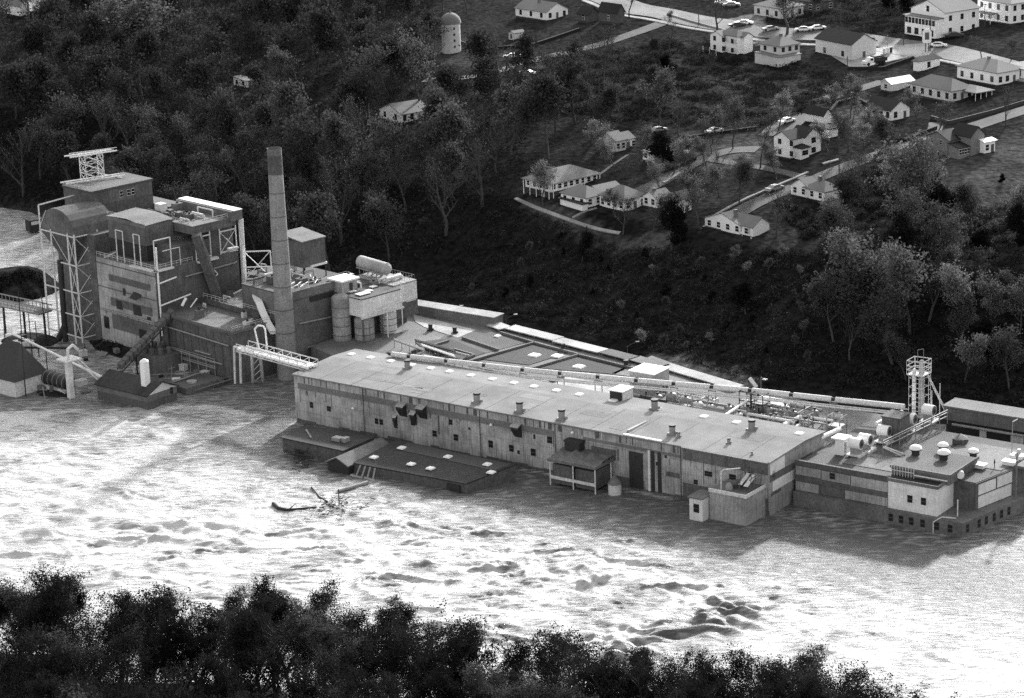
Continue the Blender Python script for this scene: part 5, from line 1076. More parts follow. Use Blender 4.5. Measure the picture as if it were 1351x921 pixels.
# wall mounted runs on the process buildings
for i, (xa, ya_, xb, yb_, za, zb, l_) in enumerate(((23.9, -38.5, 12, -38.5, 12, 12.6, 'brick block at half height'), (23.9, -38.6, 14, -38.6, 6, 6.3, 'brick block near its foot'), (-3.9, 19, -3.9, -3, 9.9, 10.1, 'lower front of the boiler house'), (5, -4.6, 21, -4.6, 20, 20.4, 'right face of the boiler house'), (-3.5, -6, -3.5, -31, 9.8, 9.3, 'top of the striped wall'), (-3.5, -8, -3.5, -28, 4.6, 4.2, 'foot of the striped wall'))):
    t = FP.thing('wall_pipe', 'stained pipe run fixed along the ' + l_, 'pipe', 'pipe runs on the process walls'); a, c = Vector((xa, ya_, za)), Vector((xb, yb_, zb)); MB().cyl(a, c, .22, None, 6).build('pipe', 'steel', t)
    b = MB()
    for k in range(5): p = a.lerp(c, (k + .5) / 5); b.bar(p, p + Vector((0, 0, -.9)), .12)
    b.build('hanger', 'dark', t)
# flotsam and gear round the flooded yard
KD_ = ['rusted drum', 'splintered crate', 'dark tyre', 'bent sheet', 'broken pallet', 'pale box', 'short post']
PL = ['before the striped wall', 'near the settling tank', 'behind the gabled pump shed', 'beside the barge', 'under the loading platform', 'near the lattice foot', 'at the black drum']
n_ = 0
for j, (cx_, cy_, s_) in enumerate(((262, 488, 16), (205, 492, 16), (165, 500, 14), (240, 508, 12), (290, 494, 14), (130, 470, 22), (75, 520, 16))):
    for k in range(6):
        px, py = rq.gauss(cx_, s_), rq.gauss(cy_, s_ * .35); P = un(px, py, 0); P.z = max(.15, float(hgt(P.x, P.y))); kd = (j + k) % 7
        t = thing(['drum', 'crate', 'tyre', 'metal_sheet', 'pallet', 'box', 'post'][kd], KD_[kd] + ' stranded ' + PL[j], ['drum', 'crate', 'tyre', 'metal sheet', 'pallet', 'box', 'post'][kd], P, rq.uniform(0, 3), 'flotsam in the flooded yard'); b = MB()
        if kd == 0: b.cyl((0, 0, 0), (0, 0, 1.3), .5, None, 10); m_ = 'mid_wall'
        elif kd == 1: b.box(-.8, .8, -.6, .6, 0, 1.1); b.box(-.85, .85, -.65, -.6, .4, .6); m_ = 'wood'
        elif kd == 2: b.cyl((0, 0, 0), (0, 0, .35), .6, None, 12); m_ = 'tyre'
        elif kd == 3: b.add([(-1.2, -.8, .1), (1.2, -.8, .4), (1.1, .8, .9), (-1.1, .8, .3), (-1.2, -.8, .16), (1.2, -.8, .46), (1.1, .8, .96), (-1.1, .8, .36)], [(3,2,1,0),(4,5,6,7),(0,1,5,4),(1,2,6,5),(2,3,7,6),(3,0,4,7)]); m_ = 'concrete'
        elif kd == 4: [b.box(-1, 1, -.9 + q * .4, -.65 + q * .4, .2, .3) for q in range(5)]; b.box(-.9, -.75, -.9, 1, 0, .2); b.box(.75, .9, -.9, 1, 0, .2); m_ = 'wood'
        elif kd == 5: b.box(-.9, .9, -.7, .7, 0, 1.4); b.box(-1, 1, -.8, .8, 1.4, 1.5); m_ = 'offwhite'
        else: b.bar((0, 0, -1), (.4, 0, 3.2), .22); b.bar((-.6, 0, 2.4), (1.1, 0, 2.6), .12); m_ = 'steel'
        o = b.build_one('shell', m_, t); n_ += 1
# raft wall and gabled pump shed
N_ = un(195, 541, 0); Lw = solve(N_, dirv(138.3), 131); Lr = solve(N_, dirv(52), 233)
t = thing('pump_shed', 'gabled shed standing in the flood with a dark roof and a white flue', 'shed', (N_.x, N_.y, 0), math.radians(50))
bx('wall', 'gravel', t, 0, Lr, 0, Lw, 1.8, 3.3); bx('lower_wall', 'dark_wall', t, .04, Lr - .04, .04, Lw - .04, -2, 1.8)
b = MB(); b.extrude([(.02, 3.3), (Lr - .02, 3.3), (Lr / 2, 5.4)], 'y', .0, Lw); b.build('gable', 'light_panel', t)
b = MB(); b.extrude([(-.5, 3.2), (Lr / 2, 5.5), (Lr + .5, 3.2), (Lr + .5, 3.45), (Lr / 2, 5.8), (-.5, 3.45)], 'y', -.5, Lw + .4); b.build('roof', 'tar', t)
b = MB(); b.box(Lr * .22, Lr * .22 + 1.5, 2.4, 3.9, 3.6, 10.4); b.cyl((Lr * .22 + .75, 3.15, 10.4), (Lr * .22 + .75, 3.15, 11), 1.3, .3, 4, smooth=False); b.build('flue', 'white', t)
win(t, 'y', Lr * .82, 0, 1.9, .9, 1.6, 'g')
t = thing('landing_stage', 'low pale barge of timber with a round hatch beside the pump shed', 'barge', un(250, 512, 0), math.radians(44)); bx('hull', 'mid_wall', t, -4, 7, -4, 3, -1.5, 1.6); MB().cyl((0, -1, 1.6), (0, -1, 2.0), 1.2, None, 14).build('hatch', 'pale_roof', t); MB().bar((-3, 2, 1.8), (5, 2, 2.2), .4).build('beam', 'concrete', t)
# left edge: tank, drum dam, catwalk, posts
t = thing('inclined_pipe', 'long thin white pipe slanting down to the shed roof', 'pipe'); MB().cyl(un(16, 440, 10), un(150, 505, 3.6), .3, None, 8).build('pipe', 'white', t)
P = un(96, 524, 0); t = thing('gauge_tower', 'pale square post tower with a platform standing in the flood', 'tower', (P.x, P.y, 0), math.radians(44))
bx('post', 'light_panel', t, -1.1, .1, -.8, .6, -2, 9.2); bx('platform', 'offwhite', t, -2.4, 2, -2.2, 2, 9.2, 9.5); MB().tube([(-1, -1, 9.5), (-1, -1, 12), (1.2, 0, 12.4), (2.5, 0, 11)], .35).build('gooseneck', 'offwhite', t); MB().bar((1, -1, 9), (5.5, -4, 3), .3).bar((1.8, -1, 9), (6.2, -4, 3), .3).bar((5.5, -4, -2), (5.5, -4, 5), .25).bar((-1.8, -1.5, -2), (-1.8, -1.5, 6), .25).build('ladder', 'offwhite', t); bx('step', 'pale_roof', t, .2, 2.8, -2.6, -.5, 3.0, 4.2)
t = thing('drum_weir', 'black horizontal drum with rusted hoops resting on a pale wall in the flood', 'drum'); a, c = un(36, 490, 2.6), un(92, 506, 2.6); MB().cyl(a, c, 1.75, None, 16).build('drum', 'dark', t)
b = MB(); d = (c - a).normalized()
for k in range(9): p = a.lerp(c, (k + .5) / 9); b.cyl(p - d * .07, p + d * .07, 1.82, None, 16)
b.build('hoop', 'steel', t)
q = Vector((d.y, -d.x, 0)); b = MB(); A_, B_ = a + q * 1.6, c + q * 1.6; b.prism([tuple(A_.xy), tuple(B_.xy), tuple((B_ - q).xy), tuple((A_ - q).xy)], -2, 1.3); b.build('wall', 'offwhite', t)
P = un(20, 523, 0); t = thing('intake_house', 'pale intake house with a steep black hipped roof at the left edge', 'intake house', (P.x, P.y, 0), math.radians(50)); bx('wall', 'offwhite', t, -.5, 9, -1, 14, -2, 3.8); b = MB(); b.add([(-1, -1.4, 3.8), (9.4, -1.4, 3.8), (9.4, 14.4, 3.8), (-1, 14.4, 3.8), (6, 4, 11), (6, 9, 11)], [(3, 2, 1, 0), (0, 1, 4), (1, 2, 5, 4), (2, 3, 5), (3, 0, 4, 5)]); b.build('roof', 'dark', t)
P = un(27, 490, 0); t = thing('intake_box', 'white machinery box behind the steep black roof', 'cabin', (P.x, P.y + 6, 0), math.radians(44)); bx('wall', 'offwhite', t, -2, 2, -2, 2, -2, 6); bx('top', 'dark', t, -.8, .8, -.8, .8, 6, 7.5)
t = thing('footbridge', 'dark truss footbridge over the upstream water at the left edge', 'footbridge'); a, c = un(-60, 386, 8), un(60, 412, 8); d = (c - a).normalized(); n_ = Vector((-d.y, d.x, 0))
b = MB()
for s_ in (-2.2, 2.2):
    for dz in (0, 1.4): b.bar(a + n_ * s_ + Vector((0, 0, dz)), c + n_ * s_ + Vector((0, 0, dz)), .3)
    for k in range(24): p = a.lerp(c, k / 24); b.bar(p + n_ * s_, p + n_ * s_ + Vector((0, 0, 1.4)), .15)
b.build('railing', 'steel', t); A_, B_ = a, c; b = MB(); b.prism([tuple((a + n_ * 2.2).xy), tuple((a - n_ * 2.2).xy), tuple((c - n_ * 2.2).xy), tuple((c + n_ * 2.2).xy)], 7.7, 8.0); b.build('deck', 'mid_wall', t)
b = MB()
for k in range(5): p = a.lerp(c, .1 + k * .22); b.bar((p.x, p.y, -3), (p.x, p.y, 7.8), .5)
b.build('pier', 'dark', t)
t = thing('dark_beam', 'thin dark pipe on posts low across the upstream water', 'pipe'); b = MB(); b.cyl(un(-10, 458, 7), un(90, 459, 7), .3, None, 6); b.build('pipe', 'dark', t); b = MB()
for x_ in (5, 32, 60): p = un(x_, 459, 7); b.bar((p.x, p.y, -2), (p.x, p.y, 7), .2)
b.build('post', 'dark', t)
for i, (px, py, h) in enumerate(((34, 523, 16), (44, 482, 13), (30, 462, 15), (61, 452, 12), (8, 470, 12), (52, 470, 9))):
    P = un(px, py, 0); t = thing('mooring_post', 'thin dark upright post in the flood, ' + ('nearest one before the black drum', 'one behind the white machinery box', 'one left of the slanting pipe', 'one below the footbridge end', 'one at the left edge', 'short one near the black drum')[i], 'post', (P.x, P.y, 0), 0, 'thin posts in the upstream water'); MB().cyl((0, 0, -2), (rnd.uniform(-.4, .4), 0, h), .16, .1, 6).build('shaft', 'dark', t); MB().bar((-1, 0, h - 2), (1, .3, h - 2), .12).build('crossarm', 'dark', t)
P = un(45, 302, 1); t = thing('water_sign', 'small dark framed box on legs in the water by the far bank', 'box', (P.x, P.y, 0), .6); bx('body', 'dark', t, -2, 2, -1.5, 1.5, .5, 4); bx('panel', 'offwhite', t, -1.4, 1.2, -1.56, -1.5, 2.6, 3.6)
# debris and driftwood
t = thing('drift_log', 'curved black log floating below the gabled annex', 'log'); a = [un(x, y, .25) for x, y in ((361, 665), (368, 671), (380, 673), (400, 671), (418, 669))]; b = MB()
for i, (p, q) in enumerate(zip(a[:-1], a[1:])): b.cyl(p, q, .5 - .09 * i, .42 - .09 * i, 8)
b.cyl(a[2], a[2] + Vector((1.8, 0, 1.4)), .14, .05, 5); b.build('trunk', 'dark', t)
P = un(444, 670, 0); t = thing('debris_heap', 'tangled heap of broken timbers and brush caught in the current', 'debris', (P.x, P.y, 0)); b = MB(); rr = random.Random(8)
for k in range(150):
    x_, y_ = rr.gauss(0, 2.8), rr.gauss(0, 3.4); a_ = rr.uniform(0, 6.28); l_ = rr.uniform(.3, 1.5); z = rr.uniform(-.1, .7); b.bar((x_, y_, z), (x_ + l_ * math.cos(a_), y_ + l_ * math.sin(a_), z + rr.uniform(-.2, .4)), rr.uniform(.06, .18), 0)
b.bar((.5, 1, 0), (.5, 1, 3.6), .18); b.build('timber', ['dark', 'wood'], t)
t = thing('drift_log', 'long pale log riding beside the sunken warehouse corner', 'log'); b = MB(); b.cyl(un(446, 648, .3), un(485, 637, .3), .35, .5, 8); b.build('trunk', 'steel', t)
for i, (pts) in enumerate((((411, 643), (423, 658)), ((395, 604), (406, 616)), ((420, 655), (432, 662)), ((404, 567), (411, 578)))):
    z = 3.7 if i == 3 else .3; t = thing('plank', ('short dark plank behind the tangled debris heap', 'dark plank drifting below the black roofed shed', 'black board beside the tangled debris heap', 'pale plank lying across the black roofed shed')[i], 'plank', (0, 0, 0), 0, 'loose planks'); MB().bar(un(*pts[0], z), un(*pts[1], z), .35).build('board', 'concrete' if i == 3 else 'dark', t)
t = thing('brush_pile', 'black brush and branches piled against the upstream corner of the black roofed shed', 'debris', FM.W(-19.5, 104, 0)); b = MB()
for k in range(170):
    x_, y_ = rr.gauss(0, 1.6), rr.gauss(0, 4); a_ = rr.uniform(0, 6.28); l_ = rr.uniform(.6, 2.4); z = rr.uniform(-.2, 1.8); b.bar((x_, y_, z), (x_ + l_ * math.cos(a_), y_ + l_ * math.sin(a_), z + rr.uniform(-.3, .6)), rr.uniform(.06, .16))
b.build('branch', 'dark', t)
# ------------------------------------------------------------------ houses
def block(wb, rb, x0, x1, y0, y1, h, kind, rh, oh=.45, z0=0.0):
    th = .16
    if kind in ('gx', 'gy'):
        a0, a1 = (y0, y1) if kind == 'gx' else (x0, x1); am = (a0 + a1) / 2; e = rh * oh / (am - a0)
        wb.extrude([(a0, z0), (a1, z0), (a1, h), (am, h + rh), (a0, h)], 'x' if kind == 'gx' else 'y', x0 if kind == 'gx' else y0, x1 if kind == 'gx' else y1)
        rb.extrude([(a0 - oh, h - e + .03), (am, h + rh + .03), (a1 + oh, h - e + .03), (a1 + oh, h - e + .03 + th), (am, h + rh + .05 + th), (a0 - oh, h - e + .03 + th)], 'x' if kind == 'gx' else 'y', (x0 if kind == 'gx' else y0) - oh * .7, (x1 if kind == 'gx' else y1) + oh * .7)
    elif kind == 'hip':
        wb.box(x0, x1, y0, y1, z0, h); X0, X1, Y0, Y1 = x0 - oh, x1 + oh, y0 - oh, y1 + oh; w, l = X1 - X0, Y1 - Y0
        if w > l: r = [(X0 + l / 2, (Y0 + Y1) / 2), (X1 - l / 2, (Y0 + Y1) / 2)]
        else: r = [((X0 + X1) / 2, Y0 + w / 2), ((X0 + X1) / 2, Y1 - w / 2)]
        v = [(X0, Y0, h), (X1, Y0, h), (X1, Y1, h), (X0, Y1, h)]; v = v + [(a, b_, c + .18) for a, b_, c in v] + [(r[0][0], r[0][1], h + rh + .18), (r[1][0], r[1][1], h + rh + .18)]
        f = [(3, 2, 1, 0), (0, 1, 5, 4), (1, 2, 6, 5), (2, 3, 7, 6), (3, 0, 4, 7)]
        f += [(4, 5, 9, 8), (5, 6, 9), (6, 7, 8, 9), (7, 4, 8)] if w > l else [(4, 5, 8), (5, 6, 9, 8), (6, 7, 9), (7, 4, 8, 9)]
        rb.add(v, f)
    elif kind == 'shed':   # falls towards the y0 side
        wb.box(x0, x1, y0, y1, z0, h)
        rb.add([(x0 - oh, y0 - oh, h), (x1 + oh, y0 - oh, h), (x1 + oh, y1, h + rh), (x0 - oh, y1, h + rh), (x0 - oh, y0 - oh, h + th), (x1 + oh, y0 - oh, h + th), (x1 + oh, y1, h + rh + th), (x0 - oh, y1, h + rh + th)], [(3,2,1,0),(4,5,6,7),(0,1,5,4),(1,2,6,5),(2,3,7,6),(3,0,4,7)])
        wb.add([(x0, y0, h), (x0, y1, h), (x0, y1, h + rh)], [(0, 1, 2), (2, 1, 0)][:1]); wb.add([(x1, y0, h), (x1, y1, h), (x1, y1, h + rh)], [(0, 1, 2)])
    else:
        wb.box(x0, x1, y0, y1, z0, h); rb.box(x0 - oh, x1 + oh, y0 - oh, y1 + oh, h, h + .25)
HOUSES = []
def house(label, N, ang, xl, xr, wh, blocks=None, wm='hw', rm='shingle', wl=3, wr=3, st=None, kind='w', chim=None, roof='gy', rh=1.8, found='found', name='house', fh=.5, door=True, cat='house', group=None, oh=.45):
    P = tg(N[0], N[1], wh); E_ = P + Vector((0, 0, wh)); Lx = solve(E_, dirv(ang + 90), xr); Ly = solve(E_, dirv(ang + 180), xl)
    t = thing(name, label, cat, P, math.radians(ang + 90), group); HOUSES.append((P.x, P.y, dirv(ang + 90), dirv(ang + 180), Lx, Ly))
    bl = blocks or [(0, 1, 0, 1, 1, roof, rh)]
    wb = MB(); rb = MB()
    for q in bl: block(wb, rb, q[0] * Lx, q[1] * Lx, q[2] * Ly, q[3] * Ly, wh * q[4], q[5], q[6], oh, z0=fh - .02)
    wb.build('wall', wm, t); r = rb.build('roof', rm, t)
    fb = MB()
    for q in bl: fb.box(q[0] * Lx + .05, q[1] * Lx - .05, q[2] * Ly + .05, q[3] * Ly - .05, -4, fh)
    fb.build('foundation', found, t)
    st = st or (2 if wh > 4.6 else 1); h1 = wh / st if st > 1 else wh
    for s_ in range(st):
        zb = fh + .55 + s_ * (h1 if st > 1 else 0); hh = min(1.7, h1 - fh - .85)
        for k in range(wl):
            if Ly > 2: win(t, 'x', bl[0][0] * Lx, Ly * (k + .5) / wl, zb, 1.25, hh, kind)
        for k in range(wr):
            if door and s_ == 0 and k == wr // 2: continue
            win(t, 'y', Lx * (k + .5) / wr, bl[0][2] * Ly, zb, 1.25, hh, kind)
    if door and wr:
        k = wr // 2; d = bx('door', 'mid_wall', t, Lx * (k + .5) / wr - .5, Lx * (k + .5) / wr + .5, -.06 + bl[0][2] * Ly, bl[0][2] * Ly, fh, fh + 2.05)
    if chim:
        cx, cy, ch = chim; MB().box(cx * Lx - .4, cx * Lx + .4, cy * Ly - .35, cy * Ly + .35, wh * .9, wh + ch).box(cx * Lx - .47, cx * Lx + .47, cy * Ly - .42, cy * Ly + .42, wh + ch, wh + ch + .15).build('chimney', 'brick', r)
    return t, Lx, Ly
# row along the bluff
t, Lx, Ly = house('long hip roofed white house on posts at the end of the bluff row', (726.5, 243), -50, 693, 788, 3.9, roof='hip', rh=2.6, wl=4, wr=8, fh=1.7, oh=.9, wm='hw', door=False)
b = MB()
for k in range(5): b.bar((-.7, Ly * k / 4, -2), (-.7, Ly * k / 4, 3.9), .22)
for k in range(4): b.bar((Lx * k / 3 + .3, -.7, -1), (Lx * k / 3 + .3, -.7, 3.9), .22)
b.build('porch_post', 'white', t); bx('door', 'white', t, -.1, .0, -.5 + Ly * .3, .6 + Ly * .3, -.3, 2)
t, Lx, Ly = house('pale hip roofed house with a low rear wing, second on the bluff row', (773, 262), -50, 740, 826, 3.0, blocks=[(0, .5, 0, 1, 1, 'hip', 2.2), (.45, 1, 0.1, .8, 1, 'gx', 1.5)], wl=3, wr=5)
t, Lx, Ly = house('white walled garage with a dark flat roof before the second bluff house', (768, 270), -56, 739, 775, 2.2, roof='flat', rm='tar', wl=0, wr=0, door=False, name='garage', cat='garage')
house('white hip roofed house with tall side windows in the middle of the bluff row', (823.5, 264.5), -50, 791, 852, 3.4, roof='hip', rh=2.6, wl=4, wr=3)
house('small white gabled house behind the tree in the bluff row', (866, 262), -50, 848, 886, 3.0, roof='gx', rh=1.4, wl=2, wr=2, chim=(.3, .5, 2.0))
house('narrow two storey white house with a dark chimney at the end of the bluff row', (887, 263), -52, 880, 912, 5.0, roof='gx', rh=1.4, wl=1, wr=2)
house('grey gabled house half hidden by trees above the bluff row', (812, 186), -50, 790, 839, 3.6, blocks=[(0, .5, 0, 1, 1, 'gx', 1.8), (.5, 1, .1, .9, .9, 'gx', 1.4)], wm='hw2', wl=2, wr=4)
house('tiny white garage beside the dark round tree', (856, 201), -50, 848, 864, 2.8, roof='flat', rm='shingle', wl=1, wr=0, door=False, name='garage', cat='garage')
t, Lx, Ly = house('white cottage on stilts with crossing gables, nearest the steep slope', (991, 300.5), -50, 930, 1015, 2.9, blocks=[(0, .62, .25, 1, 1, 'gx', 2.0), (.1, 1, 0, .6, 1, 'gy', 1.9)], wl=5, wr=3, chim=(.3, .45, 3.0), fh=.5)
b = MB()
for k in range(5): b.bar((.1, Ly * k / 5, -3), (.1, Ly * k / 5, .5), .2); b.bar((Lx * k / 5, .1, -3), (Lx * k / 5, .1, .5), .2)
b.build('stilt', 'offwhite', t)
house('white cottage with a pale roof and dark chimney below the street bend', (1088, 254), -54, 1043.5, 1110, 2.9, blocks=[(0, .7, .45, 1, 1, 'gx', 2.0), (0, 1, 0, .6, 1, 'hip', 2.0)], wl=4, wr=2, chim=(.45, .35, 3.0))
# two storey white house with dark roofs
t, Lx, Ly = house('two storey white house with dark roofs and twin gables above the street', (1052, 186), -52, 1021, 1086, 5.6, blocks=[(0, .55, .3, 1, 1, 'gx', 1.7), (.4, 1, .1, .75, 1.05, 'gy', 2.0)], rm='shingle_d', wl=2, wr=0, kind='g', door=False)
for z_ in (1.2, 3.9): win(t, 'y', Lx * .72, .1 * Ly, z_, 1.6, 1.5, 'g')
block(wb := MB(), rb := MB(), .15 * Lx, .45 * Lx, 0, .3 * Ly, 3.2, 'hip', .9, .5); wb.build('porch_wall', 'hw', t); rb.build('porch_roof', 'shingle_d', t); win(t, 'y', .3 * Lx, 0, 1.3, 2.2, 1.3, 'g')
house('white garage with a dark gable roof behind the two storey house', (1087, 152), -52, 1062, 1097, 3.0, roof='gy', rh=1.5, rm='shingle_d', wl=0, wr=0, door=False, name='garage', cat='garage')
house('low white shed with a black roof against the two storey house', (1094, 171), -52, 1070, 1106, 2.8, roof='flat', rm='shingle_d', wl=0, wr=0, door=False, name='shed', cat='shed')
house('small white gabled house with a black roof behind the pale bushy tree', (1175.5, 146), -56, 1142, 1200, 3.3, roof='gy', rh=2.2, rm='shingle_d', wl=4, wr=2, kind='g')
t, Lx, Ly = house('grey hip roofed bungalow with a corner porch beside the sloping lawn', (1255, 121), -57, 1201, 1284, 3.3, roof='hip', rh=2.6, wm='hw2', wl=5, wr=3, kind='g')
block(wb := MB(), rb := MB(), Lx * .55, Lx * 1.35, -.3 * Ly, .25 * Ly, 2.9, 'hip', 1.2, .4); rb.build('porch_roof', 'shingle', t)
b = MB()
for k in range(4): b.bar((Lx * (.57 + .25 * k), -.28 * Ly, -1), (Lx * (.57 + .25 * k), -.28 * Ly, 2.9), .2)
b.build('porch_post', 'white', t)
t, Lx, Ly = house('long white house with shuttered windows and a pale roof at the right edge', (1315.5, 97), -57, 1263, 1352, 3.8, roof='hip', rh=2.4, wl=4, wr=4, kind='g', chim=(.5, .55, 3.0))
house('white porch wing at the right edge with a flat pale roof', (1350, 92), -57, 1330, 1400, 3.0, roof='shed', rh=.8, wl=2, wr=3, kind='d')
t, Lx, Ly = house('brick house with dark roofs and white framed windows above the meadow', (1262, 184), -56, 1222, 1294, 5.2, blocks=[(.45, 1, -.12, .5, 1.08, 'gy', 2.2), (0, .55, .25, 1, .85, 'gx', 1.8)], wm='hbrick', rm='shingle_d', wl=0, wr=0, door=False)
block(wb := MB(), rb := MB(), .0, .45 * Lx, -.08 * Ly, .3 * Ly, 2.9, 'shed', .9, .3); wb.build('porch_wall', 'hbrick', t); rb.build('porch_roof', 'shingle_d', t)
for k in range(4): win(t, 'y', Lx * (.06 + .11 * k), -.08 * Ly, 1.1, .9, 1.5, 'w')
for y_ in (.5, .8): win(t, 'x', 0, Ly * y_, 3.0, .8, 1.2, 'w')
house('small white sunroom attached to the brick house', (1299, 188), -56, 1293, 1313, 3.4, roof='shed', rh=.5, rm='white', wl=0, wr=2, kind='w', name='sunroom', cat='sunroom')
house('long low garage with a bright white roof behind the black roofed house', (1175.5, 111), -57, 1162, 1206, 2.6, roof='gx', rh=1.1, wm='hw2', rm='white', wl=1, wr=0, door=False, name='garage', cat='garage')
house('small white service station kiosk beside the truck lot', (1211, 82), -55, 1205, 1240, 3.2, roof='hip', rh=1.2, wl=0, wr=1, kind='g', door=False, name='kiosk', cat='kiosk')
house('large pale store building with a black gable roof beside the truck lot', (1124, 59), -57, 1076, 1156, 5.0, roof='gy', rh=2.6, wm='hw2', rm='shingle_d', wl=2, wr=1, kind='g', st=1, fh=.4, name='store', cat='store')
t, Lx, Ly = house('two storey white house with paired gables below the highway', (972, 51), -54, 937, 993, 5.6, blocks=[(0, .5, .55, 1, 1, 'gx', 1.2), (.2, .9, .1, .8, 1.03, 'hip', 1.7), (.45, 1, 0, .45, 1, 'gy', 1.2)], wl=3, wr=2, kind='g', door=False)
for i in range(3): MB().bar((-3 - 0 * i, Ly * (.5 + .25 * i), -3), (-3, Ly * (.5 + .25 * i), 2.2), .25).build('porch_post', 'offwhite', t)
t, Lx, Ly = house('grey two storey hip roofed house with a wrap around porch below the highway', (1029, 62), -54, 1003, 1055, 5.6, roof='hip', rh=2.4, wm='hw2', wl=2, wr=3, kind='g', chim=(.5, .45, 3.0))
block(wb := MB(), rb := MB(), -2.6, Lx * .8, -2.2, Ly * .95, 2.9, 'shed', .5, .3); wb.build('porch_wall', 'hw2', t); rb.build('porch_roof', 'shingle', t)
t, Lx, Ly = house('tall white house with an upper sun porch across the highway', (1246.5, 17), -56, 1202, 1292, 7.6, roof='gx', rh=3.0, wl=0, wr=3, kind='g', st=2, door=False)
block(wb := MB(), rb := MB(), -3.2, 0, .05 * Ly, .95 * Ly, 5.8, 'flat', .5, .5); wb.build('porch_wall', 'hw', t); rb.build('porch_roof', 'shingle', t)
for k in range(9): win(t, 'x', -3.2, Ly * (.1 + .1 * k), 3.7, 1.2, 1.7, 'g')
for k in range(4): win(t, 'x', -3.2, Ly * (.16 + .22 * k), .4, 1.8, 2.0, 'g')
win(t, 'x', 0, Ly * .5, 7.2, 1.2, 1.8, 'g')
t, Lx, Ly = house('tall white house with green grey shutters in the upper right corner', (1334, 6), -56, 1290, 1375, 6.4, roof='hip', rh=2.4, wl=4, wr=4, kind='g', door=False)
block(wb := MB(), rb := MB(), -2.4, 0, .4 * Ly, Ly, 2.9, 'flat', .3, .3); rb.build('porch_roof', 'shingle', t); MB().bar((-2.3, .45 * Ly, -1), (-2.3, .45 * Ly, 2.9), .2).bar((-2.3, .98 * Ly, -1), (-2.3, .98 * Ly, 2.9), .2).build('porch_post', 'white', t)
house('white cottage with dark chimney at the top centre beyond the field', (721, 16), -50, 680, 749, 3.2, roof='gy', rh=2.4, wl=3, wr=3, kind='g', chim=(.4, .5, 3.6))
house('dark wooden house under bare trees beside the white cottage', (777, 19), -50, 762, 790, 3.0, roof='gy', rh=2, wm='dark_wall', rm='shingle_d', wl=1, wr=1)
house('dark two storey house by the highway at the top', (815, 16), -50, 790, 824, 4.2, roof='gy', rh=2.2, wm='dark_wall', rm='shingle_d', wl=1, wr=1)
house('dim house behind the parked cars at the top of the picture', (1030, 12), -54, 995, 1060, 3.6, roof='hip', rh=2, wm='hw2', rm='shingle', wl=3, wr=3, kind='d')
house('dark low roof house just below the upper edge near the highway', (1075, 4), -54, 1040, 1100, 3.4, roof='hip', rh=2, wm='mid_wall', rm='shingle_d', wl=3, wr=3, kind='w')
t, Lx, Ly = house('white gabled house alone in the woods right of the chimney', (529, 151), -56, 500.5, 567, 3.0, roof='gx', rh=2.2, rm='shingle', wl=2, wr=4, kind='g', fh=.4)
house('tiny white hut in a clearing of the woods', (325, 107), -50, 308, 334, 2.6, roof='shed', rh=.6, rm='shingle', wl=2, wr=1, kind='g', name='hut', cat='hut')
house('white wall corner of a house at the upper left edge', (26, 8), -50, -30, 38, 4.2, roof='gy', rh=2, wl=2, wr=0, door=False)
house('pale gabled house at the upper left edge behind the trees', (58, 6), -50, 38, 95, 3.8, roof='hip', rh=2, wm='hw2', wl=2, wr=3, kind='g')
for i, (px, py, l_) in enumerate(((681, 50, 'tiny white shed in the hedge below the white cottage'), (1105, 315, 'white camper shell parked on the bare slope'))):
    P = tg(px, py); t = thing('garden_shed' if i == 0 else 'camper_shell', l_, 'shed' if i == 0 else 'camper', P, math.radians(36)); block(wb := MB(), rb := MB(), -2, 2.6, -1.4, 1.4, 1.8, 'gx', .6, .2, -.5); wb.build('wall', 'hw' if i else 'hw2', t); rb.build('roof', 'shingle' if not i else 'white', t); bx('door', 'dark', t, -2.05, -2.0, -.4, .4, 0, 1.5)
def low_wall(pts, h, w, m_, label):
    P = [tg(*p) for p in pts]; t = thing('garden_wall', label, 'wall', P[0]); b = MB()
    for a, c in zip(P[:-1], P[1:]):
        n = max(1, int((c - a).length / 3))
        for k in range(n):
            p, q = a.lerp(c, k / n), a.lerp(c, (k + 1) / n); p.z = float(hgt(p.x, p.y)); q.z = float(hgt(q.x, q.y)); p, q = p - P[0], q - P[0]; d = (q - p); d.z = 0; d.normalize(); s_ = Vector((-d.y, d.x, 0)) * w / 2; u = Vector((0, 0, h)); e_ = Vector((0, 0, .8))
            b.add([p - s_ - e_, p + s_ - e_, q + s_ - e_, q - s_ - e_, p - s_ + u, p + s_ + u, q + s_ + u, q - s_ + u], [(3,2,1,0),(4,5,6,7),(0,1,5,4),(1,2,6,5),(2,3,7,6),(3,0,4,7)])
    b.build('masonry', m_, t)
low_wall([(1228, 157), (1252, 164), (1312, 149), (1351, 137)], 1.0, .4, 'found', 'dark retaining wall below the lawn of the grey bungalow')
low_wall([(1175, 187), (1192, 187), (1236, 171)], 1.0, .4, 'hedge', 'dark retaining wall in front of the small black roofed house')
low_wall([(884, 226), (918, 211)], .9, .8, 'hedge', 'short dark hedge wall beside the white van')
low_wall([(900, 184), (955, 176), (1000, 170)], .8, .7, 'hedge', 'low dark hedge along the upper side of the lane')
low_wall([(1120, 92), (1165, 92), (1205, 78)], .9, .6, 'hedge', 'dark hedge bank along the lower edge of the truck lot')
low_wall([(1095, 150), (1105, 138), (1130, 132), (1145, 140)], 1.0, .8, 'hedge', 'curved dark hedge round the small pale lawn')
low_wall([(575, 48), (640, 66), (700, 62), (765, 40)], .9, .8, 'hedge', 'dark hedge line through the field beside the silo')
low_wall([(880, 20), (960, 42)], .6, .3, 'concrete', 'pale kerb wall at the highway junction')
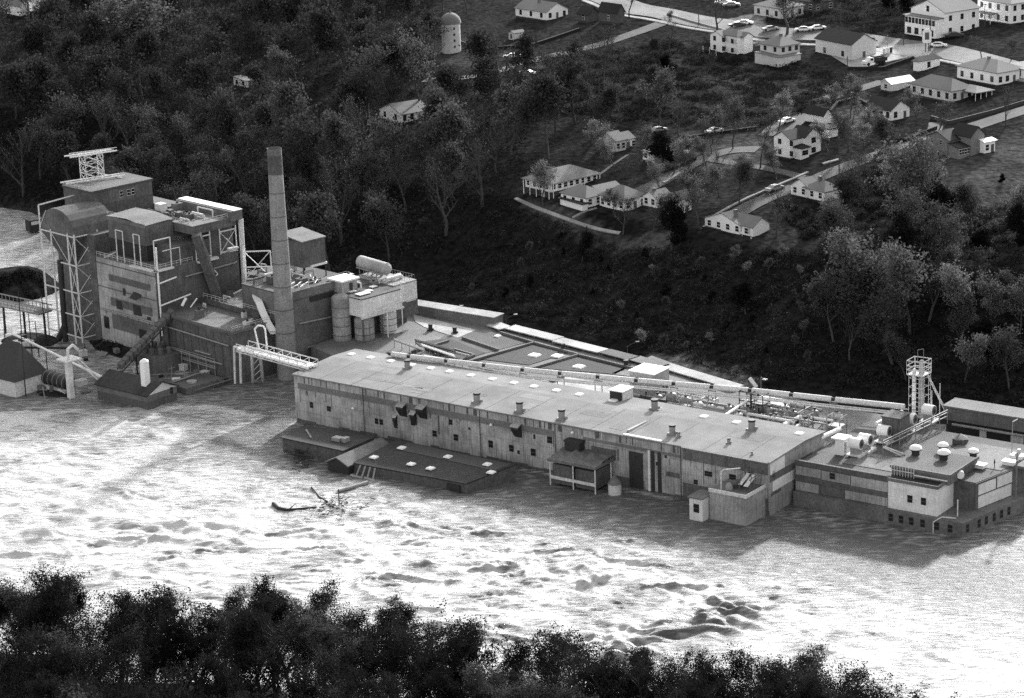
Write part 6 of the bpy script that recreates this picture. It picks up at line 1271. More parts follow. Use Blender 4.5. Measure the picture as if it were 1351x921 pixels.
# silo
P = tg(596, 68); t = thing('silo', 'round pale silo with a scalloped dome roof beside bare trees', 'silo', P)
MB().cyl((0, 0, -1), (0, 0, 9.4), 3.1, None, 24).build('wall', 'hw2', t); b = MB().dome((0, 0, 9.4), 3.5, 3.4, 12, 5); b.cyl((0, 0, 12.6), (0, 0, 13.8), .35, .1, 8); dm = b.build('dome', 'shingle', t)
for k in range(5): bx('hatch', 'dark', t, 2.95, 3.15, -.3, .3, 9.6 - k * 2, 10.4 - k * 2).rotation_euler = (0, 0, -1.2)

# ------------------------------------------------------------------ vehicles
def car_meshes(paint):
    b = MB(); prof = [(-2.5, .45), (-2.45, .85), (-1.5, .95), (-.75, 1.4), (.75, 1.42), (1.5, .98), (2.55, .85), (2.6, .4)]
    b.extrude([(x, z) for x, z in prof], 'y', -.88, .88); b.v = [(x, y * (.8 if z > 1.2 else 1), z) for x, y, z in b.v]; body = b.mesh('body', paint)
    gl = MB(); gl.extrude([(-1.35, 1.0), (-.72, 1.36), (.72, 1.38), (1.38, 1.0)], 'y', -.9, .9); gl.v = [(x * 1.03, y * (.83 if z > 1.2 else .985), z + .0) for x, y, z in gl.v]; glm = gl.mesh('windows', 'glass')
    wh = MB().cyl((0, -.12, 0), (0, .12, 0), .34, None, 12).mesh('wheel', 'tyre')
    return body, glm, wh
CARM = {k: car_meshes(k) for k in ('carw', 'card', 'carg')}
def car(px, py, ang, label, paint='carw', s=1.1):
    P = tg(px, py); t = thing('parked_car', label, 'car', P + Vector((0, 0, .15)), math.radians(ang), 'cars by the roads'); t.scale = (s, s, s)
    for nm, me in (('body', CARM[paint][0]), ('window', CARM[paint][1])): o = bpy.data.objects.new(nm, me); C.objects.link(o); o.parent = t
    for x_ in (-1.6, 1.6):
        for y_ in (-.8, .8): o = bpy.data.objects.new('wheel', CARM[paint][2]); C.objects.link(o); o.parent = t; o.location = (x_, y_, .34)
    MB().box(-2.66, -2.5, -.8, .8, .35, .5).box(2.58, 2.68, -.8, .8, .35, .5).build('bumper', 'pale_steel', t)
    return t
car(676, 77, 12, 'white car parked on the grass beside the dirt side road')
car(695, 99, -25, 'white car half hidden in brush below the dirt side road')
car(942, 176, 40, 'white car parked by the bare trees at the bend of the lane')
car(1038, 163, 42, 'white car on the gravel drive behind the two storey white house')
car(1237, 63, -15, 'white car passing the service station sign on the highway')
car(1258, 50, 5, 'black pickup shaped car at the verge across from the station sign', 'card', 1.2)
car(982, 33, -12, 'white car at the highway above the paired gable house')
car(972, 36, 8, 'dark car beside the white one above the paired gable house', 'card')
car(1060, 42, -5, 'white car left of the pair parked behind the hip roofed grey house')
car(1078, 40, 15, 'white car right of the pair parked behind the hip roofed grey house')
car(1016, 41, 15, 'pale car under the bare tree by the highway', 'carg')
car(954, 6, 0, 'white car at the very top of the side lot'); car(965, 9, -5, 'grey car behind the white one in the top side lot', 'carg')
car(1022, 252, 40, 'pale car parked below the white sidewalk', 'carg')
car(868, 175, 30, 'grey car before the tiny white garage', 'carg'); car(1262, 32, 0, 'white top car in the trees', 'carg') if False else None
P = tg(903, 202); t = thing('van', 'white van parked at the end of the lane', 'van', P + Vector((0, 0, .15)), math.radians(-75)); b = MB(); b.extrude([(-2.6, .4), (-2.6, 2.1), (1.4, 2.15), (2.1, 1.2), (2.7, 1.05), (2.7, .4)], 'y', -1, 1); b.build('body', 'carw', t); bx('window', 'glass', t, -2.2, 1.2, -1.02, 1.02, 1.3, 1.8); MB().add([(1.5, -.85, 2.05), (1.5, .85, 2.05), (2.14, .85, 1.25), (2.14, -.85, 1.25)], [(0, 1, 2, 3)]).build('windscreen', 'glass', t)
for x_ in (-1.7, 1.7):
    for y_ in (-.92, .92): MB().cyl((x_, y_ - .12, .38), (x_, y_ + .12, .38), .38, None, 12).build('wheel', 'tyre', t)
P = tg(1155, 86); t = thing('dump_truck', 'white cab dump truck with a dark tipping bed on the pale lot', 'truck', P + Vector((0, 0, .25)), math.radians(205)); 
MB().extrude([(1.2, .6), (1.2, 2.3), (2.5, 2.35), (2.9, 1.5), (4.1, 1.35), (4.2, .6)], 'y', -1.1, 1.1).build('cab', 'carw', t); bx('window', 'glass', t, 1.5, 2.4, -1.12, 1.12, 1.5, 2.1)
b = MB(); b.box(-3.4, 1.0, -1.25, 1.25, 1.0, 1.2); b.box(-3.4, 1.0, -1.25, -1.15, 1.2, 2.2); b.box(-3.4, 1, 1.15, 1.25, 1.2, 2.2); b.box(.9, 1, -1.15, 1.15, 1.2, 2.6); b.box(-3.4, -3.3, -1.15, 1.15, 1.2, 2.1); b.build('tipping_bed', 'dark', t); bx('chassis', 'dark', t, -3.2, 3.9, -.5, .5, .55, .95)
for x_ in (-2.3, -1.2, 3.1):
    for y_ in (-1, 1): MB().cyl((x_, y_ - .15, .5), (x_, y_ + .15, .5), .5, None, 12).build('wheel', 'tyre', t)
P = tg(1171, 72); t = thing('fuel_pump_island', 'fuel pumps on a small island in the truck lot', 'fuel pumps', P + Vector((0, 0, .25)), math.radians(35)); bx('kerb', 'concrete', t, -2.4, 2.4, -.6, .6, -.1, .15)
for x_ in (-1.4, 0, 1.4): MB().box(x_ - .35, x_ + .35, -.25, .25, .15, 1.8).build('pump', 'offwhite' if x_ < 1 else 'dark', t)
MB().cyl((0, 0, .2), (0, 0, 5.5), .08).build('pole', 'steel', t)
P = tg(1222, 69); t = thing('station_sign', 'tall white oval sign on a dark post at the service station', 'sign', P + Vector((0, 0, .2)), math.radians(0)); MB().box(-.35, -.1, -.12, .12, 0, 2.6).box(.6, .85, -.12, .12, 0, 2.6).build('post', 'dark', t); b = MB(); b.extrude([(-1.0 + .0, 2.6), (1.2, 2.6), (1.5, 3.2), (1.5, 6.0), (.9, 6.8), (-.6, 6.8), (-1.2, 6.0), (-1.2, 3.2)], 'y', -.15, .15); b.build('panel', 'white', t); b = MB(); b.extrude([(-.5, 3.6), (.8, 3.6), (.8, 5.8), (-.5, 5.8)], 'y', -.18, -.15); b.build('panel_face', 'mid_wall', t)
def pole(px, py, top_py, label, group='utility poles', arm=True):
    P = tg(px, py); h = 3; 
    while pr((P.x, P.y, P.z + h))[1] > top_py: h += .3
    t = thing('utility_pole', label, 'pole', P, rnd.uniform(0, 3), group); MB().cyl((0, 0, -.5), (0, 0, h), .17, .11, 6).build('pole', 'bark', t)
    if arm: MB().bar((-1.1, 0, h - .6), (1.1, 0, h - .6), .14).build('crossarm', 'bark', t)
    return t
for a in ((928, 229, 195, 'utility pole at the fork of the lane and the drive'), (1107, 240, 182, 'dark utility pole beside the pale roofed cottage'), (1109, 34, 4, 'utility pole with a white lamp behind the black roofed store'), (1227, 68, 24, 'tall utility pole beside the station sign'), (850, 188, 160, 'utility pole above the tiny white garage'), (1299, 37, 4, 'utility pole before the tall white corner house'), (1106, 200, 170, 'short pole behind the utility pole of the pale cottage'), (1153, 70, 48, 'slim pole at the corner of the black roofed store'), (922, 34, 8, 'utility pole left of the highway tree'), (1192, 61, 52, 'short dark post at the highway kerb'), (1118, 91, 74, 'slim post at the lower edge of the truck lot'), (1107, 330, 305, 'thin post beside the white camper shell'), (980, 520, 500, 'dark post in the bright patch behind the mill')): pole(*a)

# ------------------------------------------------------------------ trees
def tubes(segs, n=5):
    v = []; f = []
    for p, q, r0, r1 in segs:
        d = (q - p); 
        if d.length < 1e-5: continue
        d.normalize(); a = d.orthogonal().normalized(); b = d.cross(a); o = len(v)
        for c, r in ((p, r0), (q, r1)):
            for i in range(n): t = 2 * math.pi * i / n; v.append(c + (a * math.cos(t) + b * math.sin(t)) * r)
        for i in range(n): f.append((o + i, o + (i + 1) % n, o + n + (i + 1) % n, o + n + i))
    me = bpy.data.meshes.new('trunk'); me.from_pydata([tuple(x) for x in v], [], f); me.polygons.foreach_set('use_smooth', [True] * len(f)); return me
def leaves(pts, size, rs):
    n = len(pts); P = np.asarray(pts)
    a = rs.randn(n, 3); a /= np.linalg.norm(a, axis=1)[:, None]; b = np.cross(a, rs.randn(n, 3)); b /= np.linalg.norm(b, axis=1)[:, None]
    s = size * rs.uniform(.55, 1.25, (n, 1)); s2 = s * rs.uniform(.5, .9, (n, 1))
    co = np.stack([P - a * s - b * s2 * .3, P + b * s2, P + a * s + b * s2 * .2, P - b * s2 * .9], 1).reshape(-1, 3)
    me = bpy.data.meshes.new('crown'); me.vertices.add(4 * n); me.vertices.foreach_set('co', co.ravel()); me.loops.add(4 * n); me.loops.foreach_set('vertex_index', np.arange(4 * n, dtype=np.int32)); me.polygons.add(n); me.polygons.foreach_set('loop_start', np.arange(0, 4 * n, 4, dtype=np.int32)); me.update(calc_edges=True); me.validate(); return me
def make_tree(seed, h, w, nleaf, ls, leafm, barkm, bare=.25, clump=.9, kids=(7, 5, 4), base=.3, up=.6, tr=.022, conic=False):
    """returns trunk and crown meshes of a tree h high and about w wide; trunk, limbs and twigs taper"""
    r = random.Random(seed); rs = np.random.RandomState(seed); segs = []; tips = []
    def branch(p, d, l, rad, lvl):
        n = 4 if lvl == 0 else 3; q = p
        pts = [(p, rad)]
        for k in range(n):
            dd = (d + Vector((r.gauss(0, .16), r.gauss(0, .16), r.gauss(0, .1) + .08 * lvl))).normalized(); d = dd
            r1 = rad * (1 - (k + 1) / n * (.62 if lvl else .7)); nq = q + dd * l / n; segs.append((q, nq, rad * (1 - k / n * .62), r1)); q = nq; pts.append((q, r1))
        if lvl == len(kids): tips.append(q); tips.append(pts[-2][0]); return
        nk = kids[lvl]
        for k in range(nk):
            u = (base if lvl == 0 else .3) + (1 - (base if lvl == 0 else .3)) * (k + r.random()) / nk
            i = min(int(u * n), n - 1); w_ = u * n - i; s = pts[i][0].lerp(pts[i + 1][0], w_)
            a = r.uniform(0, 6.28) + k * 2.4; el = up * (r.uniform(.5, 1.2)) if lvl == 0 else r.uniform(-.1, .9)
            side = Vector((math.cos(a), math.sin(a), 0)); nd = (side * math.cos(el) + Vector((0, 0, 1)) * math.sin(el)); nd = (nd + d * .45).normalized()
            ll = (w / 2 * (1.15 - (u * .85 if conic else .55 * u))) if lvl == 0 else l * r.uniform(.42, .62)
            branch(s, nd, ll * r.uniform(.8, 1.15), (pts[i][1]) * .5, lvl + 1)
        if lvl: tips.append(q)
        else: branch(q, d, l * .25, rad * .3, 2 if len(kids) > 1 else 1)
    branch(Vector((0, 0, -.5)), Vector((0, 0, 1)), h * .86, h * tr, 0)
    tm = tubes([s for s in segs if s[2] > .0], 5); tm.materials.append(M[barkm])
    T = np.array([tuple(t) for t in tips]); T = T[rs.rand(len(T)) > bare]
    wt = (.12 + np.hypot(T[:, 0], T[:, 1]) / (w / 2)) ** 1.6; wt /= wt.sum()
    k = rs.choice(len(T), nleaf, p=wt); pts = T[k] + rs.randn(nleaf, 3) * clump * np.array([1, 1, .75])
    cm = leaves(pts, ls, rs); cm.materials.append(M[leafm]); return tm, cm
TM = {
 'pale': [make_tree(11, 13, 10, 3200, .24, 'leaf_pale', 'bark', .1, .75), make_tree(12, 12, 11, 3000, .24, 'leaf_pale', 'bark', .15, .8), make_tree(13, 14, 9, 2800, .22, 'leaf_pale', 'bark', .2, .6)],
 'mid': [make_tree(21, 14, 10, 4000, .26, 'leaf_mid', 'bark', .05, .9), make_tree(22, 13, 11, 4200, .27, 'leaf_mid', 'bark', .05, .9), make_tree(23, 15, 9, 3600, .26, 'leaf_mid', 'bark', .1, .8)],
 'thin': [make_tree(31, 14, 10, 1300, .2, 'leaf_mid', 'bark', .3, .6, (8, 6, 5)), make_tree(32, 13, 11, 1500, .2, 'leaf_mid', 'bark', .3, .6, (8, 6, 5))],
 'bare': [make_tree(41, 13, 10, 350, .18, 'leaf_mid', 'bark', .4, .5, (9, 6, 6), .25, .8, .028), make_tree(42, 12, 11, 250, .18, 'leaf_mid', 'bark', .4, .5, (8, 7, 6), .22, .8, .028)],
 'dark': [make_tree(51, 10, 5.5, 4500, .24, 'leaf_dark', 'bark', 0, .55, (14, 6, 3), .1, .3, .02, True), make_tree(52, 12, 6.5, 5000, .25, 'leaf_dark', 'bark', 0, .6, (16, 6, 3), .1, .3, .02, True)],
 'near': [make_tree(61, 16, 14, 11000, .155, 'leaf_near', 'bark', .12, .34, (13, 8, 6), .06, .7, .022), make_tree(62, 15, 15, 9000, .15, 'leaf_near', 'bark', .2, .32, (13, 8, 6), .08, .75, .022), make_tree(63, 17, 13, 12000, .16, 'leaf_near', 'bark', .1, .36, (13, 8, 6), .08, .9, .022)],
 'nearthin': [make_tree(71, 15, 13, 7500, .15, 'leaf_near2', 'bark', .2, .4, (13, 8, 6), .1, .85, .022), make_tree(72, 16, 12, 2600, .15, 'leaf_near', 'bark', .35, .35, (13, 8, 6), .1, .95, .022)],
}
HT_ = {'pale': (13, 12, 14), 'mid': (14, 13, 15), 'thin': (14, 13), 'bare': (13, 12), 'dark': (10, 12), 'near': (16, 15, 17), 'nearthin': (15, 16)}
def tree(P, kind, h, label, group=None, name='tree', wide=1.0, cat='tree'):
    i = rnd.randrange(len(TM[kind])); tm, cm = TM[kind][i]; s = h / HT_[kind][i]
    t = thing(name, label, cat, P, rnd.uniform(0, 6.28), group); t.scale = (s * wide, s * wide, s)
    for nm, me in (('trunk', tm), ('crown', cm)): o = bpy.data.objects.new(nm, me); C.objects.link(o); o.parent = t
    return t
def tree_at(px, py, toppy, kind, label, wide=1.0, group=None, name='tree', cat='tree'):
    P = tg(px, py); h = 1.0
    while pr((P.x, P.y, P.z + h))[1] > toppy and h < 34: h += .4
    return tree(P, kind, h, label, group, name, wide, cat)
NAMED = [
 (967, 197, 135, 'pale', 'rounded pale tree at the bend of the lane by the white car', .8), (1003, 222, 150, 'thin', 'thin tall tree left of the two storey white house', .8), (947, 243, 200, 'bare', 'small bare tree on the lawn below the lane', .8),
 (975, 268, 218, 'mid', 'small bushy tree beside the white sidewalk', 1.0), (922, 302, 228, 'pale', 'feathery pale tree between bluff row and stilt cottage', .8), (1025, 312, 250, 'bare', 'bare tree right of the stilt cottage', 1.0),
 (873, 220, 172, 'dark', 'dark round tree beside the tiny white garage', 1.5), (836, 240, 205, 'thin', 'thin tree behind the bluff row', 1.0), (822, 310, 265, 'thin', 'bushy tree before the middle bluff house', 1.2), (862, 308, 258, 'thin', 'bushy tree in front of the small gabled house', 1.1),
 (886, 330, 256, 'dark', 'black pointed evergreen at the end of the bluff row', .9), (896, 325, 268, 'dark', 'shorter black evergreen beside the pointed one', .8), (768, 345, 302, 'dark', 'dark column tree below the bluff path', .9),
 (1210, 164, 122, 'pale', 'pale feathery tree in front of the small black roofed house', .9), (1143, 205, 158, 'pale', 'pale round tree between the cottages', 1.1), (1170, 215, 150, 'mid', 'tall grey tree behind the brick house corner', 1.0),
 (1327, 166, 116, 'bare', 'bare tree with a long shadow at the top of the meadow', .9), (1322, 243, 228, 'dark', 'tiny dark bush casting a long shadow on the meadow', 1.1), (1295, 77, 48, 'thin', 'left one of the two round bare trees by the highway wall', 1.3), (1334, 80, 52, 'thin', 'right one of the two round bare trees by the highway wall', 1.3),
 (946, 44, -5, 'bare', 'many stemmed bare tree above the paired gable house', 1.2), (1038, 46, -15, 'bare', 'spreading bare tree behind the hip roofed grey house', 1.3), (830, 24, -25, 'thin', 'tall tree with a forked trunk by the highway', 1.0), (880, 38, 15, 'thin', 'small tree at the side road junction', 1.0),
 (797, 120, 35, 'bare', 'tall bare tree in the dark hedge below the side road', .8), (818, 118, 60, 'bare', 'leaning bare tree in the hedge below the side road', .8), (735, 118, 70, 'thin', 'thin dark tree beside the half hidden white car', 1.0),
 (553, 150, 48, 'pale', 'big spreading grey tree in front of the silo', .8), (520, 110, 35, 'thin', 'tall grey tree left of the silo', 1.1), (592, 182, 112, 'thin', 'tall forked tree right of the lone white house', .8), (486, 160, 60, 'thin', 'tall tree left of the lone white house', .9), (572, 185, 125, 'bare', 'bare tree in front of the lone white house', .7), (440, 60, 12, 'bare', 'bare tree at the edge of the top clearing', 1.0),
 (385, 130, 60, 'pale', 'pale tree beside the tiny white hut', 1.0), (170, 95, 12, 'pale', 'broad pale autumn tree in the upper left woods', 1.4), (130, 70, 5, 'pale', 'second broad pale tree behind the upper left woods', 1.3), (255, 85, 25, 'mid', 'grey rounded tree in the upper left woods', 1.1),
 (870, 165, 98, 'pale', 'rounded pale tree above the grey car', 1.0), (780, 190, 120, 'mid', 'dark leafy tree beside the grey gabled house', 1.2), (885, 100, 72, 'dark', 'dark round shrub tree on the field edge', 1.3),
 (1175, 300, 195, 'pale', 'large dark tree between cottages and meadow, left of its pair', 1.1), (1215, 300, 190, 'thin', 'large grey tree at the meadow corner, right of its pair', 1.1), (1140, 262, 200, 'thin', 'dark tree right of the pale roofed cottage', 1.1), (1190, 265, 205, 'pale', 'pale crowned tree behind the large dark pair', 1.0), (1230, 285, 215, 'pale', 'pale feathery tree at the corner of the meadow', .9),
 (1130, 440, 348, 'mid', 'broad grey tree on the left flank of the big slope clump', 1.3), (1165, 430, 325, 'pale', 'tall pale topped tree in the middle of the big slope clump', 1.1), (1200, 440, 330, 'pale', 'pale topped tree right of the tallest one in the slope clump', 1.0), (1100, 450, 370, 'mid', 'leaning light edged tree at the left end of the slope clump', 1.0), (1225, 425, 335, 'mid', 'grey tree at the right end of the big slope clump', 1.0), (1178, 480, 395, 'mid', 'dark tree at the foot of the big slope clump', 1.2),
 (1305, 355, 300, 'dark', 'dark pointed evergreen on the right slope', 1.2), (1341, 330, 262, 'dark', 'black evergreen at the right edge below the meadow', .9), (1310, 455, 370, 'pale', 'pale feathery tree low on the right slope', .8), (1345, 440, 380, 'pale', 'pale bushy tree at the right edge of the slope', 1.0),
 (880, 395, 372, 'dark', 'small dark bush alone on the bare slope', 1.3), (940, 395, 383, 'dark', 'dark shrub in the middle of the bare slope', 1.6), (985, 415, 375, 'dark', 'low dark shrub right of the middle of the bare slope', 1.6), (515, 310, 262, 'pale', 'pale rounded tree at the wood edge behind the tanks', 1.0),
]
placed = []
for a in NAMED:
    o = tree_at(a[0], a[1], a[2], a[3], a[4], a[5]); placed.append((o.location.x, o.location.y))
def near_house(p, m=3):
    for hx, hy, u, v, lx, ly in HOUSES:
        a = (p.x - hx) * u.x + (p.y - hy) * u.y; b_ = (p.x - hx) * v.x + (p.y - hy) * v.y
        if -m < a < lx + m and -m < b_ < ly + m: return True
    return False
rt = random.Random(21)
def tree_mass(name, L, label):
    """far wood that reads as one mass: trees (place, kind, height) merged into one mesh"""
    V = []; Fq = []; mi = []; o = 0; mats = []
    for P, k, h in L:
        i = rt.randrange(len(TM[k])); s = h / HT_[k][i]; a = rt.uniform(0, 6.28); ca, sa = math.cos(a) * s, math.sin(a) * s
        for part, me in enumerate(TM[k][i]):
            n = len(me.vertices); co = np.empty(n * 3); me.vertices.foreach_get('co', co); co = co.reshape(-1, 3)
            q = np.empty(len(me.loops), np.int32); me.loops.foreach_get('vertex_index', q); q = q.reshape(-1, 4)
            if part: sel = np.random.RandomState(len(V)).rand(len(q)) < .55; q = q[sel]
            else: q = q[:420]
            u, inv = np.unique(q, return_inverse=True); co = co[u]; q = inv.reshape(-1, 4)
            if part: c_ = co[q].mean(1, keepdims=True); cc = c_ + (co[q] - c_) * 1.3; co = cc.reshape(-1, 3); q = np.arange(len(co)).reshape(-1, 4)
            V.append(np.stack([co[:, 0] * ca - co[:, 1] * sa + P.x, co[:, 0] * sa + co[:, 1] * ca + P.y, co[:, 2] * s + P.z], 1)); Fq.append(q + o); o += len(co)
            m = me.materials[0]
            if m not in mats: mats.append(m)
            mi.append(np.full(len(q), mats.index(m)))
    V = np.concatenate(V); Fq = np.concatenate(Fq); mi = np.concatenate(mi).astype(np.int32)
    me = bpy.data.meshes.new(name); me.vertices.add(len(V)); me.vertices.foreach_set('co', V.ravel()); me.loops.add(Fq.size); me.loops.foreach_set('vertex_index', Fq.ravel().astype(np.int32)); me.polygons.add(len(Fq)); me.polygons.foreach_set('loop_start', np.arange(0, Fq.size, 4, dtype=np.int32)); me.polygons.foreach_set('material_index', mi); me.update(calc_edges=True)
    for m in mats: me.materials.append(m)
    ob = bpy.data.objects.new(name, me); C.objects.link(ob); return tag(ob, label, 'woodland', None, 'stuff')
MASS = []
def scatter(poly, n, mind, kinds, hr, label, group, tries=4000, clear=(), far=-999):
    xs_ = [p[0] for p in poly]; ys_ = [p[1] for p in poly]; c = 0
    for _ in range(tries):
        if c >= n: break
        px, py = rt.uniform(min(xs_), max(xs_)), rt.uniform(min(ys_), max(ys_))
        if not inpoly(np.array([px]), np.array([py]), poly)[0]: continue
        if any(inpoly(np.array([px]), np.array([py]), q)[0] for q in clear): continue
        P = tg(px, py)
        if P.z < 2 or near_house(P): continue
        if any((P.x - x) ** 2 + (P.y - y) ** 2 < mind * mind for x, y in placed): continue
        placed.append((P.x, P.y)); k = rt.choice(kinds); c += 1
        if py < far: MASS.append((P, k, rt.uniform(*hr)))
        else: tree(P, k, rt.uniform(*hr), label(k), group)
    return c
kn = {'pale': 'pale leaved', 'mid': 'grey leafy', 'thin': 'thinly leaved', 'bare': 'bare branched', 'dark': 'dark evergreen'}
CLR = [[(298, 92), (350, 92), (356, 120), (348, 205), (298, 205)], [(575, 60), (640, 50), (640, 150), (575, 160)], [(492, 150), (575, 150), (578, 252), (490, 252)], [(380, 120), (440, 110), (470, 140), (400, 160)], [(430, 25), (500, 25), (510, 50), (440, 60)], [(495, 160), (600, 155), (590, 190), (500, 185)], [(255, 190), (420, 190), (420, 330), (255, 330)][:0]]
W1 = [(-30, 30), (250, -40), (560, -40), (575, 90), (640, 115), (700, 150), (760, 130), (790, 185), (690, 225), (668, 262), (560, 350), (450, 372), (330, 356), (200, 335), (60, 275), (-40, 258)]
n1 = scatter(W1, 190, 9.6, ['mid', 'mid', 'thin', 'mid', 'mid', 'thin', 'mid', 'bare'], (15, 21), lambda k: kn[k] + ' tree of the dense wood filling the hillside left of the houses', 'trees of the dense left wood', 9000, CLR, 205)
W2 = [(1085, 355), (1120, 300), (1160, 310), (1250, 290), (1351, 300), (1420, 320), (1420, 540), (1240, 520), (1120, 480)]
n2 = scatter(W2, 34, 7.5, ['mid', 'thin', 'pale', 'mid', 'dark'], (8, 15), lambda k: kn[k] + ' tree of the wooded slope right of the bare hillside', 'trees of the right wooded slope')
W3 = [(590, 0), (680, 0), (660, 40), (600, 50)]
n3 = scatter([(540, -40), (690, -60), (700, -10), (640, 10), (560, 40)], 8, 9, ['thin', 'mid'], (9, 13), lambda k: kn[k] + ' tree behind the silo at the top edge', 'trees behind the silo')
n4 = scatter([(640, 110), (780, 70), (930, 60), (960, 120), (900, 160), (780, 150), (700, 150)], 16, 8, ['thin', 'mid', 'bare'], (6, 11), lambda k: kn[k] + ' tree in the hedge and field below the side road', 'trees below the side road')
n6 = scatter([(780, 195), (1100, 130), (1250, 170), (1240, 190), (1060, 225), (900, 300), (830, 300), (700, 275)], 30, 6, ['bare', 'thin', 'pale', 'pale', 'pale'], (7, 11), lambda k: kn[k] + ' garden tree between the houses of the village', 'garden trees of the village')
n7 = scatter([(600, 388), (680, 290), (830, 335), (1080, 340), (1180, 480), (1000, 500), (860, 462), (700, 415)], 44, 5, ['dark', 'mid', 'mid', 'pale'], (1.8, 4.5), lambda k: 'low ' + kn[k] + ' shrub on the bare slope behind the mill', 'shrubs of the bare slope')
n5 = scatter([(1000, 0), (1200, -30), (1205, 30), (1000, 30)], 12, 8, ['dark', 'thin', 'mid'], (7, 11), lambda k: kn[k] + ' tree across the highway at the top edge', 'trees across the highway', 3000)
tree_mass('far_wood', MASS, 'dense dark autumn wood over the far upper left hillside')
print('mass', len(MASS), 'trees', n1, n2, n3, n4, n5)
# near bank: a row of crowns against the water and a dense wood behind it
rn = random.Random(5)
tops = [(-60, 760), (-15, 748), (28, 742), (75, 765), (110, 790), (150, 772), (185, 780), (240, 812), (290, 790), (330, 785), (375, 778), (420, 782), (455, 800), (500, 808), (545, 812), (590, 822), (635, 845), (680, 868), (740, 858), (775, 872), (830, 866), (862, 852), (900, 872), (950, 868), (1005, 866), (1050, 872), (1095, 880), (1150, 908), (1190, 922)]
wq = ['against the water at the left corner', 'under the rapids', 'before the long bright waves', 'below the choppy water', 'at the thinning right end']
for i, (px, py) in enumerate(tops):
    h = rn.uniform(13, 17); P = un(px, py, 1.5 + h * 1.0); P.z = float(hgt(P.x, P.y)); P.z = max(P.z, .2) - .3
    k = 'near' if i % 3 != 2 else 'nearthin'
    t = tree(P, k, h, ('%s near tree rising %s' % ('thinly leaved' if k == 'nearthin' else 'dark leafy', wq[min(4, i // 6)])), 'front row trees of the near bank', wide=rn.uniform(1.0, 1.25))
for i in range(26):
    px = -40 + i * 49 + rn.uniform(-14, 14); py = np.interp(px, [p[0] for p in tops], [p[1] for p in tops]) + rn.uniform(-4, 16)
    h = rn.uniform(13, 17); P = un(px, py, 1.5 + h * 1.0); P.z = max(float(hgt(P.x, P.y)), .2) - .3
    k = rn.choice(('nearthin', 'nearthin', 'near'))
    tree(P, k, h, '%s near tree wedged between the front row crowns' % ('thinly leaved' if k == 'nearthin' else 'dark leafy'), 'front row trees of the near bank', wide=rn.uniform(.9, 1.2))
c = 0
for row, dy in enumerate((22, 48, 80, 118, 165)):
    for i in range(17):
        px = -50 + i * 76 + (row % 2) * 38 + rn.uniform(-16, 16); ty = np.interp(px, [p[0] for p in tops], [p[1] for p in tops]) + dy + rn.uniform(-9, 9)
        if px > 1180 - 25 * row: continue
        h = rn.uniform(13, 16); P = un(px, ty, 2 + h * 1.0); P.z = max(float(hgt(P.x, P.y)), .2) - .3
        if pr((P.x, P.y, h))[1] > 960: continue
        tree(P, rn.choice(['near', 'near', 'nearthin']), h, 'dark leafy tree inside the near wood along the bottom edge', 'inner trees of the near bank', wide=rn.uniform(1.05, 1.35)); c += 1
print('near', len(tops), c)

# ------------------------------------------------------------------ undergrowth that nobody could count
def scrub(name, poly, n, size, hmax, leafm, label, seed, thr=0.0, cat='undergrowth'):
    rs = np.random.RandomState(seed); poly = pxpoly(poly); xs_ = [p[0] for p in poly]; ys_ = [p[1] for p in poly]
    X = rs.uniform(min(xs_), max(xs_), n * 4); Y = rs.uniform(min(ys_), max(ys_), n * 4)
    m = inpoly(X, Y, poly)
    f = sum(np.sin(X * k * math.cos(a) + Y * k * math.sin(a) + p) for k, a, p in [(rs.uniform(.25, 1.6), rs.uniform(0, 6.28), rs.uniform(0, 6.28)) for _ in range(14)]) / 2.6
    m &= (f + rs.randn(len(X)) * .5) > thr
    for hx, hy, u, v, lx, ly in HOUSES:
        a = (X - hx) * u.x + (Y - hy) * u.y; b_ = (X - hx) * v.x + (Y - hy) * v.y; m &= ~((a > -1) & (a < lx + 1) & (b_ > -1) & (b_ < ly + 1))
    X, Y, f = X[m][:n], Y[m][:n], f[m][:n]
    Z = hgt(X, Y) + rs.uniform(0, 1, len(X)) ** 1.5 * np.clip(.35 + f * .5, .2, 1.5) * hmax
    me = leaves(np.stack([X, Y, Z], 1), size, rs); me.name = name; me.materials.append(M[leafm]); o = bpy.data.objects.new(name, me); C.objects.link(o)
    return tag(o, label, cat, None, 'stuff')
scrub('hillside_scrub', [(560, 385), (660, 262), (830, 330), (930, 325), (1070, 330), (1110, 300), (1351, 290), (1420, 560), (1240, 528), (985, 505), (880, 468), (800, 448), (650, 410)], 90000, .26, 1.3, 'scrub', 'dark tangled scrub and vines covering the steep slope behind the mill', 1, -.2)
scrub('pale_weeds', [(600, 390), (700, 320), (830, 340), (930, 335), (1070, 345), (1060, 500), (975, 500), (860, 466), (700, 420)], 9000, .2, .9, 'scrub_pale', 'sparse pale weeds on the steep slope', 2, .7)
scrub('pale_bramble', [(1200, 285), (1351, 270), (1351, 330), (1290, 320), (1240, 345), (1215, 330)], 9000, .28, 1.8, 'scrub_pale', 'pale tangled brambles below the meadow edge', 3, .2)
scrub('wood_undergrowth', [(-30, 30), (250, -40), (560, -40), (575, 90), (640, 115), (700, 150), (690, 225), (668, 262), (560, 350), (450, 372), (330, 356), (200, 335), (60, 275), (-40, 258)], 90000, .38, 3.0, 'scrub', 'dark undergrowth between the trees of the left wood', 4, -.3)
scrub('hedge_scrub', [(640, 115), (760, 75), (930, 50), (1100, 95), (1130, 130), (1000, 170), (900, 165), (800, 160), (700, 150)], 40000, .28, 1.2, 'scrub', 'dark hedges and rough brush in the fields below the highway', 5, .1)
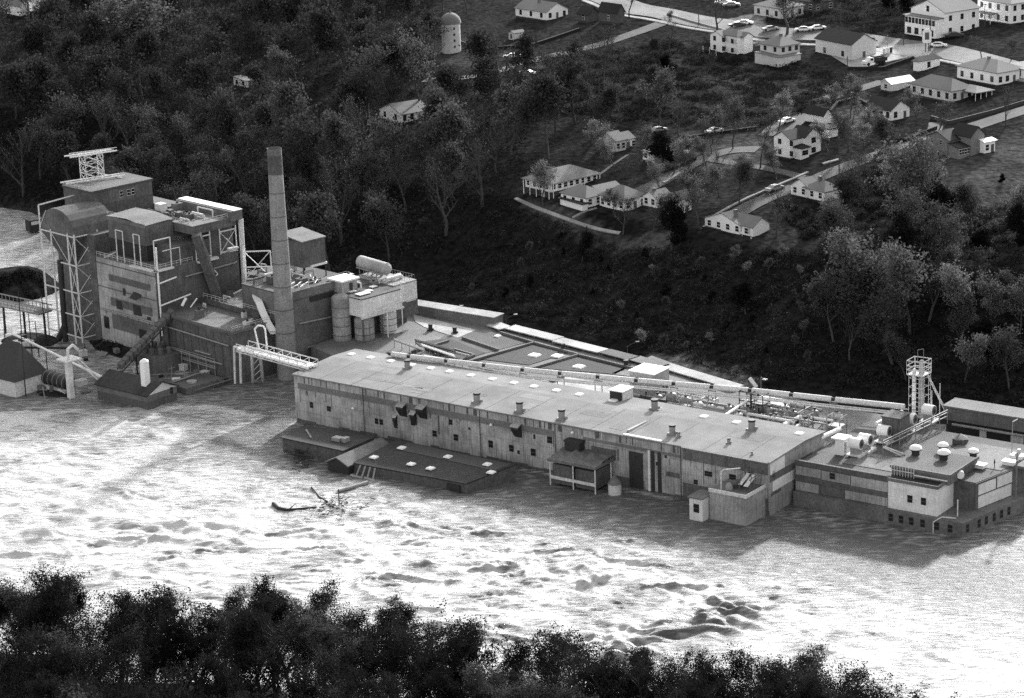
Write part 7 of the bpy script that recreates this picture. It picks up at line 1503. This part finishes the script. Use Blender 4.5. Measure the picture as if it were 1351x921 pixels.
scrub('upper_scrub', [(1000, -30), (1200, -30), (1200, 44), (1100, 42), (1010, 30)], 14000, .3, 1.4, 'scrub', 'dark rough brush across the highway at the top', 6, 0)
scrub('garden_brush', [(1020, 270), (1110, 265), (1160, 200), (1220, 200), (1230, 280), (1110, 300), (1060, 320)], 20000, .28, 1.5, 'scrub', 'dark brush around the cottages below the street', 7, -.1)
scrub('rubble_weeds', [(120, 470), (150, 430), (240, 430), (300, 460), (290, 500), (200, 505)], 12000, .22, .8, 'scrub', 'dark matted debris on the bank before the power house', 8, 0)
scrub('near_undergrowth', [(-80, 862), (300, 892), (700, 955), (1000, 985), (1190, 1010), (1190, 1080), (-80, 1080)], 40000, .24, 4.5, 'leaf_near', 'dark undergrowth beneath the near trees along the bottom edge', 10, -.8)
scrub('island_brush', [(-20, 370), (60, 366), (62, 392), (30, 405), (-20, 405)], 9000, .25, 1.4, 'scrub', 'dark brush covering the small island at the left edge', 9, -.5)

# ------------------------------------------------------------------ light
SE, SA = math.radians(24), math.radians(22)
w = bpy.data.worlds.new('World'); bpy.context.scene.world = w; w.use_nodes = True; nt = w.node_tree; N = nt.nodes; K = nt.links
sky = N.new('ShaderNodeTexSky'); sky.sky_type = 'NISHITA'; sky.sun_disc = False; sky.sun_elevation = SE; sky.sun_rotation = SA; sky.air_density = 1.4; sky.dust_density = 3.0
bw = N.new('ShaderNodeRGBToBW'); K.new(sky.outputs[0], bw.inputs[0]); K.new(bw.outputs[0], N['Background'].inputs[0]); N['Background'].inputs[1].default_value = 0.15
sl = bpy.data.lights.new('sun', 'SUN'); sl.energy = 2.5; sl.angle = math.radians(2.5); sl.color = (1, 1, 1); so = bpy.data.objects.new('sun', sl); C.objects.link(so)
dv = Vector((math.sin(SA) * math.cos(SE), math.cos(SA) * math.cos(SE), math.sin(SE))); so.rotation_euler = dv.to_track_quat('Z', 'Y').to_euler(); so.location = (0, 600, 400)
sc = bpy.context.scene
sc.view_settings.view_transform = 'Standard'; sc.view_settings.look = 'None'; sc.view_settings.gamma = 1; sc.view_settings.exposure = EXPOSURE; sc.view_settings.use_curve_mapping = False
sc.render.engine = 'CYCLES'; sc.cycles.use_denoising = False; sc.cycles.max_bounces = 5; sc.cycles.diffuse_bounces = 3; sc.cycles.glossy_bounces = 2; sc.cycles.transmission_bounces = 2; sc.cycles.transparent_max_bounces = 4
